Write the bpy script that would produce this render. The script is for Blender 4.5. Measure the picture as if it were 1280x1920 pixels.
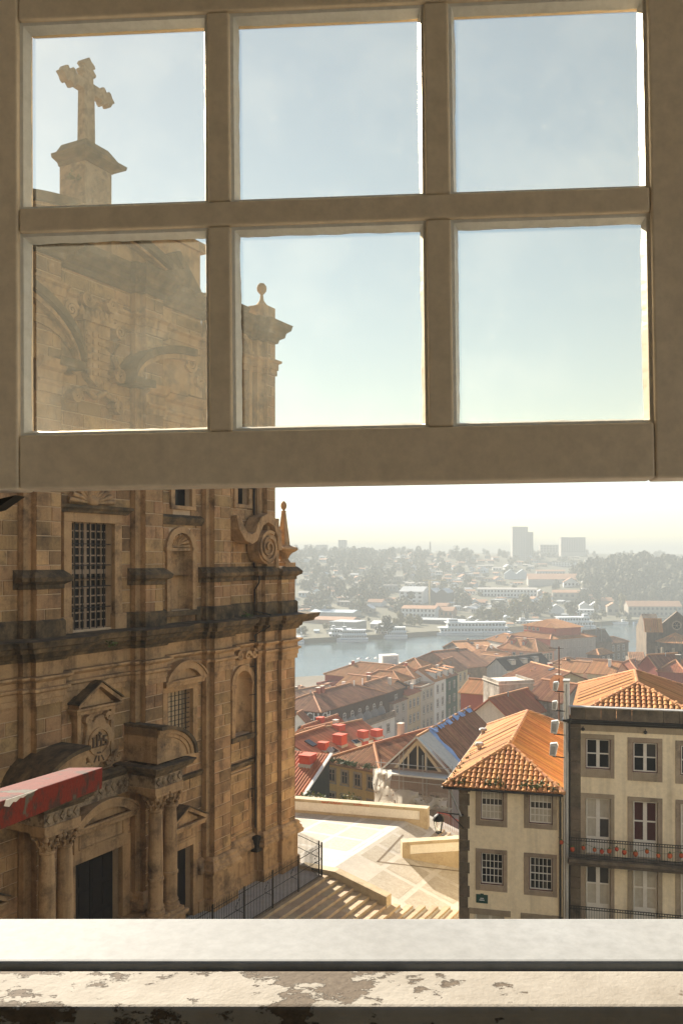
import bpy, math, random
from mathutils import Vector, Matrix
R = math.radians
random.seed(7)
sc = bpy.context.scene
for o in list(bpy.data.objects): bpy.data.objects.remove(o)
C = sc.collection
# ------------------------------------------------------------------ camera
F, CX, CY = 1600.0, 760.0, 1045.0            # focal length and principal point in photo pixels (1280 x 1920)
cam = bpy.data.cameras.new('camera'); camo = bpy.data.objects.new('camera', cam); C.objects.link(camo)
cam.sensor_fit = 'VERTICAL'; cam.sensor_height = 24.0; cam.sensor_width = 24.0
cam.lens = F / 1920 * 24.0
cam.shift_x = -(CX - 640) / 1920; cam.shift_y = (CY - 960) / 1920
cam.clip_start = 0.05; cam.clip_end = 20000
camo.location = (0, 0, 0); camo.rotation_euler = (R(90), 0, 0)
sc.camera = camo
# ------------------------------------------------------------------ sky, sun, exposure
SUN_AZ, SUN_EL = R(-33.4), R(29)
world = bpy.data.worlds.new('World'); sc.world = world; world.use_nodes = True
wn = world.node_tree; bg = wn.nodes['Background']
sky = wn.nodes.new('ShaderNodeTexSky'); sky.sky_type = 'NISHITA'; sky.sun_disc = False
sky.sun_elevation = SUN_EL; sky.sun_rotation = SUN_AZ
sky.air_density = 1.15; sky.dust_density = 0.12; sky.ozone_density = 1.0; sky.altitude = 60
wn.links.new(sky.outputs[0], bg.inputs[0]); bg.inputs[1].default_value = 0.05
sl = bpy.data.lights.new('sun', 'SUN'); sl.energy = 5.0; sl.angle = R(0.53); sl.color = (1.0, 0.90, 0.75)
so = bpy.data.objects.new('sun', sl); C.objects.link(so)
sdir = Vector((math.sin(SUN_AZ) * math.cos(SUN_EL), math.cos(SUN_AZ) * math.cos(SUN_EL), math.sin(SUN_EL)))
so.rotation_euler = (-sdir).to_track_quat('-Z', 'Y').to_euler(); so.location = sdir * 50
sc.view_settings.view_transform = 'Standard'; sc.view_settings.look = 'None'
sc.view_settings.gamma = 1.0; sc.view_settings.exposure = 1.95; sc.view_settings.use_curve_mapping = False
sc.render.engine = 'CYCLES'
sc.cycles.use_denoising = True
sc.cycles.max_bounces = 8; sc.cycles.diffuse_bounces = 4; sc.cycles.transparent_max_bounces = 24; sc.cycles.volume_bounces = 1

# ------------------------------------------------------------------ helpers: meshes
class MB:
    def __init__(s): s.v = []; s.f = []
    def add(s, vs, fs):
        n = len(s.v); s.v += [tuple(v) for v in vs]; s.f += [tuple(i + n for i in f) for f in fs]; return s
    def box(s, x0, x1, y0, y1, z0, z1):
        return s.add([(x0,y0,z0),(x1,y0,z0),(x1,y1,z0),(x0,y1,z0),(x0,y0,z1),(x1,y0,z1),(x1,y1,z1),(x0,y1,z1)],
                     [(3,2,1,0),(4,5,6,7),(0,1,5,4),(1,2,6,5),(2,3,7,6),(3,0,4,7)])
    def xz(s, poly, y0, y1):                       # polygon in the facade plane, extruded in depth
        n = len(poly)
        a = sum(poly[i][0]*poly[(i+1)%n][1] - poly[(i+1)%n][0]*poly[i][1] for i in range(n))
        if a < 0: poly = poly[::-1]
        vs = [(p[0], y0, p[1]) for p in poly] + [(p[0], y1, p[1]) for p in poly]
        return s.add(vs, [tuple(range(n)), tuple(range(2*n-1, n-1, -1))] + [(i, i+n, (i+1)%n+n, (i+1)%n) for i in range(n)])
    def yz(s, poly, x0, x1):
        n = len(poly)
        vs = [(x0, p[0], p[1]) for p in poly] + [(x1, p[0], p[1]) for p in poly]
        return s.add(vs, [tuple(range(n-1,-1,-1)), tuple(range(n, 2*n))] + [(i, (i+1)%n, (i+1)%n+n, i+n) for i in range(n)])
    def xy(s, poly, z0, z1):
        n = len(poly)
        vs = [(p[0], p[1], z0) for p in poly] + [(p[0], p[1], z1) for p in poly]
        return s.add(vs, [tuple(range(n-1,-1,-1)), tuple(range(n, 2*n))] + [(i, (i+1)%n, (i+1)%n+n, i+n) for i in range(n)])
    def poly(s, *ps): return s.add(ps, [tuple(range(len(ps)))])
    def slab(s, ps, t):                            # polygon thickened along its own normal, downwards
        ps = [Vector(p) for p in ps]; n = len(ps)
        nr = Vector((0,0,0))
        for i in range(n): nr += ps[i].cross(ps[(i+1)%n])
        nr.normalize()
        vs = ps + [p - nr*t for p in ps]
        return s.add(vs, [tuple(range(n)), tuple(range(2*n-1, n-1, -1))] + [(i, i+n, (i+1)%n+n, (i+1)%n) for i in range(n)])
    def sweep(s, path, prof, closed_prof=True):    # path: (x, y) left to right, outward = -y side; prof: (out, z)
        m = len(prof); n = len(path)
        P = [Vector((p[0], p[1])) for p in path]
        offs = []
        for i in range(n):
            ds = []
            if i > 0: ds.append((P[i]-P[i-1]).normalized())
            if i < n-1: ds.append((P[i+1]-P[i]).normalized())
            ns = [Vector((d.y, -d.x)) for d in ds]
            if len(ns) == 1: o = ns[0]
            else:
                b = ns[0] + ns[1]
                o = b / max(0.25, 1 + ns[0].dot(ns[1]))
            offs.append(o)
        vs = [];
        for i in range(n):
            for (q, z) in prof: vs.append((P[i].x + offs[i].x*q, P[i].y + offs[i].y*q, z))
        fs = []
        k = m if closed_prof else m-1
        for i in range(n-1):
            for j in range(k):
                a = i*m+j; b = i*m+(j+1)%m
                fs.append((a, a+m, b+m, b))
        if closed_prof: fs += [tuple(range(m)), tuple(range(n*m-1, n*m-m-1, -1))]
        return s.add(vs, fs)
    def lathe(s, cx, cy, prof, seg=20, a0=0, a1=2*math.pi):
        full = abs(a1-a0) > 6.28; m = len(prof); ns = seg if full else seg+1
        vs = []
        for i in range(ns):
            a = a0 + (a1-a0)*i/seg
            for (r, z) in prof: vs.append((cx + r*math.cos(a), cy + r*math.sin(a), z))
        fs = []
        for i in range(seg):
            i2 = (i+1) % ns if full else i+1
            for j in range(m-1): fs.append((i*m+j, i2*m+j, i2*m+j+1, i*m+j+1))
        return s.add(vs, fs)
    def tube(s, pts, r, seg=6):
        pts = [Vector(p) for p in pts]; n = len(pts); vs = []; fs = []
        rr = r if isinstance(r, (list, tuple)) else [r]*n
        for i, p in enumerate(pts):
            d = (pts[min(i+1, n-1)] - pts[max(i-1, 0)]).normalized()
            a = d.orthogonal() if abs(d.z) > .95 else d.cross(Vector((0,0,1)))
            a.normalize(); b = d.cross(a).normalized()
            for k in range(seg):
                t = 2*math.pi*k/seg
                vs.append(p + a*math.cos(t)*rr[i] + b*math.sin(t)*rr[i])
        for i in range(n-1):
            for k in range(seg):
                fs.append((i*seg+k, i*seg+(k+1)%seg, (i+1)*seg+(k+1)%seg, (i+1)*seg+k))
        fs += [tuple(range(seg-1,-1,-1)), tuple(range((n-1)*seg, n*seg))]
        return s.add(vs, fs)
    def arc(s, cx, cz, r0, r1, a0, a1, y0, y1, n=16):  # ring sector in the facade plane
        for i in range(n):
            t0 = a0+(a1-a0)*i/n; t1 = a0+(a1-a0)*(i+1)/n
            q = [(cx+r*math.cos(t), cz+r*math.sin(t)) for r, t in ((r0,t0),(r1,t0),(r1,t1),(r0,t1))]
            s.xz(q, y0, y1)
        return s
    def sphere(s, c, r, seg=14, rings=9, sz=1.0):
        prof = [(max(1e-4, r*math.sin(math.pi*i/rings)), c[2] - r*sz*math.cos(math.pi*i/rings)) for i in range(rings+1)]
        return s.lathe(c[0], c[1], prof, seg)
    def holes(s, x0, x1, z0, z1, hs, y=0.0, depth=0.25):  # wall face with openings and their reveals
        xs = sorted({x0, x1, *[min(max(h[0],x0),x1) for h in hs], *[min(max(h[1],x0),x1) for h in hs]})
        zs = sorted({z0, z1, *[min(max(h[2],z0),z1) for h in hs], *[min(max(h[3],z0),z1) for h in hs]})
        for j in range(len(zs)-1):
            run = None
            for i in range(len(xs)-1):
                mx, mz = (xs[i]+xs[i+1])/2, (zs[j]+zs[j+1])/2
                inside = any(h[0] < mx < h[1] and h[2] < mz < h[3] for h in hs)
                if not inside:
                    if run is None: run = xs[i]
                    end = xs[i+1]
                if (inside or i == len(xs)-2) and run is not None:
                    s.poly((run,y,zs[j]),(end,y,zs[j]),(end,y,zs[j+1]),(run,y,zs[j+1])); run = None
        for (a,b,c,d) in hs:
            a,b,c,d = max(a,x0),min(b,x1),max(c,z0),min(d,z1); e = y+depth
            s.poly((a,y,c),(a,y,d),(a,e,d),(a,e,c)); s.poly((b,y,d),(b,y,c),(b,e,c),(b,e,d))
            s.poly((a,y,d),(b,y,d),(b,e,d),(a,e,d)); s.poly((a,y,c),(a,e,c),(b,e,c),(b,y,c))
            s.poly((a,e,c),(b,e,c),(b,e,d),(a,e,d))
        return s
    def roof(s, e0, e1, r0, r1, col=0.26, amp=0.06, base=True, seg=2):  # ribbed tile slope
        e0,e1,r0,r1 = map(Vector,(e0,e1,r0,r1)); W = (e1-e0).length; u = (e1-e0)/W
        if (r0-e0).dot(u) > (r1-e0).dot(u): r0, r1 = r1, r0
        q = r0-e0; v = q-u*q.dot(u); H = v.length; v /= H; nr = u.cross(v)
        a, b = (r0-e0).dot(u), (r1-e0).dot(u)
        if base:
            if (r1-r0).length < .02: s.poly(e0-nr*.02, e1-nr*.02, r0-nr*.02)
            else: s.poly(e0-nr*.02, e1-nr*.02, r1-nr*.02, r0-nr*.02)
        def top(x):
            if x < a: return H*max(0,x)/max(a,1e-6)
            if x > b: return H*max(0,W-x)/max(W-b,1e-6)
            return H
        n = max(2, int(W/col)); c = W/n
        for i in range(n):
            x0 = i*c; vs = []
            pr = [(0,0),(.22,amp),(.5,amp),(.62,0)] if seg == 2 else [(0,0),(.1,.7*amp),(.32,amp),(.54,.7*amp),(.64,0)]
            for (t,h) in pr:
                x = x0+t*c; T = top(x)
                vs.append(e0+u*x+nr*h - v*.03); vs.append(e0+u*x+v*T+nr*h)
            fs = [(2*k, 2*k+2, 2*k+3, 2*k+1) for k in range(len(pr)-1)]
            fs.append(tuple(2*k for k in range(len(pr)-1,-1,-1)))
            s.add(vs, fs)
        return s
    def mesh(s, name, m, smooth=None):
        me = bpy.data.meshes.new(name); me.from_pydata([tuple(v) for v in s.v], [], s.f)
        if m is not None: me.materials.append(m)
        if smooth:
            me.shade_smooth(); me.set_sharp_from_angle(angle=R(smooth))
        me.update(); return me
    def build(s, name, m, parent=None, smooth=None, **kw):
        return link(name, s.mesh(name, m, smooth), parent, **kw)

def link(name, me, parent=None, loc=None, rot=None, scale=None, label=None, cat=None, group=None, kind=None, matrix=None):
    o = bpy.data.objects.new(name, me); C.objects.link(o)
    if parent is not None: o.parent = parent
    if matrix is not None: o.matrix_basis = matrix
    if loc is not None: o.location = loc
    if rot is not None: o.rotation_euler = rot
    if scale is not None: o.scale = scale
    return tag(o, label, cat, group, kind)
def tag(o, label=None, cat=None, group=None, kind=None):
    if label: o['label'] = label
    if cat: o['category'] = cat
    if group: o['group'] = group
    if kind: o['kind'] = kind
    return o
def empty(name, loc, rz, label, cat, group=None):
    return link(name, None, loc=loc, rot=(0,0,rz), label=label, cat=cat, group=group)
def bevel(o, w=.003, seg=2):
    m = o.modifiers.new('bevel','BEVEL'); m.width = w; m.segments = seg; m.limit_method = 'ANGLE'; m.angle_limit = R(40); return o
def unproj(px, py, Y): return Vector(((px-CX)/F*Y, Y, (CY-py)/F*Y))
def proj(p): return (CX + F*p[0]/p[1], CY - F*p[2]/p[1])

class Frame:
    """a vertical plane in the world: x along it to the viewer's right, y into it, z up"""
    def __init__(s, o, th): s.o = Vector(o); s.th = th; s.c, s.s = math.cos(th), math.sin(th)
    def at(s, px, py, w=0.0):                     # where the sight line through a photo pixel meets the plane w in front of it
        rx, rz = (px-CX)/F, (CY-py)/F
        t = (-s.s*s.o.x + s.c*s.o.y - w)/(-s.s*rx + s.c)
        X, Y, Z = rx*t-s.o.x, t-s.o.y, rz*t-s.o.z
        return (X*s.c+Y*s.s, Z)
    def x(s, px, w=0.0): return s.at(px, CY, w)[0]
    def world(s, x, y, z): return Vector((s.o.x + x*s.c - y*s.s, s.o.y + x*s.s + y*s.c, s.o.z + z))

# ------------------------------------------------------------------ helpers: materials
def nodes(name):
    m = bpy.data.materials.new(name); m.use_nodes = True; nt = m.node_tree
    return m, nt, nt.nodes['Principled BSDF']
def N(nt, t, **kw):
    n = nt.nodes.new(t)
    for k, v in kw.items():
        if k in n.inputs: n.inputs[k].default_value = v
        else: setattr(n, k, v)
    return n
def rgba(c): return (c[0], c[1], c[2], 1)
def noise(nt, vec, scale, detail=4, rough=.6):
    n = N(nt, 'ShaderNodeTexNoise', Scale=scale, Detail=detail, Roughness=rough); nt.links.new(vec, n.inputs['Vector']); return n.outputs['Fac']
def ramp(nt, fac, a, b):
    n = N(nt, 'ShaderNodeMapRange'); n.inputs[1].default_value = a; n.inputs[2].default_value = b; n.clamp = True
    nt.links.new(fac, n.inputs[0]); return n.outputs[0]
def mix(nt, fac, a, b, mode='MIX'):
    n = nt.nodes.new('ShaderNodeMix'); n.data_type = 'RGBA'; n.blend_type = mode
    for k, v in ((0, fac), (6, a), (7, b)):
        if hasattr(v, 'node'): nt.links.new(v, n.inputs[k])
        elif k == 0: n.inputs[0].default_value = v
        else: n.inputs[k].default_value = rgba(v)
    return n.outputs[2]
def mul(nt, a, b):
    n = nt.nodes.new('ShaderNodeMath'); n.operation = 'MULTIPLY'
    for i, v in enumerate((a, b)):
        if hasattr(v, 'node'): nt.links.new(v, n.inputs[i])
        else: n.inputs[i].default_value = v
    return n.outputs[0]
def addm(nt, a, b, op='ADD'):
    n = nt.nodes.new('ShaderNodeMath'); n.operation = op
    for i, v in enumerate((a, b)):
        if hasattr(v, 'node'): nt.links.new(v, n.inputs[i])
        else: n.inputs[i].default_value = v
    return n.outputs[0]
def bump(nt, bsdf, h, strength, dist):
    b = N(nt, 'ShaderNodeBump', Strength=strength, Distance=dist); nt.links.new(h, b.inputs['Height']); nt.links.new(b.outputs[0], bsdf.inputs['Normal'])
def pm(name, c1, c2=None, scale=1.0, rough=.8, bmp=.3, bdist=.02, fine=None, stain=None, stain_scale=.5, stain_at=(.5,.7), rnd=0.0, streak=0.0, metal=0.0, spec=.3, local=False):
    """two-tone surface with grain, per-piece variation, stains and rain streaks"""
    m, nt, b = nodes(name)
    if local: pos = N(nt, 'ShaderNodeTexCoord').outputs['Object']
    else: pos = N(nt, 'ShaderNodeNewGeometry').outputs['Position']
    c2 = c2 or tuple(x*.8 for x in c1)
    n1 = noise(nt, pos, scale, 5, .65)
    col = mix(nt, ramp(nt, n1, .3, .7), c1, c2)
    f = noise(nt, pos, fine or scale*9, 3, .7)
    col = mix(nt, mul(nt, ramp(nt, f, .35, .75), .35), col, tuple(x*.55 for x in c2))
    if rnd:
        g = N(nt, 'ShaderNodeNewGeometry'); oi = N(nt, 'ShaderNodeObjectInfo')
        r = N(nt, 'ShaderNodeMath', operation='FRACT')
        a2 = addm(nt, g.outputs['Random Per Island'], oi.outputs['Random']); nt.links.new(a2, r.inputs[0])
        v = N(nt, 'ShaderNodeMapRange'); nt.links.new(r.outputs[0], v.inputs[0]); v.inputs[3].default_value = 1-rnd; v.inputs[4].default_value = 1+rnd*.6
        hs = N(nt, 'ShaderNodeHueSaturation'); nt.links.new(col, hs.inputs['Color']); nt.links.new(v.outputs[0], hs.inputs['Value'])
        hv = N(nt, 'ShaderNodeMapRange'); wn_ = N(nt, 'ShaderNodeTexWhiteNoise', noise_dimensions='1D'); nt.links.new(r.outputs[0], wn_.inputs['W'])
        nt.links.new(wn_.outputs['Value'], hv.inputs[0]); hv.inputs[3].default_value = .492; hv.inputs[4].default_value = .508; nt.links.new(hv.outputs[0], hs.inputs['Hue'])
        col = hs.outputs['Color']
    if stain:
        s1 = noise(nt, pos, stain_scale, 6, .7)
        col = mix(nt, ramp(nt, s1, *stain_at), col, stain)
    if streak:
        mp = N(nt, 'ShaderNodeMapping'); nt.links.new(pos, mp.inputs[0]); mp.inputs['Scale'].default_value = (2.2, 2.2, .12)
        s2 = noise(nt, mp.outputs[0], 1.0, 4, .6)
        col = mix(nt, mul(nt, ramp(nt, s2, .5, .8), streak), col, tuple(x*.25 for x in c2))
    nt.links.new(col, b.inputs['Base Color'])
    b.inputs['Roughness'].default_value = rough; b.inputs['Metallic'].default_value = metal
    b.inputs['Specular IOR Level'].default_value = spec
    if bmp: bump(nt, b, addm(nt, f, mul(nt, n1, .6)), bmp, bdist)
    return m
def glass_dark(name, c=(.012,.012,.012), spec=.12):
    m, nt, b = nodes(name); b.inputs['Base Color'].default_value = rgba(c); b.inputs['Roughness'].default_value = .08; b.inputs['Specular IOR Level'].default_value = spec
    pos = N(nt, 'ShaderNodeNewGeometry').outputs['Position']; bump(nt, b, noise(nt, pos, 2.0, 2), .15, .02)
    return m

M = {}
M['stone']   = pm('church_stone', (.48,.30,.14), (.32,.185,.085), .9, .9, .7, .04, fine=11, stain=(.045,.03,.02), stain_scale=.7, stain_at=(.48,.74), rnd=.34, streak=.7)
M['stone_s'] = pm('church_dressed_stone', (.49,.315,.155), (.34,.205,.10), 1.2, .9, .6, .03, fine=13, stain=(.04,.028,.02), stain_scale=.9, stain_at=(.48,.74), streak=.8)
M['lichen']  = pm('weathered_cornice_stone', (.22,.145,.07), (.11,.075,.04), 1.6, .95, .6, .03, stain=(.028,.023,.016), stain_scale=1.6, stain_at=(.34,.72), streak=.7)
M['mortar']  = pm('pale_mortar', (.56,.41,.26), (.44,.31,.19), 2, .95, .3, .02)
M['granite'] = pm('grey_granite', (.40,.315,.22), (.30,.23,.155), 3.0, .9, .35, .01, stain=(.09,.065,.045), stain_scale=.9, stain_at=(.55,.8), rnd=.18, streak=.3)
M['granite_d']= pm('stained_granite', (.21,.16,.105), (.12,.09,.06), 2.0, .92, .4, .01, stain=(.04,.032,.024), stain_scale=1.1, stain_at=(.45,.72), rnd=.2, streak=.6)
M['cream']   = pm('cream_render', (.86,.725,.50), (.81,.67,.45), .6, .9, .2, .006, stain=(.52,.40,.25), stain_scale=.6, stain_at=(.55,.85), streak=.40)
M['white_p'] = pm('white_paint', (.72,.68,.60), (.62,.57,.49), 3, .55, .1, .003)
M['glass']   = glass_dark('dark_window_glass')
M['glass_k'] = glass_dark('black_church_glass', (.012,.010,.009), .08)
M['glass_m'] = glass_dark('mid_window_glass', (.05,.045,.04), .2)
M['curtain'] = pm('net_curtain', (.52,.47,.38), (.40,.35,.27), 4, .8, .3, .01, streak=.4)
M['iron']    = pm('black_iron', (.012,.011,.010), (.02,.016,.012), 6, .6, .2, .003)
M['dark_in'] = pm('dark_interior', (.012,.009,.007), (.02,.014,.01), 2, .9, .2, .01)
M['tile']    = pm('orange_roof_tile', (.54,.255,.095), (.44,.185,.06), .9, .85, .35, .012, stain=(.22,.09,.035), stain_scale=.7, stain_at=(.58,.8), rnd=.30)
M['tile2']   = pm('weathered_roof_tile', (.50,.265,.14), (.38,.185,.09), .8, .9, .35, .012, stain=(.15,.09,.055), stain_scale=.5, stain_at=(.5,.72), rnd=.30)
M['tile_red']= pm('red_roof_tile', (.50,.175,.075), (.40,.125,.055), .5, .85, .3, .012, rnd=.22)
M['tile_br'] = pm('brown_roof_tile', (.42,.195,.10), (.28,.125,.065), .6, .9, .35, .012, stain=(.12,.06,.035), stain_scale=.4, stain_at=(.5,.75), rnd=.3)
M['tile_dk'] = pm('dark_slate_tile', (.085,.075,.065), (.05,.045,.04), .6, .85, .3, .012, rnd=.3)
M['leaf']    = pm('weed_leaf', (.10,.13,.035), (.06,.085,.022), 2.0, .7, .1, .01, rnd=.35)
M['leaf_far']= pm('far_leaf', (.13,.12,.065), (.09,.088,.045), .08, .8, 0, .01, rnd=.35)
M['leaf_y']  = pm('yellowing_leaf', (.21,.17,.055), (.13,.12,.04), .1, .8, 0, .01, rnd=.35)
M['bark']    = pm('bark', (.10,.075,.05), None, 2, .9, .3, .02)
def thin_glass(name, dirt, dirt_col, scale=3.0, lo=.45, hi=.85, tint=(.96,.97,.96)):
    """clear pane: light passes straight through, a little mirror, smears of dust that scatter light"""
    m, nt, b = nodes(name); out = nt.nodes['Material Output']; nt.nodes.remove(b)
    tr = N(nt,'ShaderNodeBsdfTransparent'); tr.inputs[0].default_value = rgba(tint)
    gl = N(nt,'ShaderNodeBsdfGlossy'); gl.inputs['Roughness'].default_value = .03
    fr = N(nt,'ShaderNodeFresnel'); fr.inputs[0].default_value = 1.3
    m1 = N(nt,'ShaderNodeMixShader'); nt.links.new(fr.outputs[0], m1.inputs[0]); nt.links.new(tr.outputs[0], m1.inputs[1]); nt.links.new(gl.outputs[0], m1.inputs[2])
    df = N(nt,'ShaderNodeBsdfTranslucent'); df.inputs[0].default_value = rgba(dirt_col)
    pos = N(nt,'ShaderNodeTexCoord').outputs['Object']
    n1 = noise(nt,pos,scale,6,.7); n2 = noise(nt,pos,scale*14,3,.7)
    f = mul(nt, addm(nt, mul(nt, ramp(nt,n1,lo,hi), .55), mul(nt, ramp(nt,n2,.62,.8), .6)), dirt)
    f = addm(nt, f, dirt*.5)
    m2 = N(nt,'ShaderNodeMixShader'); nt.links.new(f, m2.inputs[0]); nt.links.new(m1.outputs[0], m2.inputs[1]); nt.links.new(df.outputs[0], m2.inputs[2])
    nt.links.new(m2.outputs[0], out.inputs['Surface']); return m
M['clear'] = thin_glass('lantern_glass', .1, (.8,.75,.6))
# ================================================================== SETTING
WATER = -52.0
CH = Frame((-6.654, 51.43, -18.0), math.atan2(.9, .4357))      # church facade: x runs right along it, w in front of it
def ch_local(X, Y):
    dx, dy = X-CH.o.x, Y-CH.o.y
    return dx*CH.c+dy*CH.s, -(-dx*CH.s+dy*CH.c)                # x, w
def plaza_z(x, w):
    return -0.315*max(0.0, w-3.1)
M['paving']  = pm('pale_paving_stone', (.52,.485,.42), (.44,.405,.345), 1.2, .85, .25, .01, stain=(.30,.25,.19), stain_scale=.5, stain_at=(.55,.85))
M['cobble']  = pm('sandy_cobbles', (.46,.42,.345), (.35,.31,.245), 5.0, .9, .6, .02, fine=13, stain=(.29,.25,.19), stain_scale=.9, stain_at=(.5,.8))
M['step']    = pm('step_stone', (.42,.33,.22), (.33,.25,.16), 1.5, .9, .35, .01, stain=(.20,.14,.085), stain_scale=1.0, stain_at=(.5,.75), rnd=.15)
M['joint']   = pm('paving_joint_earth', (.35,.28,.19), None, 3, .95, .3, .01)
M['ground']  = pm('hillside_ground', (.16,.13,.09), (.10,.085,.055), .1, .95, .3, .05)
M['far_ground'] = pm('far_hillside', (.14,.125,.075), (.08,.078,.042), .02, .95, 0, .05)
M['quay']    = pm('quay_stone', (.20,.17,.13), (.13,.11,.085), .3, .95, .3, .05)
def river_mat():
    m, nt, b = nodes('river_water'); b.inputs['Base Color'].default_value = (.055,.085,.085,1); b.inputs['Roughness'].default_value = .13; b.inputs['IOR'].default_value = 1.33
    pos = N(nt, 'ShaderNodeNewGeometry').outputs['Position']
    mp = N(nt, 'ShaderNodeMapping'); nt.links.new(pos, mp.inputs[0]); mp.inputs['Rotation'].default_value = (0,0,R(-35)); mp.inputs['Scale'].default_value = (.35,1.0,1.0)
    n1 = noise(nt, mp.outputs[0], .25, 5, .65); n2 = noise(nt, mp.outputs[0], .02, 3, .6)
    bump(nt, b, mul(nt, n1, ramp(nt, n2, .3, .7)), .35, 1.2); return m
mb = MB(); mb.poly((-3000,200,WATER),(4000,200,WATER),(4000,6000,WATER),(-3000,6000,WATER)); mb.build('river', river_mat(), kind='structure')
# ground under everything on this bank, falling from the square to the quay
NB0, NBD = Vector((-64,345)), Vector((.906,.423))              # near quay line: point and direction
def near_z(X, Y):
    d = (Vector((X,Y))-NB0).dot(Vector((-NBD.y, NBD.x)))        # >0 beyond the quay
    if Y < 64: return -21.5 if Y > 30 else -22.5
    t = max(0.0, min(1.0, (-d)/220.0))
    return -49.6 + 13.0*t**1.5
mb = MB(); xs = [-400+20*i for i in range(61)]; ys = [-80,0,30,63.9,64.1,80,100,125,150,175,200,225,250,275,300,330,360]
idx = {}
for j, y in enumerate(ys):
    for i, x in enumerate(xs):
        yy = y
        if j >= 4:                                            # the last rows end at the quay line
            end = (NB0 + NBD*((x-NB0.x)/NBD.x)).y
            yy = 64.1 + (max(end,80)-64.1)*(j-4)/(len(ys)-5)
        idx[i,j] = len(mb.v); mb.v.append((x, yy, near_z(x, yy)))
for j in range(len(ys)-1):
    for i in range(len(xs)-1): mb.f.append((idx[i,j], idx[i+1,j], idx[i+1,j+1], idx[i,j+1]))
for i in range(len(xs)-1):
    a, b = mb.v[idx[i,len(ys)-1]], mb.v[idx[i+1,len(ys)-1]]
    mb.poly(a, b, (b[0],b[1],WATER-2), (a[0],a[1],WATER-2))
mb.build('ground', M['ground'], kind='structure')
# far bank: heights rise from the quay to a ridge, with one wooded hump on the right
FB0, FBD = Vector((-64,513)), Vector((293,192)).normalized()
def far_t(X, Y): return (Vector((X,Y))-FB0).dot(Vector((-FBD.y, FBD.x)))
def far_z(X, Y):
    t = far_t(X, Y)
    if t < 0: return WATER-3
    if t < 45: return -49.2
    s = min(1.0, (t-45)/620.0); h = -49.2 + 53*(s*s*(3-2*s))**.85
    if t > 665: h += min(12, (t-665)*.012)
    h += 3.0*math.sin(X*.013+1)*math.sin(Y*.011)*min(1,(t-45)/100)
    g = math.exp(-(((X-262)/78)**2 + ((Y-905)/85)**2)*.8); h += 30*g
    return h
def far_hit(px, py):
    Y = 500.0
    while Y < 3000:
        p = unproj(px, py, Y)
        if p.z <= far_z(p.x, p.y): return p
        Y += 1.5 if Y < 1200 else 4
    return unproj(px, py, 1500)
mb = MB(); idx = {}
us = [-700+22*i for i in range(100)]; ts = [0,1,20,44,60,80,100,125,150,175,200,230,260,290,320,350,380,410,440,480,520,560,600,650,720,820,1000,1300,1800,2600]
for j, t in enumerate(ts):
    for i, u in enumerate(us):
        p = FB0 + FBD*u + Vector((-FBD.y, FBD.x))*t
        idx[i,j] = len(mb.v); mb.v.append((p.x, p.y, WATER-3 if j == 0 else far_z(p.x, p.y)))
for j in range(len(ts)-1):
    for i in range(len(us)-1): mb.f.append((idx[i,j], idx[i+1,j], idx[i+1,j+1], idx[i,j+1]))
mb.build('far_hillside', M['far_ground'], kind='structure')

# ------------------------------------------------------------------ the square in front of the church
sq = link('plaza', None, loc=CH.o, rot=(0,0,CH.th), kind='structure')
def pz(x, w, dz=0): return (x, -w, plaza_z(x, w)+dz)
X0, X1, W0, W1 = -34, 11.5, -6, 34
mb = MB()
xsq = [X0, -12, -1.7, -.4, 1.5, 4, 6.5, 9, X1]; wsq = [W0, -3, 0, 3.1, 6, 9, 12, 16, 22, W1]
for i in range(len(xsq)-1):
    for j in range(len(wsq)-1):
        if xsq[i+1] <= -1.69 and wsq[j] >= 3.0: continue       # the stair runs here
        mb.poly(pz(xsq[i],wsq[j+1]), pz(xsq[i+1],wsq[j+1]), pz(xsq[i+1],wsq[j]), pz(xsq[i],wsq[j]))
mb.build('paving_base', M['paving'], sq)
# cobbled panels let into the pale stone bands
G = 2.35; bw = .34
for i in range(-1, 5):
    for j in range(-2, 9):
        x0 = -.45+i*G+bw/2; x1 = x0+G-bw; w0 = .2+j*G+bw/2; w1 = w0+G-bw
        if x1 < -.4 or x0 > 11: continue
        x0 = max(x0, -.9 if w1 < 3.0 else -.35)
        if x0 > x1-.3: continue
        if -1.2 < w0 < 3.2 and x0 < 0: continue
        mb = MB(); k = 3
        for a in range(k):
            wa, wb = w0+(w1-w0)*a/k, w0+(w1-w0)*(a+1)/k
            mb.poly(pz(x0,wb,.006), pz(x1,wb,.006), pz(x1,wa,.006), pz(x0,wa,.006))
        mb.build('cobble_panel', M['cobble'], sq)
def strip(pts, hw, m, name, dz):
    mb = MB()
    for a, b in zip(pts[:-1], pts[1:]):
        d = (Vector(b)-Vector(a)).normalized(); n = Vector((-d.y, d.x))*hw
        q = [Vector(a)-d*hw+n, Vector(a)-d*hw-n, Vector(b)+d*hw-n, Vector(b)+d*hw+n]
        if (q[1]-q[0]).cross(q[2]-q[1]) < 0: q = q[::-1]
        mb.add([pz(p.x,p.y,dz) for p in q], [(3,2,1,0)])
    return mb.build(name, m, sq)
def sq_at(px, py):                                             # plaza point under a photo pixel
    Y = 20.0
    while Y < 90:
        p = unproj(px, py, Y); x, w = ch_local(p.x, p.y)
        if p.z-CH.o.z <= plaza_z(x, w): return (x, w)
        Y += .02
    return (x, w)
M['slot'] = pm('dark_drain_slot', (.20,.155,.105), None, 3, .9, .3, .01)
strip([sq_at(562,1540), sq_at(755,1566), sq_at(708,1616), sq_at(862,1634)], .06, M['slot'], 'drain_slot', .012)

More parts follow.
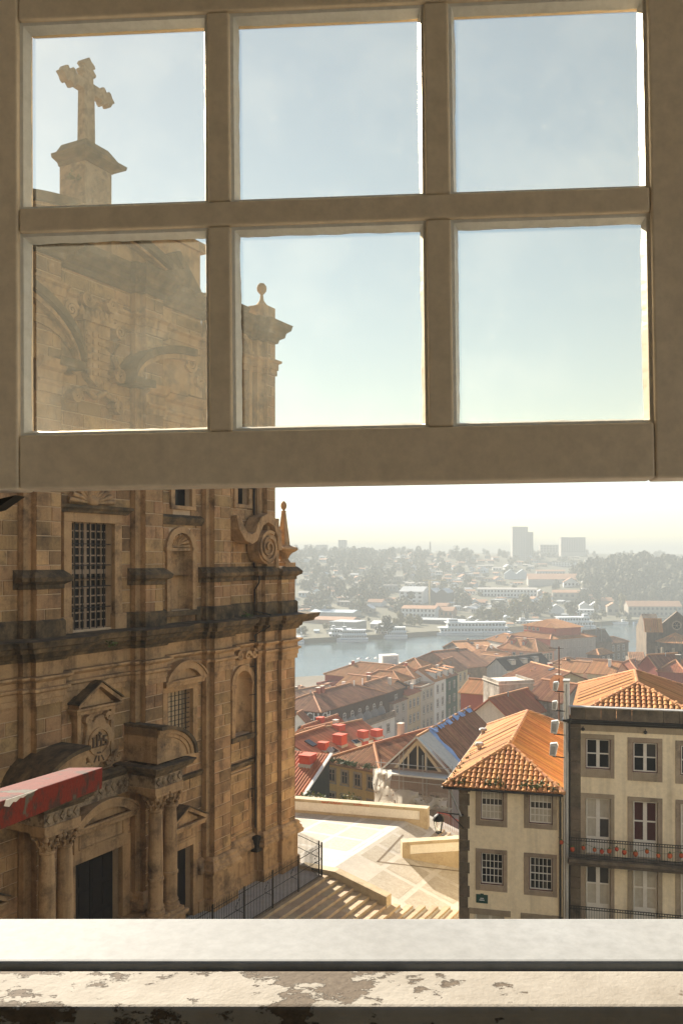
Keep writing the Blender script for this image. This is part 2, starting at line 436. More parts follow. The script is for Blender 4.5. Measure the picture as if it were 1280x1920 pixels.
# boundary walls with stone caps round a white panel
M['whitewash'] = pm('whitewashed_wall', (.84,.81,.74), (.78,.74,.65), .8, .9, .15, .006, stain=(.42,.34,.22), stain_scale=1.2, stain_at=(.62,.85))
M['capstone'] = pm('sandy_capstone', (.52,.43,.29), (.42,.33,.21), 1.2, .9, .3, .01, stain=(.24,.18,.11), stain_scale=.9, stain_at=(.5,.8))
M['graffiti'] = pm('orange_spray_paint', (.55,.07,.01), None, 3, .8, 0)
def low_wall(a, b, h, label, pier_l, pier_r, thick=.62, graffiti=False):
    (xa,wa),(xb,wb) = a,b
    A = CH.world(xa,-wa,plaza_z(xa,wa)); B = CH.world(xb,-wb,plaza_z(xb,wb))
    th = math.atan2(B.y-A.y, B.x-A.x); L = (Vector((B.x,B.y))-Vector((A.x,A.y))).length
    r = empty('boundary_wall', A, th, label, 'wall', 'low walls round the square')
    MB().box(pier_l, L-pier_r, .07, thick-.07, -1.6, h-.2).build('panel', M['whitewash'], r)
    mb = MB(); n = max(2, int(L/1.6))
    for i in range(n):
        c = MB().box(L*i/n+.006, L*(i+1)/n-.006, -.03, thick+.03, h-.2, h); bevel(c.build('cap_stone', M['capstone'], r), .012)
    if pier_l: bevel(MB().box(0, pier_l, 0, thick, -1.6, h-.205).build('pier', M['capstone'], r), .01)
    if pier_r: bevel(MB().box(L-pier_r, L, 0, thick, -1.6, h-.205).build('pier', M['capstone'], r), .01)
    bevel(MB().box(pier_l+.01, L-pier_r-.01, -.02, thick+.02, -1.6, .16).build('base_course', M['capstone'], r), .01)
    if graffiti:
        for (s0, sw, nn, am) in ((L*.42, 1.55, 9, .085), (L*.60, 1.15, 7, .06)):
            for k in range(nn):
                x = s0+sw*k/nn; mbg = MB(); pts = []
                for q in range(9):
                    t = q/8*2*math.pi*random.choice((.7,.9,1.0)); pts.append((x+am*.9*math.cos(t+k)+q*.006, -.034, h-.105+am*.8*math.sin(t*1.0+k*2.1)))
                mbg.tube(pts, .017, 4); mbg.build('graffiti_stroke', M['graffiti'], r)
    return r
def extrap(a, b, t): return (a[0]+(b[0]-a[0])*t, a[1]+(b[1]-a[1])*t)
wa, wb = sq_at(552,1523), sq_at(801,1556)
low_wall(extrap(wa,wb,-.35), wb, .98, 'long low white wall with pale cap and orange graffiti at the back of the square', 0, .55, graffiti=True)
wc, wd = sq_at(754,1608), sq_at(864,1629)
low_wall(wc, extrap(wc,wd,1.9), .95, 'short low white wall with pale cap standing beside the corner house', .5, 0)
# side steps that leave the square between the two walls, with a red railing
M['red_iron'] = pm('red_painted_iron', (.30,.045,.03), (.22,.03,.02), 4, .6, .2, .004)
def down_steps():
    P0 = sq_at(812,1560); base = CH.world(P0[0],-P0[1],plaza_z(*P0))
    r = empty('side_stair', base, R(-22), 'small stone stair going down beside the red railing', 'stair')
    for k in range(7): bevel(MB().box(.1+.42*k, .1+.42*(k+1), -2.0, .9, -3, -.17*k-.02).build('tread', M['step'], r), .01)
    q = empty('red_railing', base, R(-22), 'red iron railing sloping down beside the small stair', 'railing')
    pts = [(-.05,.95,1.05),(.7,.95,1.0),(3.6,.95,-.35),(5.2,.95,-1.0)]
    MB().tube(pts, .03, 6).build('handrail', M['red_iron'], q)
    MB().tube([(-.05,.95,-.1),(-.05,.95,1.05)], .03).build('post', M['red_iron'], q)
    bar = MB().tube([(0,0,-1.0),(0,0,0)], .012, 4).mesh('bar', M['red_iron'])
    for k in range(36):
        x = .1+k*.13
        z = 1.05-.067*x if x < .7 else (1.0-(x-.7)*.4655 if x < 3.6 else -.35-(x-3.6)*.406)
        link('bar', bar, q, loc=(x,.95,z))
down_steps()
# broad stair down from the church terrace
st = empty('church_stair', CH.o, CH.th, 'broad stone stair parallel to the church front, half in shadow', 'stair')
RISE, TREAD, NST = .158, .5, 15
for k in range(NST):
    w0 = 3.45+TREAD*k; zt = -RISE*(k+1) if k else -RISE
    xr = -1.72 if k < 7 else min(1.6, -1.5+(k-6)*.6)
    # each step is a row of separate stones
    x = xr; 
    while x > -22:
        L = random.uniform(1.7, 2.6); x2 = max(-22, x-L)
        bevel(MB().box(x2+.008, x-.008, -(w0+TREAD+.06), -(w0-.12), zt-1.2, zt+random.uniform(-.006,.006)).build('step_stone', M['step'], st), .015)
        x = x2
bevel(MB().box(-22, -1.72, -3.44, -3.0, -1.5, .004).build('landing_edge', M['step'], st), .015)
# ramped parapet closing the stair on the right
pr = empty('stair_parapet', CH.o, CH.th, 'sloping stone parapet wall beside the lit end of the church stair', 'parapet')
zt = lambda w: .22-(w-3.75)*.265
poly = [(-.3,-1.2),(-3.75,-1.2),(-7.05,-2.4),(-7.05,zt(7.05)),(-3.75,.10),(-.3,.10)]
bevel(MB().yz([(-1.4,-1.2),(-1.4,.22),(-3.75,.22),(-7.05,zt(7.05)),(-7.05,-2.4),(-3.75,-2.0)], -1.70, -1.10).build('coping', M['capstone'], pr), .02)
# iron railing round the church terrace
rail = empty('terrace_railing', CH.o, CH.th, 'tall black spiked iron railing round the church terrace', 'railing')
bar = MB().tube([(0,0,0),(0,0,1.86)], .013, 5); bar.add([(-.022,0,1.84),(.022,0,1.84),(0,.022,1.84),(0,-.022,1.84),(0,0,2.0)], [(0,2,4),(2,1,4),(1,3,4),(3,0,4)])
barm = bar.mesh('bar', M['iron'])
def run(a, b, post_at=()):
    A, B = Vector(a), Vector(b); L = (B-A).length; n = int(L/.125)
    for k in range(n+1):
        p = A+(B-A)*k/n; link('bar', barm, rail, loc=(p.x,-p.y,0))
    for z in (.14, 1.0, 1.72): MB().tube([(A.x,-A.y,z),(B.x,-B.y,z)], .018, 5).build('rail', M['iron'], rail)
    for k in range(int(L/2.4)+1):
        p = A+(B-A)*min(1,k*2.4/L); MB().box(p.x-.03,p.x+.03,-p.y-.03,-p.y+.03,0,1.95).build('post', M['iron'], rail)
    return n
run((-1.0,.75), (-2.15,3.2)); run((-2.15,3.2), (-15.5,3.2))
for k in range(6):                                            # scroll braces behind the bars
    x = -2.3-k*2.4; pts = [(x+.35*math.cos(t)*(1-t/9), -2.95, .55+t*.14) for t in [i*.7 for i in range(9)]]
    MB().tube(pts, .014, 4).build('scroll_brace', M['iron'], rail)
# ================================================================== CHURCH
M['lichen2'] = pm('grey_lichened_stone', (.40,.31,.22), (.26,.19,.13), 2.5, .95, .9, .05, fine=14, stain=(.12,.09,.065), stain_scale=3.0, stain_at=(.45,.65))
church = empty('church', CH.o, CH.th, 'towering baroque stone church front on the left with a cross on its gable', 'church')
LP = [(-29,0),(-19.75,0),(-19.75,.3),(-19.4,.3),(-19.4,.6),(-18.15,.6),(-18.15,.3),(-17.9,.3),(-17.9,0),(-13.65,0),(-13.65,.3),(-13.33,.3),(-13.33,.6),
      (-12.15,.6),(-12.15,.3),(-11.95,.3),(-11.95,0),(-8.65,0),(-8.65,.3),(-8.37,.3),(-8.37,.6),(-7.0,.6),(-7.0,.3),(-6.8,.3),(-6.8,0),(-4.25,0),(-4.25,.3),
      (-3.85,.3),(-3.85,.55),(-2.62,.55),(-2.62,.8),(-1.22,.8),(-1.22,-30)]
UP = LP[:25] + [(-4.25,0),(-4.25,.3),(-3.75,.3),(-3.75,.6),(-2.95,.6),(-2.95,-30)]
neg = lambda P: [(x,-w) for x, w in P]
# openings (x0, x1, z0, z1) by zone
DOOR = (-17.05,-14.35,-.5,5.0); DOOR2 = (-11.1,-9.45,-.5,3.6); WIN = (-11.3,-9.45,8.75,11.43); NICHE = (-6.0,-4.5,8.3,11.8)
BIGW = (-17.2,-14.76,14.9,19.5); UNICHE = (-11.04,-9.47,15.4,19.2); UWIN = (-10.75,-9.5,20.55,23.6); TWIN = (-5.75,-4.75,20.9,23.4)
TARCH = (-6.1,-4.8,25.3,30.0); DOOR3 = (-22.8,-21.2,-.5,3.6)
zones = [(LP, 0, 12.15, [DOOR, DOOR2, WIN, NICHE, DOOR3]), (LP, 14.75, 17.1, [BIGW, UNICHE]), (UP, 17.1, 30.6, [BIGW, UNICHE, UWIN, TWIN, TARCH])]
blocks = []                                                    # (x0,x1,w,z0,z1)
core = MB(); sides = MB()
rb = random.Random(3)
def lay(x0, x1, w, z0, z1, holes, ch=.58):
    n = max(1, round((z1-z0)/ch)); zs = [z0+(z1-z0)*i/n for i in range(n+1)]
    for j in range(n):
        a, b = zs[j], zs[j+1]
        ivs = [(x0, x1)]
        for h in holes:
            if h[2] < b-.05 and h[3] > a+.05:
                nv = []
                for p, q in ivs:
                    if h[1] <= p or h[0] >= q: nv.append((p, q)); continue
                    if h[0] > p: nv.append((p, h[0]))
                    if h[1] < q: nv.append((h[1], q))
                ivs = nv
        for p, q in ivs:
            x = p; first = True
            while x < q-.02:
                L = rb.uniform(.65, 1.45)*(.55 if first and j % 2 else 1); first = False
                e = x+L
                if q-e < .4: e = q
                blocks.append((x, e, w, a, b)); x = e
for P, z0, z1, hs in zones:
    for (xa,wa),(xb,wb) in zip(P[:-1], P[1:]):
        if abs(xb-xa) > .01 and abs(wa-wb) < .01:
            hh = [h for h in hs if h[0] < xb and h[1] > xa] if abs(wa) < .01 else []
            core.holes(xa, xb, z0, z1, hh, -wa+.035, .55)
            if xb-xa > .5: lay(xa, xb, wa, z0, z1, hh)
            else: sides.box(xa, xb, -wa, -wa+.02, z0, z1)
        else:
            s = .001
            sides.poly((xa,-wa,z0),(xb,-wb,z0),(xb,-wb,z1),(xa,-wa,z1))
core.build('wall_core', M['mortar'], church)
sides.build('pilaster_side', M['stone_s'], church)
# roof slab, attic and the body behind the front: the mass that throws the church's shadow
mb = MB(); mb.box(-29,-1.25,.75,30,0,14.6); mb.box(-29,-2.98,.75,30,14.6,30.2); mb.box(-44,-23.0,.75,14,0,32.0)
mb.build('nave_body', M['stone_s'], church)
# ashlar: the 300 stones that show largest are pieces of their own
def area(b):
    p = [proj(CH.world(x, -b[2], z)) for x, z in ((b[0],b[3]),(b[1],b[3]),(b[1],b[4]),(b[0],b[4]))]
    A = abs(sum(p[i][0]*p[(i+1)%4][1]-p[(i+1)%4][0]*p[i][1] for i in range(4)))/2
    cx, cy = sum(q[0] for q in p)/4, sum(q[1] for q in p)/4
    seen = 8 < cx < 570 and (925 < cy < 1715 or (cx < 385 and 455 < cy < 800) or (455 < cx and 440 < cy < 795))
    return A if seen else 0
blocks.sort(key=area, reverse=True)
rest = MB()
def stone(mb, b, r):
    g = .011; x0,x1,w,z0,z1 = b; d = r.uniform(-.008,.012)
    e = .018
    y = -w-d
    mb.add([(x0+g,y+.06,z0+g),(x1-g,y+.06,z0+g),(x1-g,y+.06,z1-g),(x0+g,y+.06,z1-g),
            (x0+g+e,y,z0+g+e),(x1-g-e,y,z0+g+e),(x1-g-e,y,z1-g-e),(x0+g+e,y,z1-g-e)],
           [(4,5,6,7),(0,1,5,4),(1,2,6,5),(2,3,7,6),(3,0,4,7)])
for i, b in enumerate(blocks):
    if i < 300:
        m1 = MB(); stone(m1, b, rb); m1.build('stone_block', M['stone'], church)
    else: stone(rest, b, rb)
rest.build('stone_blocks', M['stone'], church, kind='stuff')

def mould(name, P, prof, m, x0=None, x1=None):
    P = [p for p in P]
    return MB().sweep(neg(P), prof).build(name, M[m], church)
def split(P, cuts):                                            # pieces of a moulding path left between openings
    out = []; cur = []
    for i in range(len(P)-1):
        (xa,wa),(xb,wb) = P[i],P[i+1]
        if not cur: cur = [(xa,wa)]
        for c0,c1 in cuts:
            if abs(wa-wb) < .01 and xa <= c0 and xb >= c1:
                cur.append((c0,wa)); out.append(cur); cur = [(c1,wa)]
        cur.append((xb,wb))
    out.append(cur); return out
# plinth and base mouldings
LPS = [(-29,0),(-19.6,0),(-19.6,.6),(-18.0,.6),(-18.0,0),(-13.5,0),(-13.5,.6),(-12.0,.6),(-12.0,0),(-8.5,0),(-8.5,.6),(-6.9,.6),(-6.9,0),(-4.05,0),(-4.05,.55),(-2.62,.55),(-2.62,.8),(-1.22,.8),(-1.22,-30)]
DC = [(-23.2,-20.8),(-17.56,-13.84),(-11.45,-9.1)]
for P in split(LPS, DC): mould('plinth', P, [(0,-1.5),(.22,-1.5),(.22,.55),(.12,.62),(.12,1.95),(0,1.95)], 'stone_s')
for P in split(LPS, DC): mould('base_moulding', P, [(0,1.93),(.36,1.95),(.38,2.1),(.30,2.2),(.30,2.3),(.2,2.42),(.2,2.55),(.1,2.66),(0,2.7)], 'stone_s')
mould('architrave', LP, [(0,12.12),(.10,12.13),(.10,12.36),(.14,12.38),(.14,12.62),(.26,12.70),(.26,12.8),(.12,12.84),(.12,13.05),(.2,13.1),(.34,13.2),(.34,13.28),(0,13.3)], 'stone_s')
mould('frieze', LP, [(0,13.29),(.05,13.29),(.05,13.84),(0,13.84)], 'stone_s')
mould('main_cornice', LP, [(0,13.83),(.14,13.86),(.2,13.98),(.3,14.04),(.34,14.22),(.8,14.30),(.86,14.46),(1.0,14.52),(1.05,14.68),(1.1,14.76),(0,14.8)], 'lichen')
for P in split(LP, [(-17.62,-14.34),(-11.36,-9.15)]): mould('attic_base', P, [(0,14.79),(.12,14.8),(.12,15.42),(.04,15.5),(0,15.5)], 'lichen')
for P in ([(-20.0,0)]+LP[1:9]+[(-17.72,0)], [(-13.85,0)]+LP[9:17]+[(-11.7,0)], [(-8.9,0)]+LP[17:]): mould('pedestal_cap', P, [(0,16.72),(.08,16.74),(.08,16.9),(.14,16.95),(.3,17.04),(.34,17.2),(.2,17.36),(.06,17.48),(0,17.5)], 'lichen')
# block courses hidden by the mid-level mouldings of the upper order
mould('upper_architrave', UP, [(0,28.3),(.08,28.3),(.08,28.6),(.14,28.62),(.14,28.95),(.28,29.05),(.28,29.15),(.1,29.2),(0,29.2)], 'stone_s')
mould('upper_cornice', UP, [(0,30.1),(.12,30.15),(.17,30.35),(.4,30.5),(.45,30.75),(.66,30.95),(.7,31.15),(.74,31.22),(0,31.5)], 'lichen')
# upper entablature of the window bay
mould('middle_entablature', [(-11.95,0),(-8.65,0)], [(0,24.6),(.1,24.62),(.1,24.9),(.2,25.0),(.2,25.1),(.08,25.15),(.08,25.5),(.3,25.6),(.4,25.8),(.45,25.95),(0,26.0)], 'stone_s')
for cx in (-12.74,-18.78): mould('middle_entablature', [(cx-.62,.6),(cx+.62,.6)], [(-.3,24.6),(.1,24.62),(.1,24.9),(.2,25.0),(.2,25.1),(.08,25.15),(.08,25.5),(.3,25.6),(.4,25.8),(.45,25.95),(-.3,26.0)], 'stone_s')

# --- segmental gable over the centre, with returns
def seg_arch(cx, half, z0, rise, t, w0, w1, name, m, n=26, a0=-1.0, a1=1.0):
    Rr = (half*half+rise*rise)/(2*rise); zc = z0+rise-Rr; A = math.asin(half/Rr)
    mb = MB(); mb.arc(cx, zc, Rr-t, Rr, math.pi/2-A*a1, math.pi/2-A*a0, -w1, -w0, n); return mb.build(name, M[m], church)
mb = MB(); Rr = (6.3**2+1.5**2)/3.0; zc = 31.2+1.5-Rr; A = math.asin(6.3/Rr)
mb.xz([(-16.2+6.3*(-1), 31.2)] + [(-16.2+Rr*math.sin(-A+2*A*i/24), zc+Rr*math.cos(-A+2*A*i/24)) for i in range(25)] + [(-9.9,31.2)], -.05, 1.2)
mb.build('gable', M['stone_s'], church)
seg_arch(-16.2, 6.6, 31.15, 1.75, .38, -.3, .75, 'gable_cornice', 'lichen')
seg_arch(-16.2, 6.2, 31.1, 1.5, .22, -.3, .5, 'gable_moulding', 'stone_s')
# broken raking piece at the right foot of the gable
MB().xz([(-12.4,31.35),(-9.9,31.0),(-9.75,31.2),(-10.6,32.0),(-11.3,32.7),(-11.6,32.5),(-11.0,31.9),(-11.9,31.6)], -.9,-.2).build('gable_foot', M['lichen'], church)
# tower wall behind the gable and its ball
mb = MB(); mb.box(-11.6,-6.8,1.6,7,30,34.6); mb.box(-11.9,-6.5,1.4,7.2,34.4,34.9); mb.build('tower_wall', M['stone_s'], church)
MB().lathe(-10.9,.7,[(.0,33.9),(.28,33.7),(.42,33.35),(.34,33.0),(.2,32.85),(.36,32.6),(.4,32.0),(.4,31.4)],16).build('finial', M['stone_s'], church, smooth=40)
# corner ball finial
MB().lathe(-3.55,-.1,[(1e-3,33.5),(.15,33.45),(.25,33.32),(.28,33.18),(.25,33.02),(.15,32.9),(.08,32.82),(.12,32.5),(.3,32.25),(.5,32.1)],18).build('ball_finial', M['stone_s'], church, smooth=45)
bevel(MB().box(-4.1,-3.0,-.65,.45,31.3,32.12).build('finial_base', M['stone_s'], church), .03)
# --- cross
cr = link('gable_cross', None, church)
mb = MB(); mb.box(-16.95,-15.45,-.65,.85,32.0,34.75); mb.box(-17.08,-15.32,-.78,.98,32.0,33.35); bevel(mb.build('pedestal', M['lichen2'], cr), .03)
mb = MB(); mb.sweep([(-16.95,.85),(-16.95,-.65),(-15.45,-.65),(-15.45,.85)], [(-.1,34.7),(.05,34.72),(.12,34.85),(.42,34.95),(.46,35.1),(.2,35.25),(-.1,35.7)]); mb.box(-16.8,-15.6,-.5,.7,34.8,35.55); mb.build('pedestal_cap', M['lichen'], cr)
def trefoil(cx, cz, dx, dz, L0, L1, hw):
    # an arm with a lobed end: outline in the facade plane
    px, pz_ = -dz, dx
    pts = [(L0,-hw),(L1-.72,-hw),(L1-.66,-hw-.12),(L1-.55,-hw-.17),(L1-.44,-hw-.05),(L1-.36,-hw+.02),(L1-.28,-hw-.12),(L1-.16,-hw-.06),(L1-.06,-.12),(L1+.08,0),(L1-.06,.12),(L1-.16,hw+.06),(L1-.28,hw+.12),(L1-.36,hw-.02),(L1-.44,hw+.05),(L1-.55,hw+.17),(L1-.66,hw+.12),(L1-.72,hw),(L0,hw)]
    return [(cx+a*dx+b*px, cz+a*dz+b*pz_) for a, b in pts]
mb = MB()
for dx, dz, L0, L1 in ((1,0,.1,1.42),(-1,0,.1,1.42),(0,1,.1,1.2)): mb.xz(trefoil(-16.2,38.3,dx,dz,L0,L1,.235), -.13+.01*dx, .27+.01*dz)
mb.xz([(-16.85,35.5),(-15.55,35.5),(-15.88,35.95),(-15.92,38.4),(-16.48,38.4),(-16.52,35.95)], -.14, .28)
bevel(mb.build('stone_cross', M['lichen2'], cr), .04)
# --- curved half pediments flanking the arms
def half_ped(pts_top, t, w0, w1, name, m):
    lo = [(x, z-t) for x, z in pts_top]
    mb = MB()
    for (a,b),(c,d) in zip(zip(pts_top[:-1],pts_top[1:]), zip(lo[:-1],lo[1:])): mb.xz([c,d,b,a], -w1, -w0)
    return mb.build(name, M[m], church)
ang = [R(8+82*i/14) for i in range(15)]
rightc = [(-14.5+4.2*(1-math.cos(a)), 26.05+2.1*math.sin(a)) for a in ang]
leftc = [(-17.25-4.4*(1-math.cos(a)), 26.0+3.0*math.sin(a)) for a in ang]
for cv, s in ((rightc,1),(leftc,-1)):
    half_ped(cv, .34, 0, 1.15, 'curved_pediment', 'lichen'); half_ped([(x+.12*s,z-.34) for x,z in cv], .22, 0, .95, 'curved_moulding', 'stone_s')
    x0, x1 = cv[0][0], cv[-1][0]
    MB().xz([(x0+.2*s,25.9),(x1,25.9)]+[(x+.1*s,z-.5) for x,z in cv[::-1]], -.55,.1).build('tympanum', M['stone_s'], church)
    mb = MB().box(min(x0,x0+1.3*s),max(x0,x0+1.3*s),-1.1,.1,25.75,26.1); bevel(mb.build('pediment_foot', M['lichen'], church), .03)
seg_arch(-19.6, 2.6, 26.1, 1.5, .3, 0, .7, 'arch_moulding', 'stone_s')
# scrolls on the right pediment
def volute(cx, cz, r, y0, y1, turns=2.2, a0=0, s=1, t=.16, name='volute', m='stone_s', n=40, par=None):
    mb = MB()
    for i in range(n):
        f0, f1 = i/n, (i+1)/n
        q = []
        for f, rr in ((f0,0),(f0,1),(f1,1),(f1,0)):
            ra = r*(1-f*.86); th = a0+s*f*turns*2*math.pi; rad = ra-(t*(1-f*.5) if rr == 0 else 0)
            q.append((cx+max(rad,.01)*math.cos(th), cz+max(rad,.01)*math.sin(th)))
        mb.xz(q, y0, y1)
    return mb.build(name, M[m], par or church)
MB().xz([(-12.6,26.1),(-9.2,26.0),(-9.3,26.9),(-9.9,27.2),(-9.7,27.9),(-10.3,28.2),(-11.0,28.0),(-11.5,27.4)], -.5, .1).build('scroll_panel', M['stone_s'], church)
volute(-10.2,27.55,.5,-.72,-.4, a0=R(200)); volute(-9.55,26.8,.38,-.7,-.4, a0=R(30), s=-1); volute(-11.9,28.6,.35,-.45,0, a0=R(30), s=-1)
# --- coat of arms
ca = link('coat_of_arms', None, church)
MB().xz([(-16.75,28.1),(-15.3,28.1),(-15.35,26.3),(-15.6,25.7),(-16.05,25.35),(-16.5,25.7),(-16.7,26.3)], -.42,.1).build('shield', M['stone_s'], ca)
r2 = random.Random(5)
for j in range(6):
    for i in range(4):
        x, z = -16.58+i*.34, 27.55-j*.33
        if i < 2: MB().box(x-.1,x+.1,-.5,-.4,z-.1,z+.1).build('charge', M['stone_s'], ca)
        elif i == 2: MB().box(x-.12,x+.5,-.49,-.4,z-.07,z+.07).build('charge', M['stone_s'], ca)
MB().box(-16.95,-15.1,-.55,.1,28.05,28.25).build('crown_base', M['stone_s'], ca)
for i in range(7): MB().lathe(-16.85+.27*i,-.35,[(.12,28.2),(.15,28.4),(.08,28.6),(1e-3,28.75)],8).build('crown_leaf', M['stone_s'], ca, smooth=50)
for (x,z,r,s,a) in ((-17.5,28.3,.45,1,20),(-14.75,28.0,.45,-1,160),(-17.35,26.0,.4,-1,0),(-14.75,26.1,.4,1,180),(-17.2,24.75,.36,1,0),(-14.8,24.6,.36,-1,180),(-16.6,29.0,.4,-1,0),(-15.2,29.1,.4,1,180)):
    volute(x,z,r,-.5,0,a0=R(a),s=s,par=ca,name='scroll')
for pts in ([(-17.3,27.6),(-17.05,27.0),(-17.2,26.4)],[(-14.8,27.5),(-15.0,26.9),(-14.7,26.3)],[(-17.2,25.0),(-16.6,25.2),(-16.05,24.9),(-15.5,25.2),(-14.9,24.9)]):
    MB().tube([(x,-.3,z) for x,z in pts], .14, 8).build('ribbon', M['stone_s'], ca, smooth=60)
# --- openings --------------------------------------------------------------------------------------------
def frame_rect(h, t, w, name, m='stone_s', bottom=False, par=None):
    x0,x1,z0,z1 = h; mb = MB()
    mb.box(x0-t,x0,-w,.1,z0,z1); mb.box(x1,x1+t,-w,.1,z0,z1); mb.box(x0-t,x1+t,-w-.004,.1,z1,z1+t)
    if bottom: mb.box(x0-t,x1+t,-w-.02,.1,z0-t*.7,z0)
    return bevel(mb.build(name, M[m], par or church), .02)
# great grille window
gw = link('great_window', None, church)
frame_rect(BIGW, .42, .16, 'surround', par=gw)
MB().sweep(neg([(-17.85,0),(-17.85,.2),(-14.1,.2),(-14.1,0)]), [(0,19.9),(.05,19.9),(.1,20.0),(.22,20.1),(.25,20.22),(0,20.25)]).build('window_cornice', M['lichen'], gw)
M['wood_w'] = pm('weathered_window_wood', (.33,.24,.16), (.24,.17,.11), 3, .8, .3, .005)
x0,x1,z0,z1 = BIGW; mb = MB(); nx, nz = 8, 13
pane = MB().box(-.5,.5,-.01,.01,-.5,.5).mesh('pane', M['glass_k'])
cw, chh = (x1-x0)/nx, (z1-z0)/nz
for i in range(nx+1): t = .03 if i not in (4,) else .075; mb.box(x0+i*cw-t,x0+i*cw+t,.36,.44,z0,z1)
for j in range(nz+1): t = .03 if j != 7 else .1; mb.box(x0,x1,.365,.435,z0+j*chh-t,z0+j*chh+t)
mb.build('glazing_bars', M['wood_w'], gw)
for i in range(nx):
    for j in range(nz): link('pane', pane, gw, loc=(x0+(i+.5)*cw,.42,z0+(j+.5)*chh), scale=(cw-.03,1,chh-.03))
mb = MB()
for i in range(1,6): mb.box(x0+i*(x1-x0)/6-.015,x0+i*(x1-x0)/6+.015,.1,.13,z0,z1)
for j in range(1,5): mb.box(x0,x1,.095,.135,z0+j*(z1-z0)/5-.02,z0+j*(z1-z0)/5+.02)
mb.build('iron_grille', M['iron'], gw)
for s in (-1,1): bevel(MB().box(-15.98+s*1.55-.35,-15.98+s*1.55+.35,-.2,.1,14.8,15.5).build('surround_foot', M['stone_s'], gw), .02)
sh = link('shell_ornament', None, church)
for k in range(13):
    a = R(6+168*k/12); L = 1.28 if k % 2 == 0 else 1.15
    p = [(-16.15+.25*math.cos(a), -.22, 20.32+.25*math.sin(a)), (-16.15+L*.6*math.cos(a), -.3, 20.32+L*.6*math.sin(a)), (-16.15+L*math.cos(a), -.2, 20.32+L*math.sin(a)*.95)]
    MB().tube(p, [.05,.09,.12], 7).build('shell_rib', M['stone_s'], sh, smooth=60)
MB().sphere((-16.15,-.2,20.42), .3, sz=.9).build('shell_boss', M['stone_s'], sh, smooth=60)
MB().arc(-16.15,20.3,0.02,1.15,0,math.pi,-.14,.1,18).build('shell_field', M['stone_s'], sh)
# shell niche in the attic bay
def niche(h, name, shell, label=None):
    x0,x1,z0,z1 = h; cx = (x0+x1)/2; r = (x1-x0)/2; zs = z1-r
    nn = link(name, None, church)
    mb = MB(); prof = [(r,z0+.01),(r,zs)]; mb.lathe(cx,.02,prof,14,0,math.pi)
    for i in range(8):                                        # quarter dome
        a0,a1 = R(90*i/8), R(90*(i+1)/8)
        mb.lathe(cx,.02,[(max(1e-3,r*math.cos(a0)),zs+r*math.sin(a0)),(max(1e-3,r*math.cos(a1)),zs+r*math.sin(a1))],14,0,math.pi)
    mb.v = [(x, min(y,.53) if y > 0 else y, z) for x,y,z in mb.v]
    mb.build('hollow', M['stone_s'], nn, smooth=50)
    f = MB(); f.box(x0-.3,x0,-.14,.05,z0-.1,zs); f.box(x1,x1+.3,-.14,.05,z0-.1,zs); f.arc(cx,zs,r,r+.32,0,math.pi,-.14,.05,16)
    # spandrels close the square opening round the arch
    for s in (0,1):
        pts = [(cx+(r*1.0)*math.cos(R(90*k/8+90*s)), zs+r*math.sin(R(90*k/8+90*s))) for k in range(9)]
        corner = (x1 if s == 0 else x0, z1)
        for a,b in zip(pts[:-1],pts[1:]): f.xz([a,b,corner], -.02, .08)
    bevel(f.build('surround', M['stone_s'], nn), .015)
    MB().box(x0-.42,x1+.42,-.24,.1,z0-.28,z0-.02).build('sill', M['lichen'], nn)
    MB().box(x0-.4,x0+.02,-.2,.1,zs-.12,zs+.08).build('impost', M['stone_s'], nn); MB().box(x1-.02,x1+.4,-.2,.1,zs-.12,zs+.08).build('impost', M['stone_s'], nn)
    if shell:
        MB().box(x0,x1,.0,.3,zs-.1,zs+.04).build('ledge', M['stone_s'], nn)
        for k in range(9):
            a = R(10+160*k/8); MB().tube([(cx,.25,zs+.1),(cx+r*.55*math.cos(a),.22,zs+.05+r*.55*math.sin(a)),(cx+r*.93*math.cos(a),.02,zs+r*.93*math.sin(a))],[.03,.07,.1],6).build('shell_rib', M['stone_s'], nn, smooth=60)
    return nn
niche(UNICHE, 'shell_niche', True); niche(NICHE, 'wall_niche', False); niche(TARCH, 'tower_niche', False)
MB().sweep(neg([(-11.9,0),(-8.7,0)]), [(0,19.6),(.08,19.6),(.2,19.8),(.25,19.95),(0,20.1)]).build('string_course', M['lichen'], church)
frame_rect(UWIN, .28, .12, 'upper_window_surround', bottom=True); frame_rect(TWIN, .3, .12, 'tower_window_surround', bottom=True)
for h in (UWIN, TWIN): MB().box(h[0],h[1],.35,.4,h[2],h[3]).build('window_glass', M['glass_k'], church)
# ornament over the lower niche, sill band and recessed panel
for (x,s) in ((-5.85,1),(-4.65,-1)): volute(x,12.68,.33,-.42,0,a0=R(90),s=s,turns=1.6,name='ornament_scroll')
volute(-5.25,12.62,.36,-.45,0,turns=1.2,name='ornament_ring')
MB().sweep(neg([(-6.75,0),(-4.3,0)]), [(0,6.5),(.06,6.5),(.14,6.62),(.2,6.72),(.2,6.8),(0,6.85)]).build('string_course', M['lichen'], church)
frame_rect((-6.25,-4.6,3.1,6.2), .12, .05, 'panel_moulding', bottom=True)
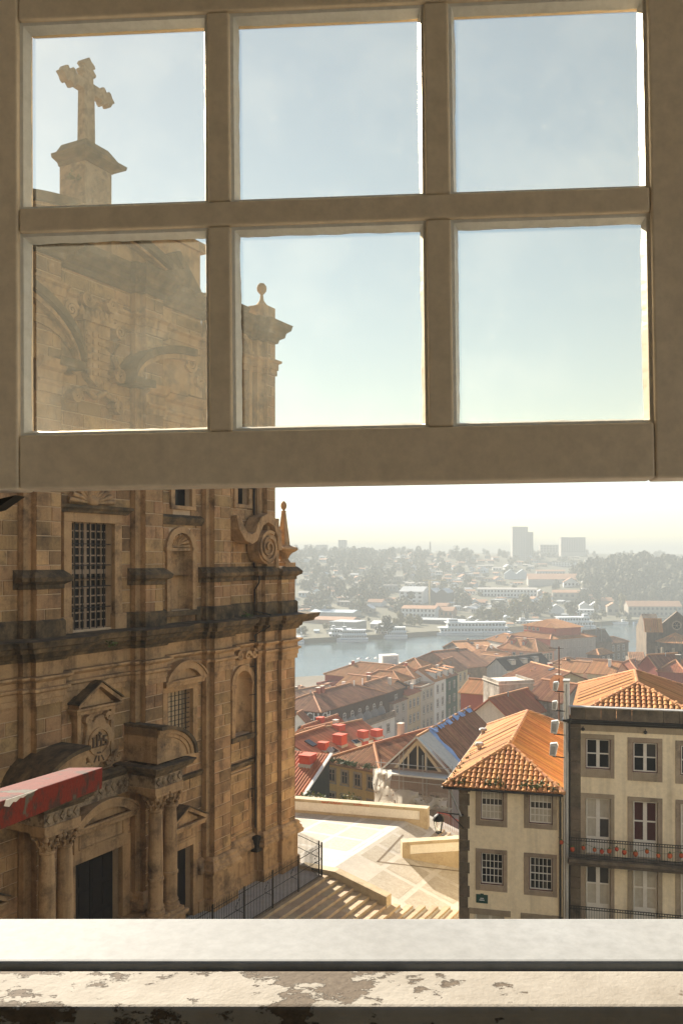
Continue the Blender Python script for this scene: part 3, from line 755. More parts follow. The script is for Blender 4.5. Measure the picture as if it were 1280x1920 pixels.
# side window with iron grille and curved pediment
sw = link('side_window', None, church)
frame_rect(WIN, .34, .14, 'surround', par=sw)
mb = MB(); x0,x1,z0,z1 = WIN
M['blind'] = pm('pale_window_blind', (.55,.42,.26), (.46,.34,.2), 1.5, .9, .1, .01)
MB().box(x0,x1-.05,.42,.5,z0,z1).build('blind', M['blind'], sw)
for i in range(1,7): mb.box(x0+(x1-x0)*i/7-.017,x0+(x1-x0)*i/7+.017,.1,.134,z0,z1)
for j in range(1,11): mb.box(x0,x1,.104,.13,z0+(z1-z0)*j/11-.015,z0+(z1-z0)*j/11+.015)
mb.build('iron_grille', M['iron'], sw)
def ped_seg(cx, half, z0, rise, w, nm, par):
    MB().sweep(neg([(cx-half,0),(cx-half,w-.12),(cx+half,w-.12),(cx+half,0)]), [(-.02,z0-.3),(.03,z0-.3),(.06,z0-.16),(.12,z0-.08),(.12,z0),(-.02,z0)]).build('pediment_base', M['stone_s'], par)
    Rr = (half*half+rise*rise)/(2*rise); zc = z0+rise-Rr; A = math.asin(min(1,half/Rr))
    mb = MB(); mb.arc(cx,zc,Rr-.24,Rr+.1,math.pi/2-A,math.pi/2+A,-w,.05,18); mb.arc(cx,zc,Rr+.1,Rr+.17,math.pi/2-A,math.pi/2+A,-w-.1,.05,18)
    mb.build('pediment_arch', M['stone_s'], par)
    MB().xz([(cx-half+.25,z0),(cx+half-.25,z0)]+[(cx+(Rr-.2)*math.cos(math.pi/2-A+2*A*i/12),zc+(Rr-.2)*math.sin(math.pi/2-A+2*A*i/12)) for i in range(2,11)], -w+.28,.05).build('tympanum', M['stone_s'], par)
def ped_tri(cx, half, z0, rise, w, par, m='stone_s'):
    MB().sweep(neg([(cx-half,0),(cx-half,w-.12),(cx+half,w-.12),(cx+half,0)]), [(-.02,z0-.26),(.03,z0-.26),(.06,z0-.14),(.12,z0-.08),(.12,z0),(-.02,z0)]).build('pediment_base', M[m], par)
    t = .24
    mb = MB()
    for s in (-1,1): mb.xz([(cx+s*half,z0+.003),(cx+s*half,z0+t*.75),(cx,z0+rise+t*.75),(cx,z0+rise-.02)], -w-.003*s,.05)
    mb.build('raking_cornice', M[m], par)
    mb = MB()
    for s in (-1,1): mb.xz([(cx+s*(half+.08),z0+t*.75),(cx+s*(half+.08),z0+t),(cx,z0+rise+t),(cx,z0+rise+t*.75)], -w-.1-.003*s,.05)
    mb.build('raking_cap', M['lichen'], par)
    MB().xz([(cx-half+.2,z0+.002),(cx+half-.2,z0+.002),(cx,z0+rise)], -w+.3,.05).build('tympanum', M[m], par)
ped_seg(-10.38, 1.35, 12.05, .75, .55, 'p', sw)
# side doors with triangular pediments
for cx, hh in ((-10.28,DOOR2),(-22.0,DOOR3)):
    d2 = link('side_door', None, church)
    frame_rect(hh, .34, .16, 'surround', par=d2); ped_tri(cx, 1.32, 4.85, .72, .55, d2)
    MB().box(cx-1.15,cx+1.15,-.16,.05,3.96,4.6).build('lintel', M['stone_s'], d2)
    frame_rect((cx-.7,cx+.7,4.1,4.45), .06, .2, 'lintel_moulding', par=d2, bottom=True)
    for i in (0,1): bevel(MB().box(hh[0]+i*.83,hh[0]+i*.83+.8,.35,.42,-.5,3.6).build('door_leaf', M['dark_in'], d2), .01)
# pointed aedicule with the monogram cartouche
ae = link('aedicule', None, church)
ped_tri(-16.02, 1.2, 11.62, .85, .6, ae)
MB().box(-16.95,-15.08,-.22,.1,8.9,11.36).build('panel', M['stone_s'], ae)
for s in (-1,1): bevel(MB().box(-16.02+s*.95-.1,-16.02+s*.95+.1,-.34,.1,9.0,11.36).build('strip_pilaster', M['stone_s'], ae), .02)
pts = []
for k in range(32):
    a = 2*math.pi*k/32; rr = 1+.10*math.sin(6*a)+.05*math.cos(11*a); pts.append((-15.98+.78*rr*math.cos(a), 10.05+1.08*rr*math.sin(a)))
bevel(MB().xz(pts,-.42,0).build('cartouche', M['stone_s'], ae), .05)
MB().arc(-15.98,10.05,.52,.6,0,2*math.pi,-.5,-.35,24).build('cartouche_ring', M['stone_s'], ae)
M['letter'] = pm('dark_letter_stone', (.13,.085,.05), None, 2, .9, .2, .01)  # darker stone tone for the monogram letters and nails
mb = MB()                                                     # the letters I H S with a small cross over the H
def bars(L): 
    for a,b,c,d in L: mb.box(-15.98+a,-15.98+b,-.5,-.4,10.05+c,10.05+d)
bars([(-.36,-.30,-.2,.2),(-.4,-.26,-.22,-.18),(-.4,-.26,.18,.22),(-.16,-.10,-.2,.32),(.08,.14,-.2,.14),(-.11,.09,.04,.1),(-.2,-.06,-.22,-.18),(.04,.18,-.22,-.18),
      (.0,.05,.1,.42),(-.07,.12,.28,.33),(.24,.42,.16,.22),(.22,.28,.0,.2),(.24,.40,-.03,.03),(.36,.42,-.2,.0),(.22,.4,-.22,-.16)])
mb.build('monogram', M['letter'], ae)
for k in range(3): MB().tube([(-15.98+(k-1)*.05,-.44,9.6),(-15.98+(k-1)*.28,-.44,9.2)],.035,5).build('nail', M['letter'], ae)
for (x,z,r,s,a) in ((-16.55,11.05,.25,1,0),(-15.4,11.05,.25,-1,180),(-16.6,9.1,.25,-1,0),(-15.35,9.1,.25,1,180),(-14.9,9.2,.3,1,90),(-17.1,9.2,.3,-1,90)): volute(x,z,r,-.48,-.1,a0=R(a),s=s,t=.1,n=24,par=ae,name='scroll')
# --- the great portal
po = link('portal', None, church)
frame_rect(DOOR, .5, .22, 'surround', par=po)
MB().box(-17.2,-14.1,-.3,.05,5.5,6.35).build('lintel', M['stone_s'], po)
frame_rect((-16.9,-14.45,5.65,6.2), .07, .35, 'lintel_moulding', par=po, bottom=True)
ped_seg(-15.7, 1.75, 6.65, .72, .7, 'p', po)
dl = MB()
for i in range(2):
    lf = bevel(MB().box(-17.05+i*1.37,-15.73+i*1.37,.38,.46,-.5,5.0).build('door_leaf', M['dark_in'], po), .01)
    for a in range(2):
        for b in range(4): bevel(MB().box(-16.98+i*1.37+a*.62,-16.45+i*1.37+a*.62,.33,.38,.1+b*1.2,1.1+b*1.2).build('door_panel', M['dark_in'], lf), .03)
def column(x, w):
    c = link('column', None, po)
    MB().lathe(x,-w,[(.36,2.0),(.42,2.02),(.44,2.1),(.42,2.2),(.36,2.24),(.36,2.3),(.39,2.36),(.36,2.42),(.325,2.5),(.33,3.5),(.335,3.55),(.37,3.58),(.37,3.68),(.33,3.72),(.325,4.6),(.29,6.4),(.27,6.6),(.31,6.64),(.31,6.7),(.27,6.74)],22).build('shaft', M['stone_s'], c, smooth=40)
    MB().lathe(x,-w,[(.27,6.74),(.29,6.9),(.3,7.1),(.36,7.3),(.42,7.36)],16).build('bell', M['stone_s'], c, smooth=40)
    for lev,(z,rr,n) in enumerate(((6.78,.30,8),(6.98,.33,8))):
        for k in range(n):
            a = 2*math.pi*(k+.5*lev)/n; ca_, sa = math.cos(a), math.sin(a)
            MB().tube([(x+rr*ca_,-w+rr*sa,z),(x+(rr+.05)*ca_,-w+(rr+.05)*sa,z+.16),(x+(rr+.13)*ca_,-w+(rr+.13)*sa,z+.2),(x+(rr+.12)*ca_,-w+(rr+.12)*sa,z+.13)],[.07,.075,.05,.02],5).build('acanthus_leaf', M['stone_s'], c, smooth=60)
    for sx in (-1,1):
        for sy in (-1,1): MB().sphere((x+sx*.33,-w+sy*.33,7.24),.11,8,6).build('capital_scroll', M['stone_s'], c, smooth=60)
    bevel(MB().box(x-.43,x+.43,-w-.43,-w+.43,7.34,7.46).build('abacus', M['stone_s'], c), .02)
    bevel(MB().box(x-.45,x+.45,-w-.45,-w+.45,1.82,2.02).build('base_block', M['stone_s'], c), .02)
M['carve'] = pm('carved_frieze_stone', (.38,.28,.17), (.27,.19,.11), 2, .9, .4, .02, stain=(.1,.07,.045), stain_scale=2.5, stain_at=(.45,.6))
for side, xs_ in ((1,(-13.88,-12.94)),(-1,(-19.86,-18.99))):
    for x in xs_: column(x, 1.7)
    a, b = min(xs_)-.5, max(xs_)+.5
    bevel(MB().box(a,b,-2.2,.1,-.8,1.82).build('column_pedestal', M['stone_s'], po), .03)
    MB().sweep(neg([(a,0),(a,2.15),(b,2.15),(b,0)]), [(0,1.6),(.06,1.62),(.12,1.7),(.12,1.84),(0,1.86)]).build('pedestal_cornice', M['stone_s'], po)
    MB().box(a+.05,b-.05,-2.1,.1,7.46,7.75).build('architrave_block', M['stone_s'], po)
    fz = MB().box(a+.08,b-.08,-2.05,.1,7.75,8.3).build('frieze_block', M['carve'], po)
    for k in range(5):
        x = a+.28+k*(b-a-.56)/4
        if k % 2: MB().sphere((x,-2.06,8.02),.13,8,6,1.35).build('frieze_rosette', M['carve'], fz, smooth=60)
        else: MB().xz([(x-.15,8.02),(x,8.2),(x+.15,8.02),(x,7.84)],-2.13,-2.0).build('frieze_lozenge', M['carve'], fz)
    MB().sweep(neg([(a+.05,0),(a+.05,2.1),(b-.05,2.1),(b-.05,0)]), [(0,8.3),(.08,8.3),(.12,8.4),(.3,8.5),(.34,8.62),(.42,8.7),(.42,8.76),(0,8.8)]).build('cornice', M['lichen'], po)
    # cut end of the broken curved pediment
    s = side; xi = -14.05 if s > 0 else -18.15
    cv = [(xi+s*2.35*math.sin(R(90*i/12)), 8.85+1.5*math.cos(R(90*i/12))) for i in range(13)]
    MB().xz([(xi,8.8)]+cv+[(xi+s*2.2,8.8)], -1.95, .1).build('pediment_core', M['stone_s'], po)
    for t0,t1,dw,m in ((.0,.16,.28,'lichen'),(.16,.34,.16,'stone_s'),(.34,.5,.08,'stone_s')):
        mb = MB()
        for (p,q) in zip(cv[:-1],cv[1:]):
            f = lambda pt,t: (xi+(pt[0]-xi)*(1-t/2.35), 8.85+(pt[1]-8.85)*(1-t/1.5))
            mb.xz([f(p,t0-.12),f(q,t0-.12),f(q,t1-.12),f(p,t1-.12)], -1.95-dw, .1)
        mb.build('pediment_arch', M[m], po)
MB().box(-18.5,-13.4,-.5,.1,7.5,8.3).build('frieze_band', M['carve'], po)
MB().sweep(neg([(-18.5,.45),(-13.4,.45)]), [(0,8.3),(.08,8.3),(.2,8.45),(.3,8.55),(.3,8.65),(0,8.75)]).build('band_cornice', M['lichen'], po)
for k in range(13): x = -18.1+k*.36; (MB().sphere((x,-.52,7.95),.12,8,6,1.4) if k % 2 else MB().xz([(x-.14,7.95),(x,8.15),(x+.14,7.95),(x,7.75)],-.57,-.4)).build('frieze_rosette' if k % 2 else 'frieze_lozenge', M['carve'], po, smooth=50)
# sloping moulding at the foot of the side bay wall
MB().sweep(neg([(-11.9,0),(-8.7,0)]), [(0,6.9),(.06,6.9),(.16,7.05),(.2,7.15),(0,7.2)]).build('string_course', M['lichen'], church)
# --- great scroll buttress and obelisk over the attic
sc_ = link('scroll_buttress', None, church)
pts = [(-6.95,20.2),(-6.75,19.5),(-6.2,18.9),(-5.6,18.7),(-5.1,18.9),(-4.8,19.4),(-4.55,19.75),(-4.1,19.95),(-3.55,19.75),(-3.2,19.2),(-3.1,18.4)]
inner = [(-6.6,20.25),(-6.4,19.75),(-6.0,19.35),(-5.6,19.25),(-5.25,19.4),(-5.05,19.85),(-4.8,20.2),(-4.1,20.45),(-3.3,20.15),(-2.82,19.45),(-2.75,18.4)]
mb = MB()
for i in range(len(pts)-1): mb.xz([pts[i],pts[i+1],inner[i+1],inner[i]], -.95,-.1)
bevel(mb.build('curved_back', M['stone_s'], sc_), .03)
volute(-4.0,18.55,.98,-.98,-.1,turns=2.6,a0=R(60),s=1,t=.17,name='volute',m='stone_s',n=56,par=sc_)
MB().arc(-4.0,18.55,.02,.92,0,2*math.pi,-.84,-.1,28).build('volute_field', M['stone_s'], sc_)
MB().box(-3.08,-2.78,-.75,0,17.4,20.2).build('scroll_end', M['stone_s'], sc_)
ob = link('obelisk', None, church)
mb = MB(); q = .2
mb.add([(-1.8-.26,-.66,18.75),(-1.8+.26,-.66,18.75),(-1.8+.26,-.14,18.75),(-1.8-.26,-.14,18.75),(-1.8-.09,-.49,20.65),(-1.8+.09,-.49,20.65),(-1.8+.09,-.31,20.65),(-1.8-.09,-.31,20.65)],
       [(0,1,5,4),(1,2,6,5),(2,3,7,6),(3,0,4,7),(4,5,6,7)]); mb.build('spire', M['stone_s'], ob)
MB().lathe(-1.8,-.4,[(.09,20.6),(.16,20.68),(.06,20.74),(.14,20.85),(.18,20.98),(.16,21.12),(.08,21.24),(1e-3,21.28)],14).build('ball', M['stone_s'], ob, smooth=50)
MB().lathe(-1.8,-.4,[(.3,18.8),(.42,18.66),(.78,18.58),(.84,18.48),(.78,18.4),(.5,18.25),(.36,18.1),(.26,17.9),(.4,17.72),(.44,17.66)],20).build('baluster', M['stone_s'], ob, smooth=35)
bevel(MB().box(-2.3,-1.3,-.9,.1,17.3,17.7).build('foot', M['stone_s'], ob), .02)
# rainwater pipe with brackets
MB().tube([(-4.35,-.16,z) for z in (24.0,17.5)]+[(-4.35,-.5,17.2),(-4.35,-.5,16.6),(-4.35,-.2,16.2),(-4.35,-.2,15.0),(-4.35,-1.25,14.85),(-4.35,-1.2,14.2),(-4.35,-.25,13.7),(-4.35,-.25,3.0)], .045, 7).build('rain_pipe', M['iron'], church, smooth=60)
for z in (21.8,18.4,13.4,11.95,10.4,8.9,6.9,5.2): MB().tube([(-4.75,-.12,z),(-4.3,-.28,z)], .022, 5).build('pipe_bracket', M['iron'], church)
bevel(MB().box(-4.6,-4.1,-.55,-.05,1.7,2.55).build('pipe_box', M['iron'], church), .02)
# small weeds rooted in the cornice
def weed(mb, c, r, n, s, rnd):
    for _ in range(n):
        p = Vector(c)+Vector((rnd.gauss(0,r),rnd.gauss(0,r),abs(rnd.gauss(0,r))*.9)); d = Vector((rnd.uniform(-1,1),rnd.uniform(-1,1),rnd.uniform(-.2,1))).normalized()*s*rnd.uniform(.6,1.4)
        e = d.cross(Vector((rnd.uniform(-1,1),rnd.uniform(-1,1),rnd.uniform(-1,1)))).normalized()*s*.35
        mb.add([p-e*.3, p+d*.5-e, p+d, p+d*.5+e], [(0,1,2,3)])
rw = random.Random(11)
for (x,w,z) in ((-15.7,.9,14.15),(-6.4,1.15,14.8),(-17.2,.2,33.9)):
    mb = MB(); weed(mb,(x,-w,z),.12,40,.14,rw); mb.build('cornice_weed', M['leaf'], church)
# ================================================================== NEAR HOUSES
HF = Frame((2.65, 42.0, -20.3), R(-13.5))
M['dk_red'] = pm('dark_red_frame', (.10,.02,.015), None, 4, .6, .1, .003)
M['gutter'] = pm('dark_zinc_gutter', (.045,.042,.038), (.03,.028,.025), 3, .5, .1, .003, metal=.3)
M['zinc']   = pm('pale_zinc', (.45,.43,.39), (.36,.34,.30), 3, .5, .1, .003, metal=.2)
M['green_sign'] = pm('green_street_plaque', (.02,.07,.055), None, 3, .4, 0)
M['letter_w'] = pm('white_lettering', (.75,.74,.70), None, 3, .7, 0)
M['ridge']  = pm('ridge_tile', (.55,.27,.12), (.44,.20,.085), 1.5, .85, .3, .01, rnd=.25, stain=(.25,.13,.07), stain_scale=1.5, stain_at=(.6,.8))
def text(name, s, size, mat, parent, loc, rot=(R(90),0,0), ext=.01, align='CENTER'):
    cu = bpy.data.curves.new(name,'FONT'); cu.body = s; cu.size = size; cu.extrude = ext; cu.align_x = align; cu.align_y = 'CENTER'
    tmp = bpy.data.objects.new(name, cu); C.objects.link(tmp)
    dg = bpy.context.evaluated_depsgraph_get(); me = bpy.data.meshes.new_from_object(tmp.evaluated_get(dg))
    C.objects.unlink(tmp); bpy.data.objects.remove(tmp)
    me.materials.clear(); me.materials.append(mat)
    return link(name, me, parent, loc=loc, rot=rot)
def rect(fr, x0, x1, y0, y1, w=0.0, org=0.0):
    """photo rectangle -> (x0,x1,z0,z1) on a facade (y0 top, y1 bottom, at the left edge)"""
    a = fr.at(x0, y0, w); b = fr.at(x1, y0, w); c = fr.at(x0, y1, w)
    return (a[0]-org, b[0]-org, c[1], a[1])
PANE = {}
def pane_mesh(m):
    if m not in PANE: PANE[m] = MB().box(-.5,.5,-.006,.006,-.5,.5).mesh('pane', M[m])
    return PANE[m]
def window(root, r, cols, rows, glass, frame='white_p', fd=.2, outer=None, bar=.022, leaf_split=None, surround=None, sur_m='granite', sill=True, solid=0.0, name='window'):
    """casement or sash: frame with glazing bars, one pane per light, stone surround"""
    x0,x1,z0,z1 = r; w, h = x1-x0, z1-z0
    o = MB(); t = .05
    o.box(x0,x0+t,fd-.05,fd+.03,z0,z1); o.box(x1-t,x1,fd-.05,fd+.03,z0,z1); o.box(x0+t,x1-t,fd-.05,fd+.03,z1-t,z1); o.box(x0+t,x1-t,fd-.05,fd+.03,z0,z0+t)
    ax, bx, az, bz = x0+t, x1-t, z0+t+solid, z1-t
    for i in range(1, cols):
        b = bar*(2.6 if leaf_split and i == leaf_split else 1); cx = ax+(bx-ax)*i/cols; o.box(cx-b,cx+b,fd-.03,fd+.02,z0+t,bz)
    for j in range(1, rows):
        b = bar*(1.6 if rows > 2 and j == rows//2 else 1); cz = az+(bz-az)*j/rows; o.box(ax,bx,fd-.028,fd+.018,cz-b,cz+b)
    if solid: o.box(ax,bx,fd-.02,fd+.02,z0+t,az)
    wd = o.build(name, M[frame], root)
    for i in range(cols):
        for j in range(rows):
            g = glass[(i*rows+j) % len(glass)] if isinstance(glass, (list,tuple)) else glass
            link('pane', pane_mesh(g), wd, loc=(ax+(bx-ax)*(i+.5)/cols, fd+.005, az+(bz-az)*(j+.5)/rows), scale=((bx-ax)/cols,1,(bz-az)/rows))
    if outer:
        f = MB(); u = .035; f.box(x0-u,x0,fd-.12,fd,z0-u,z1+u); f.box(x1,x1+u,fd-.12,fd,z0-u,z1+u); f.box(x0,x1,fd-.12,fd,z1,z1+u); f.box(x0,x1,fd-.12,fd,z0-u,z0); f.build('outer_frame', M[outer], wd)
    if surround:
        a,b,c,d = surround; L = x0-a-.036; 
        for nm, q in (('jamb_stone',(a,x0-.036,c,z1+.036)),('jamb_stone',(x1+.036,b,c,z1+.036)),('lintel_stone',(a,b,z1+.036,d)),('sill_stone',(x0-.036,x1+.036,c,z0-.036))):
            bevel(MB().box(q[0]+.003,q[1]-.003,-.035,.1,q[2]+.003,q[3]-.003).build(nm, M[sur_m], wd), .006)
    return wd
# individual barrel tiles on a slope; the far slopes stay ribbed sheets
def tile_mesh(m, L=.44, r0=.115, r1=.095):
    mb = MB(); n = 5
    for k in range(n+1):
        a = math.pi*k/n; mb.v.append((r0*math.cos(a),0,r0*math.sin(a)*.8)); mb.v.append((r1*math.cos(a),L,r1*math.sin(a)*.8))
    for k in range(n): mb.f.append((2*k,2*k+1,2*k+3,2*k+2))
    mb.f.append(tuple(2*k for k in range(n+1)))
    return mb.mesh('roof_tile', M[m], smooth=50)
def tiles(root, e0, e1, r0, r1, tm, col=.245, course=.36, limit=400, seed=1, holes=None):
    e0,e1,r0,r1 = map(Vector,(e0,e1,r0,r1)); W = (e1-e0).length; u = (e1-e0)/W; q = r0-e0; v = q-u*q.dot(u); H = v.length; v /= H; n = u.cross(v)
    a, b = (r0-e0).dot(u), (r1-e0).dot(u); rnd = random.Random(seed)
    cnt = 0; nc = int(W/col)
    for i in range(nc):
        x = (i+.5)*W/nc
        T = H*x/max(a,1e-6) if x < a else (H*(W-x)/max(W-b,1e-6) if x > b else H)
        for j in range(int(T/course)+1):
            y = j*course-.06
            if y > T-.12: break
            p = e0+u*(x+rnd.uniform(-.008,.008))+v*y+n*(.025+.03)
            rx = rnd.uniform(-.03,.03)
            vv = (v*math.cos(.075)-n*math.sin(.075)).normalized(); vv = (vv+u*rx).normalized(); uu = vv.cross(n).normalized(); nn = uu.cross(vv)
            m = Matrix((( uu.x,vv.x,nn.x,p.x),(uu.y,vv.y,nn.y,p.y),(uu.z,vv.z,nn.z,p.z),(0,0,0,1)))
            link('roof_tile', tm, root, matrix=m); cnt += 1
def caps(root, p, q, m='ridge', r=.13, L=.42):
    p, q = Vector(p), Vector(q); n = max(1,int((q-p).length/L)); d = (q-p)/n
    for k in range(n):
        MB().tube([p+d*(k-.04)+Vector((0,0,.03)), p+d*(k+1.0)+Vector((0,0,.03))], [r,r*.84], 8).build('ridge_tile', M[m], root, smooth=50)

# ------------------------------------------------------------------ cream corner house
hx = HF.x(1054.5)
h1 = empty('corner_house', HF.o, HF.th, 'narrow cream rendered house with orange hipped roof at the corner of the square', 'house')
ez = HF.at(861,1472)[1]                                        # eave height
wr = {}
W1 = [((901,941.5,1484,1536),(891,950.5,1475,1547)), ((992,1034,1490,1543),(981.5,1044,1482,1552)), ((901,941.5,1600,1657),(891,950.5,1590,1668)), ((992,1034,1608,1668),(981.5,1044,1598,1677))]
rs = [(rect(HF,*a), rect(HF,*b)) for a, b in W1]
gfw = rect(HF,890,945,1713,1800); gfd = rect(HF,987,1045,1723,1840)
holes_ = [(r[0]-.036,r[1]+.036,r[2]-.036,r[3]+.036) for r, s in rs] + [gfw, gfd]
mb = MB(); mb.holes(0, hx, -2.5, ez, holes_, 0, .32); mb.poly((0,0,-.5),(0,0,ez),(0,15,ez),(0,15,-.5)); mb.poly((hx,0,-.5),(hx,15,-.5),(hx,15,ez),(hx,0,ez)); mb.poly((0,15,-.5),(0,15,ez),(hx,15,ez),(hx,15,-.5))
mb.build('wall', M['cream'], h1)
for k, (r, s) in enumerate(rs):
    window(h1, r, 5, 4, ['curtain','curtain','glass_m','curtain'] if k < 2 else ['glass','glass','glass_m','glass','glass'], outer='dk_red', surround=s, bar=.016)
window(h1, gfw, 2, 2, 'curtain', fd=.2, leaf_split=1, bar=.03)
bevel(MB().box(gfd[0],gfd[1],.2,.26,gfd[2],gfd[3]).build('street_door', M['dk_red'], h1), .01)
for r in (gfw, gfd): bevel(MB().box(r[0]-.3,r[1]+.3,-.04,.05,r[3],r[3]+.28).build('lintel_stone', M['granite'], h1), .01)
# granite quoins up the left corner
z = -2.5; k = 0; qx = HF.x(877.5)
while z < ez-.3:
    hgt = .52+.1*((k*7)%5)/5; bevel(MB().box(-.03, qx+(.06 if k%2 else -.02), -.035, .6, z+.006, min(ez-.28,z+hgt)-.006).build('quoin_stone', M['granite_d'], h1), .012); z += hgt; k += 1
bevel(MB().box(-.05, qx+.1, -.1, .6, ez-.28, ez-.02).build('quoin_capital', M['granite_d'], h1), .02)
MB().box(.02, hx, -.05, .1, ez-.2, ez-.015).build('eaves_band', M['granite'], h1)
# roof
OV = .42; rise = 1.55; x0, x1, y0, y1 = -.72, hx+.05, -OV, 15.2; xm = (x0+x1)/2; hh = (x1-x0)/2
E0,E1,E2,E3 = (x0,y0,ez),(x1,y0,ez),(x1,y1,ez),(x0,y1,ez); Ra, Rb = (xm,y0+hh*1.02,ez+rise),(xm,y1-hh*1.02,ez+rise)
mb = MB(); mb.roof(E3,E0,Ra,Rb,.235,.07,seg=3); mb.roof(E1,E2,Rb,Ra,.235,.07,seg=3); mb.build('roof_slope', M['tile'], h1, kind='stuff')
MB().roof(E2,E3,Rb,Rb,.26,.06).build('back_slope', M['tile2'], h1, kind='stuff'); MB().slab([Vector(E0)-Vector((0,0,.02)),Vector(E1)-Vector((0,0,.02)),Vector(Ra)-Vector((0,0,.02))],.08).build('roof_deck', M['tile2'], h1)
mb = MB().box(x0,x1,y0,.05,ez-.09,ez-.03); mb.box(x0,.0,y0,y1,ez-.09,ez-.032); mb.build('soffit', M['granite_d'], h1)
TM = tile_mesh('tile'); tiles(h1, E0, E1, Ra, Ra, TM, seed=2)
caps(h1, E0, Ra); caps(h1, E1, Ra); caps(h1, Ra, Rb); caps(h1, E3, Rb); caps(h1, E2, Rb)
# pale mortar lines running up the left slope
for t in (.24,.34,.44,.54,.64,.74):
    p = Vector(E0)+(Vector(E3)-Vector(E0))*t; vtop = Vector((xm, p.y, ez+rise)); q = p+(vtop-p)*(.98)
    MB().tube([p+(vtop-p)*.05+Vector((-.02,0,.085)), q+Vector((-.02,0,.085))], .022, 4).build('mortar_line', M['capstone'], h1)
MB().tube([(x0-.02,y0-.06,ez-.05),(x1,y0-.06,ez-.07)], .06, 7).build('gutter', M['gutter'], h1, smooth=60)
MB().tube([(x0-.06,y0-.06,ez-.05),(x0-.06,y1,ez-.05)], .055, 7).build('gutter', M['zinc'], h1, smooth=60)
px_ = HF.x(1050); MB().tube([(px_,-.3,ez-.1),(px_,-.12,ez-.5),(px_,-.1,-.5)], .055, 7).build('downpipe', M['gutter'], h1, smooth=60)
MB().tube([(-.5,-.2,ez-.12),(.1,-.12,ez-1.5)], .05, 6).build('downpipe', M['zinc'], h1, smooth=60)
# roof vents
for (pxv,pyv,hv) in ((905,1372,.45),(898,1402,.5),(911,1350,.5)):
    best = None
    for i in range(400):                                       # sight line onto the left slope
        Y = 40+i*.05; p = unproj(pxv,pyv+6,Y); dx,dy = p.x-HF.o.x, p.y-HF.o.y; lx, ly, lz = dx*HF.c+dy*HF.s, -dx*HF.s+dy*HF.c, p.z-HF.o.z
        if x0 < lx < xm and lz <= ez+rise*(lx-x0)/hh: best = (lx,ly,lz); break
    if best:
        lx,ly,lz = best; MB().lathe(lx,ly,[(.13,lz-.15),(.13,lz+hv*.55),(.24,lz+hv*.6),(.26,lz+hv*.75),(.2,lz+hv*.95),(1e-3,lz+hv)],14).build('roof_vent', M['zinc'], h1, smooth=45)
# street plaque and its small lettering lines
pl = rect(HF,892,914,1676,1692); bevel(MB().box(pl[0],pl[1],-.03,.02,pl[2],pl[3]).build('street_plaque', M['green_sign'], h1), .01)
pw_, ph_ = pl[1]-pl[0], pl[3]-pl[2]; MB().box(pl[0]+pw_*.36,pl[0]+pw_*.64,-.028,.02,pl[3]-.01,pl[3]+ph_*.1).build('plaque_crest', M['green_sign'], h1)
for zz, n_, x_a, x_b in ((.56,4,.36,.66),(.36,6,.28,.72)):      # lettering too small to read in the photo: two rows of strokes
    for k in range(n_):
        x = pl[0]+pw_*(x_a+(x_b-x_a)*(k+.5)/n_); MB().box(x-.018,x+.014,-.034,-.029,pl[2]+ph_*zz-.025,pl[2]+ph_*zz+.025).build('plaque_stroke', M['letter_w'], h1)
# weeds along the gutter and on the slope
rw = random.Random(4)
for k in range(26):
    x = rw.uniform(x0+1.1,x1-.1) if k < 20 else rw.uniform(x0+.2,x0+1); mb = MB(); weed(mb,(x,y0+rw.uniform(.1,.45),ez+rw.uniform(.05,.22)),.09,26,.12,rw); mb.build('gutter_weed', M['leaf'], h1)
for k in range(5): mb = MB(); weed(mb,(x0+.25+.06*k,y0+1.6+k*1.1,ez+.2),.1,22,.11,rw); mb.build('roof_weed', M['leaf'], h1)
# ------------------------------------------------------------------ tall house on the right
hx2 = HF.x(1067); XR = HF.x(1332); W2 = XR-hx2
h2 = empty('balcony_house', HF.world(hx2,0,0), HF.th, 'tall cream house with granite window surrounds and iron balconies on the right', 'house')
zp = HF.at(1068,1352)[1]; zt = HF.at(1068,1326,.25)[1]
def r2(*a): return rect(HF,*a,org=hx2)
cols2 = [(1098,1142,1087,1151),(1186.5,1230.5,1175.5,1241),(1276,1322,1265,1331)]
dy = (0,7,13)
rowsA = [(r2(a,b,1386+d,1440+d), r2(c,e,1375+d,1456+d)) for (a,b,c,e),d in zip(cols2,dy)]
rowsB = [(r2(a,b,1497+d*.9,1599+d), r2(c,e,1486+d,1599+d)) for (a,b,c,e),d in zip(cols2,dy)]
rowsC = [(r2(a,b,1617+d*1.2,1722+d*1.4), r2(c,e,1607+d*1.2,1722+d*1.4)) for (a,b,c,e),d in zip(cols2,dy)]
fl1 = HF.at(1068,1599)[1]; fl2 = HF.at(1068,1724)[1]
fixed = []
for rr, zb in ((rowsA,None),(rowsB,fl1),(rowsC,fl2)):
    for r, s in rr:
        if zb is not None: r = (r[0],r[1],zb+.02,r[3]); s = (s[0],s[1],zb,s[3])
        fixed.append((r,s,zb))
mb = MB(); mb.holes(0,W2,-3,zp,[(r[0]-.036,r[1]+.036,r[2]-.036,r[3]+.036) for r,s,zb in fixed],0,.34)
mb.poly((0,0,-.5),(0,0,zp),(0,12,zp),(0,12,-.5)); mb.poly((W2,0,-.5),(W2,12,-.5),(W2,12,zp),(W2,0,zp)); mb.build('wall', M['cream'], h2)
M['maroon'] = pm('dark_red_curtain', (.06,.012,.01), None, 3, .8, .1, .01)
gl = [['glass'],['glass','glass','glass','glass_m'],['glass'],['curtain','curtain','glass_m'],['maroon'],['curtain'],['curtain','glass_m'],['curtain'],['curtain']]
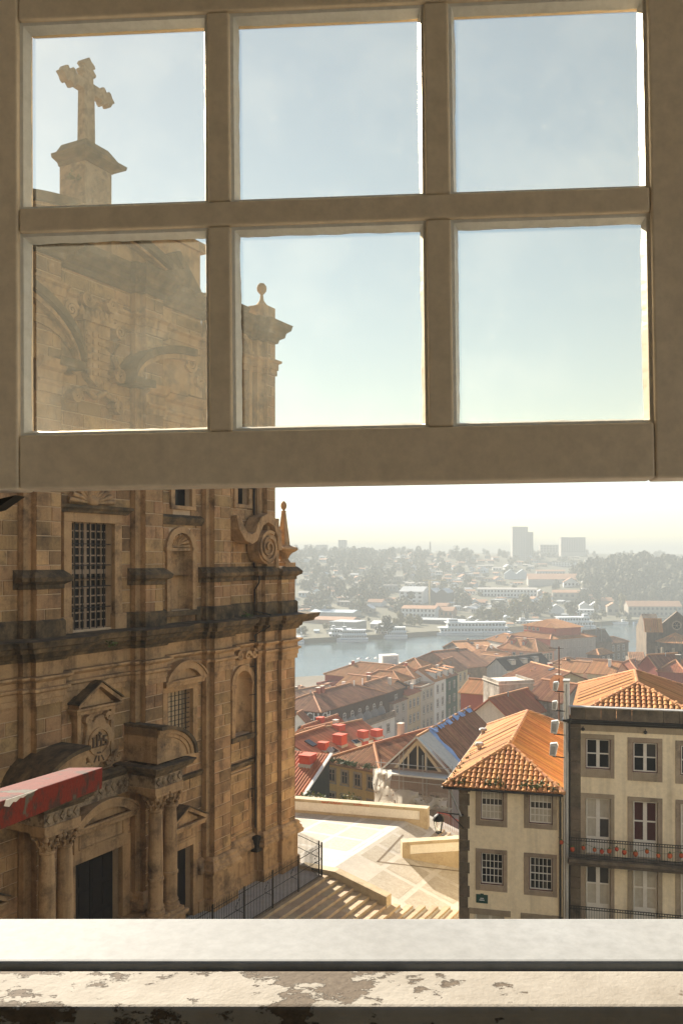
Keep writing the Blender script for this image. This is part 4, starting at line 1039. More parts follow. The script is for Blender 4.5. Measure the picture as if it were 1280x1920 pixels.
for k,(r,s,zb) in enumerate(fixed):
    if zb is None: window(h2, r, 2, 2, gl[k], leaf_split=1, bar=.03, outer='dk_red', surround=s)
    else: window(h2, r, 2, 2, gl[k], leaf_split=1, bar=.035, surround=(s[0],s[1],s[2]+.0,s[3]), solid=.75, name='balcony_door')
z = -2.5; k = 0
while z < zp-.1:
    hgt = .5+.12*((k*5)%4)/4; bevel(MB().box(.02,.52,-.05,.3,z+.006,min(zp,z+hgt)-.006).build('quoin_stone', M['granite_d'], h2), .012); z += hgt; k += 1
MB().box(.52,W2,-.045,.1,zp-.42,zp-.12).build('frieze_band', M['granite'], h2)
MB().sweep([(0,.3),(0,0),(W2,0)], [(0,zp-.13),(.1,zp-.12),(.16,zp-.02),(.3,zp+.02),(.34,zp+.12),(0,zp+.14)]).build('cornice', M['gutter'], h2)
n = 9
for i in range(n): bevel(MB().box(.05+(W2-.05)*i/n+.006,.05+(W2-.05)*(i+1)/n-.006,-.25,.0,zp+.14,zt).build('parapet_stone', M['granite_d'], h2), .01)
MB().box(.0,W2,-.3,.06,zt,zt+.05).build('parapet_cap', M['zinc'], h2)
# roof
ez2 = zp+.12; rise2 = 1.3; x0,x1,y0,y1 = 0.05,W2,.1,11.2; xm=(x0+x1)/2; hh=(x1-x0)/2
E0,E1,E2,E3 = (x0,y0,ez2),(x1,y0,ez2),(x1,y1,ez2),(x0,y1,ez2); Ra,Rb = (xm,y0+hh,ez2+rise2),(xm,y1-hh,ez2+rise2)
mb = MB(); mb.roof(E3,E0,Ra,Rb,.235,.07,seg=3); mb.roof(E1,E2,Rb,Ra,.235,.07,seg=3); mb.build('roof_slope', M['tile'], h2, kind='stuff')
MB().roof(E2,E3,Rb,Rb,.26,.06).build('back_slope', M['tile2'], h2, kind='stuff'); MB().slab([Vector(E0)-Vector((0,0,.02)),Vector(E1)-Vector((0,0,.02)),Vector(Ra)-Vector((0,0,.02))],.08).build('roof_deck', M['tile2'], h2)
tiles(h2, E0, E1, Ra, Ra, TM, seed=5)
for p,q in ((E0,Ra),(E1,Ra),(Ra,Rb),(E3,Rb),(E2,Rb)): caps(h2,p,q)
for t in (.34,.44,.54,.64):
    p = Vector(E0)+(Vector(E3)-Vector(E0))*t; vt = Vector((xm,p.y,ez2+rise2)); MB().tube([p+(vt-p)*.05+Vector((-.02,0,.085)), p+(vt-p)*.95+Vector((-.02,0,.085))], .022, 4).build('mortar_line', M['capstone'], h2)
# party wall fin with zinc cap between the two houses
pw0, pw1 = HF.x(1056)-hx2, -.02
zf = HF.at(1060,1278)[1]
bevel(MB().box(pw0,pw1,-.12,.5,-.5,zf).build('party_wall', M['whitewash'], h2), .01)
MB().box(pw0-.04,pw1+.03,-.16,.55,zf,zf+.07).build('wall_cap', M['zinc'], h2)
MB().tube([((pw0+pw1)/2,-.2,zf-.1),((pw0+pw1)/2,-.2,zp+.2),((pw0+pw1)/2,-.2,-.5)], .05, 7).build('downpipe', M['zinc'], h2, smooth=60)
MB().tube([(.0,-.28,zp+.1),(.0,-.28,zp-1.2),(.0,-.12,zp-1.5),(.0,-.12,-.5)], .05, 7).build('downpipe', M['gutter'], h2, smooth=60)
# balconies
for z in (fl1, fl2):
    b = link('balcony', None, h2)
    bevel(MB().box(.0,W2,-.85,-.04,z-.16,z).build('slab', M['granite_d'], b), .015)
    MB().sweep([(.02,-.05),(.02,-.8),(W2,-.8)], [(0,z-.3),(.03,z-.28),(.08,z-.17),(0,z-.165)]).build('slab_moulding', M['granite_d'], b)
    for zz in (z+.08,z+.98,z+.86,z+.22): MB().box(.0,W2,-.82,-.795,zz,zz+.03).build('rail', M['iron'], b)
    bm = MB().tube([(0,0,.08),(0,0,.98)], .010, 4).mesh('bar', M['iron'])
    n = int(W2/.115)
    for k in range(n+1): link('bar', bm, b, loc=(W2*k/n,-.808,z))
    rg = MB(); 
    for q in range(9): a0_,a1_ = 2*math.pi*q/8, 2*math.pi*(q+1)/8; rg.tube([(.05*math.cos(a0_),0,.05*math.sin(a0_)),(.05*math.cos(a1_),0,.05*math.sin(a1_))],.006,3)
    rgm = rg.mesh('ring', M['iron'])
    for k in range(n): link('ring', rgm, b, loc=(W2*(k+.5)/n,-.808,z+.935))
    MB().box(.0,.025,-.82,-.05,z+.95,z+.98).build('rail', M['iron'], b)
# bunting of orange paper lanterns along the upper railing
M['lantern'] = pm('orange_paper', (.50,.085,.02), (.38,.06,.015), 5, .8, .2, .01, rnd=.2)
bt = empty('bunting', HF.world(hx2,0,0), HF.th, 'string of small orange paper lanterns along the upper balcony rail', 'bunting')
pts = []
for k in range(41):
    x = -.5+(W2+.3)*k/40; pts.append((x,-.86,fl1+.74-.16*math.sin(math.pi*((k%8)/8))**1+(.25*max(0,(4-k))/4)))
MB().tube(pts,.008,4).build('cord', M['leaf'], bt)
lm = MB().sphere((0,0,0),.105,9,7,1.15).mesh('paper_lantern', M['lantern'], smooth=60); lf = MB().lathe(0,0,[(1e-3,.13),(.05,.12),(.06,.1),(.02,.17)],6).mesh('lantern_stalk', M['leaf'])
for k in (1,4,7,10,12,14,16,18,21,24,27,30,33,36,39):
    p = pts[k]; l = link('paper_lantern', lm, bt, loc=(p[0],p[1]-.02,p[2]-.1), scale=(rw.uniform(.85,1.15),)*3); link('lantern_stalk', lf, l)
# floodlights on brackets over the cream roof
M['flood'] = pm('grey_floodlight_metal', (.68,.67,.63), (.58,.57,.53), 5, .4, .1, .003, metal=.3)
def floodlight(px, py, label, s=1.0):
    z = HF.at(px,py,.1)[1]; x = HF.x(px,.1)-hx2; r = empty('floodlight', HF.world(hx2+x,-.1,z), HF.th, label, 'floodlight', 'floodlights on the party wall')
    bevel(MB().xz([(-.22*s,-.34*s),(.12*s,-.4*s),(.26*s,.2*s),(.2*s,.38*s),(-.18*s,.32*s)],-.18,.12).build('housing', M['flood'], r), .03)
    MB().xz([(-.14*s,-.24*s),(.08*s,-.28*s),(.12*s,.18*s),(-.12*s,.2*s)],-.2,-.17).build('lens', M['zinc'], r)
    MB().tube([(-.05,.0,-.42*s),(.5,.0,-.46*s),(pw0-x+.05,0,-.46*s)],.03,5).build('bracket', M['iron'], r)
floodlight(1039,1362,'upper of the two grey floodlights over the cream house roof',.85); floodlight(1037,1404,'lower of the two grey floodlights over the cream house roof',.85)
floodlight(1041,1286,'upper grey floodlight beside the tall aerial mast',.6); floodlight(1039,1322,'lower grey floodlight beside the tall aerial mast',.6)
for (px,py,lb) in ((1092,1366,'small round black lamp above the left top window of the balcony house'),(1209,1372,'small round black lamp above the middle top window of the balcony house')):
    z = HF.at(px,py,.1)[1]; x = HF.x(px,.1); r = empty('wall_lamp', HF.world(x,-.05,z), HF.th, lb, 'lamp', 'small lamps under the cornice'); MB().sphere((0,-.1,-.02),.085,10,7).build('globe', M['iron'], r, smooth=60); MB().tube([(0,0,.1),(0,-.1,.06)],.02,5).build('arm', M['iron'], r)
# street lantern on its bracket
lp = HF.world(-1.0,-.1,HF.at(823,1526,0)[1])
ln = empty('street_lantern', HF.world(-.98,-.05,HF.at(824,1524)[1]), HF.th, 'black four-sided street lantern hanging from a bracket on the cream house corner', 'street lamp'); ln.scale = (1.2,1.2,1.2)
MB().tube([(1.0,0,.0),(.35,0,.02),(-.05,0,.05),(-.05,0,-.05)],[.035,.03,.025,.03],6).build('bracket', M['iron'], ln); MB().tube([(1.0,0,-.55),(.4,0,0)],.022,5).build('stay', M['iron'], ln)
MB().lathe(-.05,0,[(1e-3,-.02),(.1,-.05),(.2,-.14),(.24,-.25),(.25,-.3)],14).build('hood', M['iron'], ln, smooth=40)
for k in range(4):
    a = R(45+90*k); b_ = R(135+90*k); MB().tube([(-.05+.23*math.cos(a),.23*math.sin(a),-.28),(-.05+.13*math.cos(a),.13*math.sin(a),-.78)],.016,5).build('corner_bar', M['iron'], ln)
    MB().poly((-.05+.22*math.cos(a),.22*math.sin(a),-.3),(-.05+.22*math.cos(b_),.22*math.sin(b_),-.3),(-.05+.125*math.cos(b_),.125*math.sin(b_),-.77),(-.05+.125*math.cos(a),.125*math.sin(a),-.77)).build('pane', M['clear'], ln)
MB().lathe(-.05,0,[(.14,-.77),(.15,-.8),(.05,-.84),(1e-3,-.9)],8).build('foot', M['iron'], ln)
# ================================================================== THE OLD TOWN BELOW
def plaster(name, c, **kw): M[name] = pm(name, c, tuple(x*.86 for x in c), .5, .9, .1, .01, stain=tuple(x*.55 for x in c), stain_scale=.3, stain_at=(.58,.85), streak=kw.get('streak',.3))
for nm, c in (('p_yellow',(.56,.36,.13)),('p_white',(.82,.78,.69)),('p_grey',(.46,.46,.44)),('p_brown',(.085,.055,.04)),('p_beige',(.62,.52,.39)),('p_greige',(.52,.44,.36)),('p_green',(.05,.11,.075)),
              ('p_cream2',(.72,.58,.36)),('p_pink',(.70,.37,.23)),('p_salmon',(.46,.15,.09)),('p_redw',(.33,.08,.05)),('p_conc',(.66,.58,.47)),('p_mauve',(.30,.22,.18)),('p_dkgreen',(.05,.055,.045)),('p_ochre',(.64,.48,.28))): plaster(nm, c)
M['p_stained'] = pm('stained_concrete_wall', (.50,.44,.36), (.36,.31,.25), .6, .95, .2, .02, stain=(.14,.11,.085), stain_scale=.35, stain_at=(.45,.68), streak=.95)
M['rubble'] = pm('rubble_stone_wall', (.26,.20,.14), (.16,.12,.085), 1.2, .95, .4, .05, stain=(.1,.075,.05), stain_scale=.3, stain_at=(.5,.75))
M['chimney'] = pm('red_chimney_render', (.55,.075,.028), (.46,.06,.024), 1.0, .8, .1, .01)
M['tarp'] = pm('blue_tarpaulin', (.35,.45,.66), (.26,.35,.56), 1.5, .5, .8, .06)
WM = {}
def win_mesh(w, h, m, kind):
    k = (round(w,2), round(h,2), m, kind)
    if k not in WM:
        o = MB(); t = .09; s = .16
        o.box(-w/2,-w/2+t,-.06,.02,-h/2,h/2); o.box(w/2-t,w/2,-.06,.02,-h/2,h/2); o.box(-w/2+t,w/2-t,-.06,.02,h/2-t,h/2); o.box(-w/2+t,w/2-t,-.06,.02,-h/2,-h/2+t)
        o.box(-.045,.045,-.055,.02,-h/2+t,h/2-t); o.box(-w/2+t,w/2-t,-.05,.02,h*.12-.04,h*.12+.04)
        if kind == 'arch':
            for i in range(8):
                a0,a1 = math.pi*i/8, math.pi*(i+1)/8
                o.xz([(w/2*.8*math.cos(a0),h/2+w/2*.8*math.sin(a0)),(w/2*math.cos(a0),h/2+w/2*math.sin(a0)),(w/2*math.cos(a1),h/2+w/2*math.sin(a1)),(w/2*.8*math.cos(a1),h/2+w/2*.8*math.sin(a1))],-.06,.02)
            o.box(-.045,.045,-.05,.02,h/2,h/2+w/2*.85)
        f = MB(); s_ = .14
        f.box(-w/2-s_,-w/2-.003,-.045,.02,-h/2-.1,h/2+s_); f.box(w/2+.003,w/2+s_,-.045,.02,-h/2-.1,h/2+s_); f.box(-w/2-.003,w/2+.003,-.045,.02,h/2+.003,h/2+s_); f.box(-w/2-s_-.05,w/2+s_+.05,-.1,.02,-h/2-.22,-h/2-.1)
        g = MB().box(-w/2+.02,w/2-.02,-.012,.012,-h/2+.02,h/2-.02)
        if kind == 'arch': g.arc(0,h/2-.02,.01,w/2*.82,0,math.pi,-.012,.012,8)
        WM[k] = (o.mesh('window', M[m]), f.mesh('surround', M['granite']), g)
    return WM[k]
def put_win(root, face, u, z, w, h, L, D, m='white_p', glass='glass_m', kind='sash', sur=True, y=0.0):
    wm, sm, g = win_mesh(w, h, m, kind)
    if not isinstance(g, MB): pass
    key = ('g', round(w,2), round(h,2), glass, kind)
    if key not in WM: WM[key] = g.mesh('pane', M[glass])
    if face == 'F': loc, rz = (u, y, z), 0
    elif face == 'L': loc, rz = (y, u, z), -math.pi/2
    else: loc, rz = (L-y, u, z), math.pi/2
    o = link('window', wm, root, loc=loc, rot=(0,0,rz)); link('pane', WM[key], o)
    if sur: link('surround', sm, o)
    return o
class H: pass
def roof_z(h, x, y, kind):
    o = .35
    if kind == 'gx': return h.e+h.rise*(1-abs(y-h.D/2)/(h.D/2+o))
    if kind == 'gy': return h.e+h.rise*(1-abs(x-h.L/2)/(h.L/2+o))
    if kind == 'shed': return h.e+h.rise*(y+o)/(h.D+2*o)
    k = min(h.L,h.D)/2+o; d = min(x+o, h.L+o-x, y+o, h.D+o-y); return h.e+h.rise*min(1,max(0,d)/k)
LIGHTM = [MB().box(-.45,.45,-.6,.6,-.05,.1).mesh('roof_light', M['glass_m'])]
def house(name, label, A, Y, B=None, th=None, L=None, depth=8, wall_h=8, roof='hip', rise=2, wall='p_beige', tile='tile2', over=.35, wins=(), cat='house', group=None, col=None, back_base=None, B_is_anchor=False, cap='ridge', clutter=True):
    P = unproj(A[0], A[1], Y)
    if B is not None:
        YB = -P.z*F/(B[1]-CY); Q = unproj(B[0], B[1], YB); th = math.atan2(Q.y-P.y, Q.x-P.x); L = math.hypot(Q.x-P.x, Q.y-P.y)
    if B_is_anchor: P = P - Vector((math.cos(th),math.sin(th),0))*L
    h = H(); h.fr = Frame((P.x,P.y,P.z-wall_h), th); h.L, h.D, h.e = L, depth, wall_h; h.rise = rise
    r = h.root = empty(name, h.fr.o, th, label, cat, group)
    b = -14.0
    MB().box(0,L,0,depth,b,wall_h-.02).build('wall', M[wall], r)
    col = col or max(.26, 1.7*Y/F); o = over; e = wall_h
    E = [Vector(p) for p in ((-o,-o,e),(L+o,-o,e),(L+o,depth+o,e),(-o,depth+o,e))]
    W_, D_ = L+2*o, depth+2*o; mb = MB(); lines = []
    am = .055 if Y < 130 else .045
    if roof == 'hip':
        if W_ >= D_: k = D_/2; a, c = Vector((-o+k,depth/2,e+rise)), Vector((L+o-k,depth/2,e+rise)); fs = [(E[0],E[1],c,a),(E[1],E[2],c,c),(E[2],E[3],a,c),(E[3],E[0],a,a)]; lines = [(E[0],a),(E[1],c),(E[2],c),(E[3],a),(a,c)]
        else: k = W_/2; a, c = Vector((L/2,-o+k,e+rise)), Vector((L/2,depth+o-k,e+rise)); fs = [(E[0],E[1],a,a),(E[1],E[2],c,a),(E[2],E[3],c,c),(E[3],E[0],a,c)]; lines = [(E[0],a),(E[1],a),(E[2],c),(E[3],c),(a,c)]
    elif roof == 'gx':
        a, c = Vector((-o,depth/2,e+rise)), Vector((L+o,depth/2,e+rise)); fs = [(E[0],E[1],c,a),(E[2],E[3],a,c)]; lines = [(a,c)]
        MB().yz([(0,e-.02),(depth,e-.02),(depth/2,e+rise*.94)],0,.25).build('gable_wall', M[wall], r); MB().yz([(0,e-.02),(depth,e-.02),(depth/2,e+rise*.94)],L-.25,L).build('gable_wall', M[wall], r)
    elif roof == 'gy':
        a, c = Vector((L/2,-o,e+rise)), Vector((L/2,depth+o,e+rise)); fs = [(E[1],E[2],c,a),(E[3],E[0],a,c)]; lines = [(a,c)]
        MB().xz([(0,e-.02),(L,e-.02),(L/2,e+rise*.94)],0,.25).build('gable_wall', M[wall], r)
    elif roof == 'shed':
        a, c = Vector((-o,depth+o,e+rise)), Vector((L+o,depth+o,e+rise)); fs = [(E[0],E[1],c,a)]
        MB().yz([(0,e-.02),(depth,e-.02),(depth,e+rise*.95)],0,L).build('gable_wall', M[wall], r)
    else:
        fs = []; mb.box(-.15,L+.15,-.15,depth+.15,e-.02,e+.12); bw_ = MB(); bw_.box(-.1,L+.1,-.1,.1,e+.12,e+.5); bw_.box(-.1,.1,.1,depth,e+.12,e+.5); bw_.box(L-.1,L+.1,.1,depth,e+.12,e+.5); bw_.build('parapet', M[wall], r)
    for f in fs: mb.roof(*f, col, am)
    if fs:
        for f in fs: mb.slab([p-Vector((0,0,.05)) for p in (f if (f[2]-f[3]).length > .02 else f[:3])], .1)
    h.roof = mb.build('roof', M[tile], r)
    for p, q in lines:
        d = (q-p).normalized(); MB().tube([p+Vector((0,0,.04)), q+Vector((0,0,.04))], .13+.0004*Y, 6).build('ridge_cap', M[cap], h.roof, smooth=60)
    for w in wins:
        grid(h, **w)
    if roof in ('hip','gx','gy') and clutter:                  # small chimneys, vents and roof lights
        rc = random.Random(int(A[0]*7+A[1]*13)); n = max(1, min(5, int(L*depth/55)))
        for k in range(n):
            x, y = L*rc.uniform(.15,.85), depth*rc.uniform(.15,.85); z = roof_z(h,x,y,roof); t = rc.random()
            if t < .5:
                w_, hh_ = rc.uniform(.5,1.1), rc.uniform(.7,1.5); cm = rc.choice(['p_conc','p_white','p_salmon','rubble'])
                cc = MB().box(x-w_/2,x+w_/2,y-.3,y+.3,z-.8,z+hh_).build('chimney', M[cm], r); MB().box(x-w_/2-.06,x+w_/2+.06,y-.36,y+.36,z+hh_,z+hh_+.09).build('cap', M['p_conc'], cc)
            elif t < .8: MB().tube([(x,y,z-.4),(x,y,z+rc.uniform(.5,1.0))],.09,6).build('roof_vent', M['zinc'], r)
            else:
                sl = math.atan2(rise, (depth if roof == 'gx' or (roof == 'hip' and L >= depth) else L)/2)
                if roof == 'gx' or (roof == 'hip' and L >= depth): rot_ = (sl if y < depth/2 else -sl,0,0)
                else: rot_ = (0,-sl if x < L/2 else sl,0)
                link('roof_light', LIGHTM[0], r, loc=(x,y,z+.06), rot=rot_)
    return h
def grid(h, face='F', rows=2, cols=3, w=1.0, hh=1.6, top=1.0, dz=3.2, m0=.12, m1=.12, glass='glass_m', m='white_p', kind='sash', sur=True, y=0.0):
    span = h.L if face == 'F' else h.D
    for j in range(rows):
        for i in range(cols):
            u = span*(m0+(1-m0-m1)*((i+.5)/cols)); put_win(h.root, face, u, h.e-top-hh/2-j*dz, w, hh, h.L, h.D, m, glass, kind, sur, y)
def local(h, X, Y, Z):
    dx, dy = X-h.fr.o.x, Y-h.fr.o.y; return (dx*h.fr.c+dy*h.fr.s, -dx*h.fr.s+dy*h.fr.c, Z-h.fr.o.z)
def on_roof(h, px, py, kind):
    Y0 = max(30, h.fr.o.y-40); i = 0
    while i < 3000:
        Y = Y0+i*.05; p = unproj(px,py,Y); x,y,z = local(h,p.x,p.y,p.z)
        if -.4 < x < h.L+.4 and -.4 < y < h.D+.4 and z <= roof_z(h,x,y,kind): return (x,y,z)
        i += 1
    return None
def chimney(h, px, py, wpx, hpx, kind, m='chimney', d=None, cap='chimney'):
    q = on_roof(h, px, py, kind)
    if q is None: q = (h.L/2,h.D/2,h.e+h.rise*.8)
    Y = h.fr.o.y+q[1]; w = .82*wpx*Y/F; hh = .9*hpx*Y/F; d = d or w*.6
    c = bevel(MB().box(q[0]-w/2,q[0]+w/2,q[1]-d/2,q[1]+d/2,q[2]-1.2,q[2]+hh).build('chimney', M[m], h.root), .03)
    MB().box(q[0]-w/2-.06,q[0]+w/2+.06,q[1]-d/2-.06,q[1]+d/2+.06,q[2]+hh,q[2]+hh+.1).build('cap', M[cap], c); MB().box(q[0]-w/2-.05,q[0]+w/2+.05,q[1]-d/2-.05,q[1]+d/2+.05,q[2]-.3,q[2]+.05).build('flashing', M['zinc'], c)
def dormer(h, px, py, wpx, kind='hip', m='p_salmon', tile='tile', rot=0.0, white=True):
    q = on_roof(h, px, py, kind)
    if q is None: return
    w = wpx*(h.fr.o.y+q[1])/F; r = link('dormer', None, h.root, loc=q, rot=(0,0,rot))
    MB().box(-w/2,w/2,-.1,w*1.6,-.3,w*1.05).build('cheek', M[m], r)
    mb = MB(); mb.slab([(-w*.65,-.3,w*1.02),(0,-.3,w*1.45),(0,w*2,w*1.45),(-w*.65,w*2,w*1.02)][::-1],.1); mb.slab([(w*.65,-.3,w*1.02),(0,-.3,w*1.45),(0,w*2,w*1.45),(w*.65,w*2,w*1.02)],.1); mb.build('dormer_roof', M[tile], r)
    MB().xz([(-w*.55,w*1.03),(w*.55,w*1.03),(0,w*1.4)],-.12,.1).build('dormer_gable', M[m], r)
    wm, sm, g = win_mesh(w*.72, w*.85, 'white_p', 'sash'); o = link('window', wm, r, loc=(0,-.12,w*.5)); key=('g',round(w*.72,2),round(w*.85,2),'glass_m','sash')
    if key not in WM: WM[key] = g.mesh('pane', M['glass_m'])
    link('pane', WM[key], o)
def skylight(h, px, py, wpx, kind, open_=False):
    q = on_roof(h, px, py, kind)
    if q is None: return
    w = wpx*(h.fr.o.y+q[1])/F; s = link('roof_opening', None, h.root, loc=(q[0],q[1],q[2]+.12), rot=(0,0,0))
    sl = math.atan2(h.rise, (h.D/2 if kind == 'gx' else min(h.L,h.D)/2)); s.rotation_euler = (sl,0,0)
    bevel(MB().box(-w/2,w/2,-w*.4,w*.4,-.1,.05).build('kerb', M['zinc'], s), .02); MB().box(-w*.42,w*.42,-w*.32,w*.32,.051,.07).build('pane', M['glass'], s)
    if open_: MB().slab([(-w*.9,-w*.3,.1),(-w*.45,-w*.3,.45),(-w*.45,w*.3,.45),(-w*.9,w*.3,.1)],.05).build('open_lid', M['zinc'], s)
def aerial(px, py, Y, hpx, label):
    p = unproj(px,py,Y); hh = hpx*Y/F; r = empty('tv_aerial', p, R(20), label, 'aerial'); MB().tube([(0,0,-.3),(0,0,hh)],.03,5).build('mast', M['iron'], r)
    MB().tube([(-.7,0,hh*.85),(.7,0,hh*.9)],.02,4).build('boom', M['iron'], r)
    for k in range(5): MB().tube([(-.55+k*.25,-.3,hh*.86+k*.01),(-.55+k*.25,.3,hh*.86+k*.01)],.012,4).build('element', M['iron'], r)

# ------------------------------------------------------------------ houses just below the square
hy = house('yellow_house', 'old ochre-yellow house with mossy tiled hip roof behind the low wall', (607,1427), 86, B=(712,1447), depth=22, wall_h=6, roof='hip', rise=1.55, wall='p_yellow', tile='tile2',
           wins=(dict(rows=3,cols=4,w=.8,hh=1.25,top=.6,dz=2.35,glass='glass',m='wood_w',m0=.04,m1=.04),))
rw = random.Random(8)
for k in range(34):
    mb = MB(); weed(mb,(rw.uniform(.3,hy.L-.4),-.3+rw.uniform(-.1,.5),hy.e+.15),.16,22,.2,rw); mb.build('gutter_moss', M['leaf'], hy.root)
hs = house('scaffolded_house', 'house under repair wrapped in pale netting, its gable open to the rafters', (722,1441), 79, B=(846,1453), depth=16, wall_h=8.6, roof='gy', rise=3.2, wall='p_mauve', tile='tile_br', clutter=False,
           wins=(dict(rows=3,cols=3,w=1.1,hh=1.2,top=1.9,dz=2.9,glass='glass',m='p_mauve',sur=False),))
# open gable: white boarded verges, dark attic, posts
L, e, rs_ = hs.L, hs.e, hs.rise
M['newwood'] = pm('new_timber', (.62,.50,.34), None, 2, .8, .2, .01); M['board'] = pm('pale_boarding', (.60,.57,.50), (.52,.49,.43), 1.5, .8, .1, .01)
MB().xz([(L*.2,e+.25),(L*.8,e+.25),(L*.5,e+rs_*.78)],-.06,-.02).build('attic_opening', M['dark_in'], hs.root)
for s in (-1,1):
    x0 = L/2+s*(L/2+.3); MB().slab([(x0,-.5,e+.02),(L/2,-.5,e+rs_+.14),(L/2,.2,e+rs_+.14),(x0,.2,e+.02)][::(1 if s < 0 else -1)],.14).build('verge_board', M['board'], hs.root)
    MB().xz([(L/2+s*(L*.31),e+.2),(L/2+s*(L*.36),e+.2),(L/2+s*.12,e+rs_*.9),(L/2,e+rs_*.9),(L/2,e+rs_*.8)],-.12,-.03).build('rafter', M['newwood'], hs.root)
for x in (.36,.5,.62): MB().box(L*x-.07,L*x+.07,-.14,-.05,e+.2,e+rs_*(.62 if x != .5 else .8)).build('post', M['newwood'], hs.root)
MB().slab([(L/2,.15,e+rs_+.16),(L+.35,.15,e+.1),(L+.35,2.8,e+.1),(L/2,2.8,e+rs_+.16)][::-1],-.06).build('pale_roof_sheet', M['p_conc'], hs.root)
MB().box(-.4,L+.6,-1.5,-.02,e-.15,e+.0).build('eaves_deck', M['board'], hs.root)
# tarpaulin strip along the ridge and verge, rumpled
mb = MB(); n = 22
for i in range(n):
    y0,y1 = 2.6+13.2*i/n, 2.6+13.2*(i+1)/n
    for (xa,za,xb,zb) in ((L/2-.25,-.12,L/2,.2),(L/2,.2,L/2+.45+.2*math.sin(i*1.7),-.2)): mb.poly((xa,y0,e+rs_+za+.05*math.sin(i*2.1)),(xb,y0,e+rs_+zb+.04*math.sin(i*3)),(xb+.1*math.sin(i),y1,e+rs_+zb+.04*math.sin(i*3+3)),(xa,y1,e+rs_+za+.05*math.sin(i*2.1+2.1)))
for i in range(10):
    t0,t1 = i/10,(i+1)/10; f = lambda t,dy,dz: (L/2+(L/2+.3)*t, 2.75+dy, e+rs_*(1-t)+.17+dz)
    mb.poly(f(t0,-.1,.03*math.sin(i*2)),f(t1,-.1,.03*math.sin(i*2+2)),f(t1,.55+.2*math.sin(i*1.3+1.3),.05),f(t0,.55+.2*math.sin(i*1.3),.05))
mb.build('tarpaulin', M['tarp'], hs.root)
# scaffold: poles, decks and torn netting, standing in front of the house
sf = empty('scaffold', hs.fr.o, hs.fr.th, 'metal scaffold with torn pale netting in front of the open gable', 'scaffold')
for x in (-.3,L*.3,L*.65,L+.2):
    for y in (-1.4,-.35): MB().tube([(x,y,-12),(x,y,e+(1.9 if .2 < x/L < .7 else .9))],.04,6).build('pole', M['zinc'], sf, smooth=60)
for z in (-5.6,-2.8,0.0,2.9,5.8,8.0,e+.9): MB().tube([(-.4,-1.44,z),(L+.3,-1.44,z)],.035,6).build('ledger', M['zinc'], sf, smooth=60)
for z in (-2.8,0.0,2.9,5.8): MB().box(-.3,L+.2,-1.35,-.4,z-.08,z-.03).build('deck', M['newwood'], sf)
for k in range(4): MB().tube([(L*.25*k,-1.46,2.9*(k%2)),(L*.25*(k+1),-1.46,2.9*((k+1)%2)+2.9)],.03,5).build('brace', M['zinc'], sf)
def net_mat(name, c, a):
    m, nt, b = nodes(name); out = nt.nodes['Material Output']; b.inputs['Base Color'].default_value = rgba(c); b.inputs['Roughness'].default_value = .9
    tr = N(nt,'ShaderNodeBsdfTransparent'); tl = N(nt,'ShaderNodeBsdfTranslucent'); tl.inputs[0].default_value = rgba(c)
    a1 = N(nt,'ShaderNodeMixShader'); a1.inputs[0].default_value = .4; nt.links.new(b.outputs[0],a1.inputs[1]); nt.links.new(tl.outputs[0],a1.inputs[2])
    pos = N(nt,'ShaderNodeNewGeometry').outputs['Position']; f = addm(nt, mul(nt, ramp(nt, noise(nt,pos,1.2,5,.7), .3,.7), .3), a)
    mx = N(nt,'ShaderNodeMixShader'); nt.links.new(f,mx.inputs[0]); nt.links.new(tr.outputs[0],mx.inputs[1]); nt.links.new(a1.outputs[0],mx.inputs[2]); nt.links.new(mx.outputs[0],out.inputs['Surface']); return m
M['net'] = net_mat('scaffold_netting', (.40,.31,.235), .30); M['net_w'] = net_mat('white_torn_sheet', (.74,.70,.62), .5)
def cloth(x0,x1,z0,z1,y,seed,name,m,sag=0.0,nx=22,nz=14):
    rn = random.Random(seed); ph = [rn.uniform(0,6) for _ in range(6)]; mb = MB()
    for j in range(nz+1):
        for i in range(nx+1):
            u,v = i/nx, j/nz
            yy = y+.13*math.sin(9*u+ph[0]+3*v)+.09*math.sin(17*u+ph[1]-5*v)+.08*math.sin(7*v+ph[2])
            zz = z0+(z1-z0)*v-sag*math.sin(math.pi*u)*(1-v)-.2*math.sin(11*u+ph[3])*(1-v)
            mb.v.append((x0+(x1-x0)*u, yy, zz))
    for j in range(nz):
        for i in range(nx):
            if rn.random() < .03: continue
            a = j*(nx+1)+i; mb.f.append((a,a+1,a+nx+2,a+nx+1))
    mb.build(name, M[m], sf, smooth=60)
cloth(-.4,L+.3,-6,e-1.2,-1.62,1,'netting','net'); cloth(-.3,L*.62,e-2.6,e-1.3,-1.8,2,'torn_sheet','net_w',.9); cloth(L*.5,L+.2,e-2.3,e-1.6,-1.85,3,'torn_sheet','net_w',.5); cloth(-.5,L*.2,e-1.5,e+.4,-1.75,4,'torn_sheet','net_w',.3)
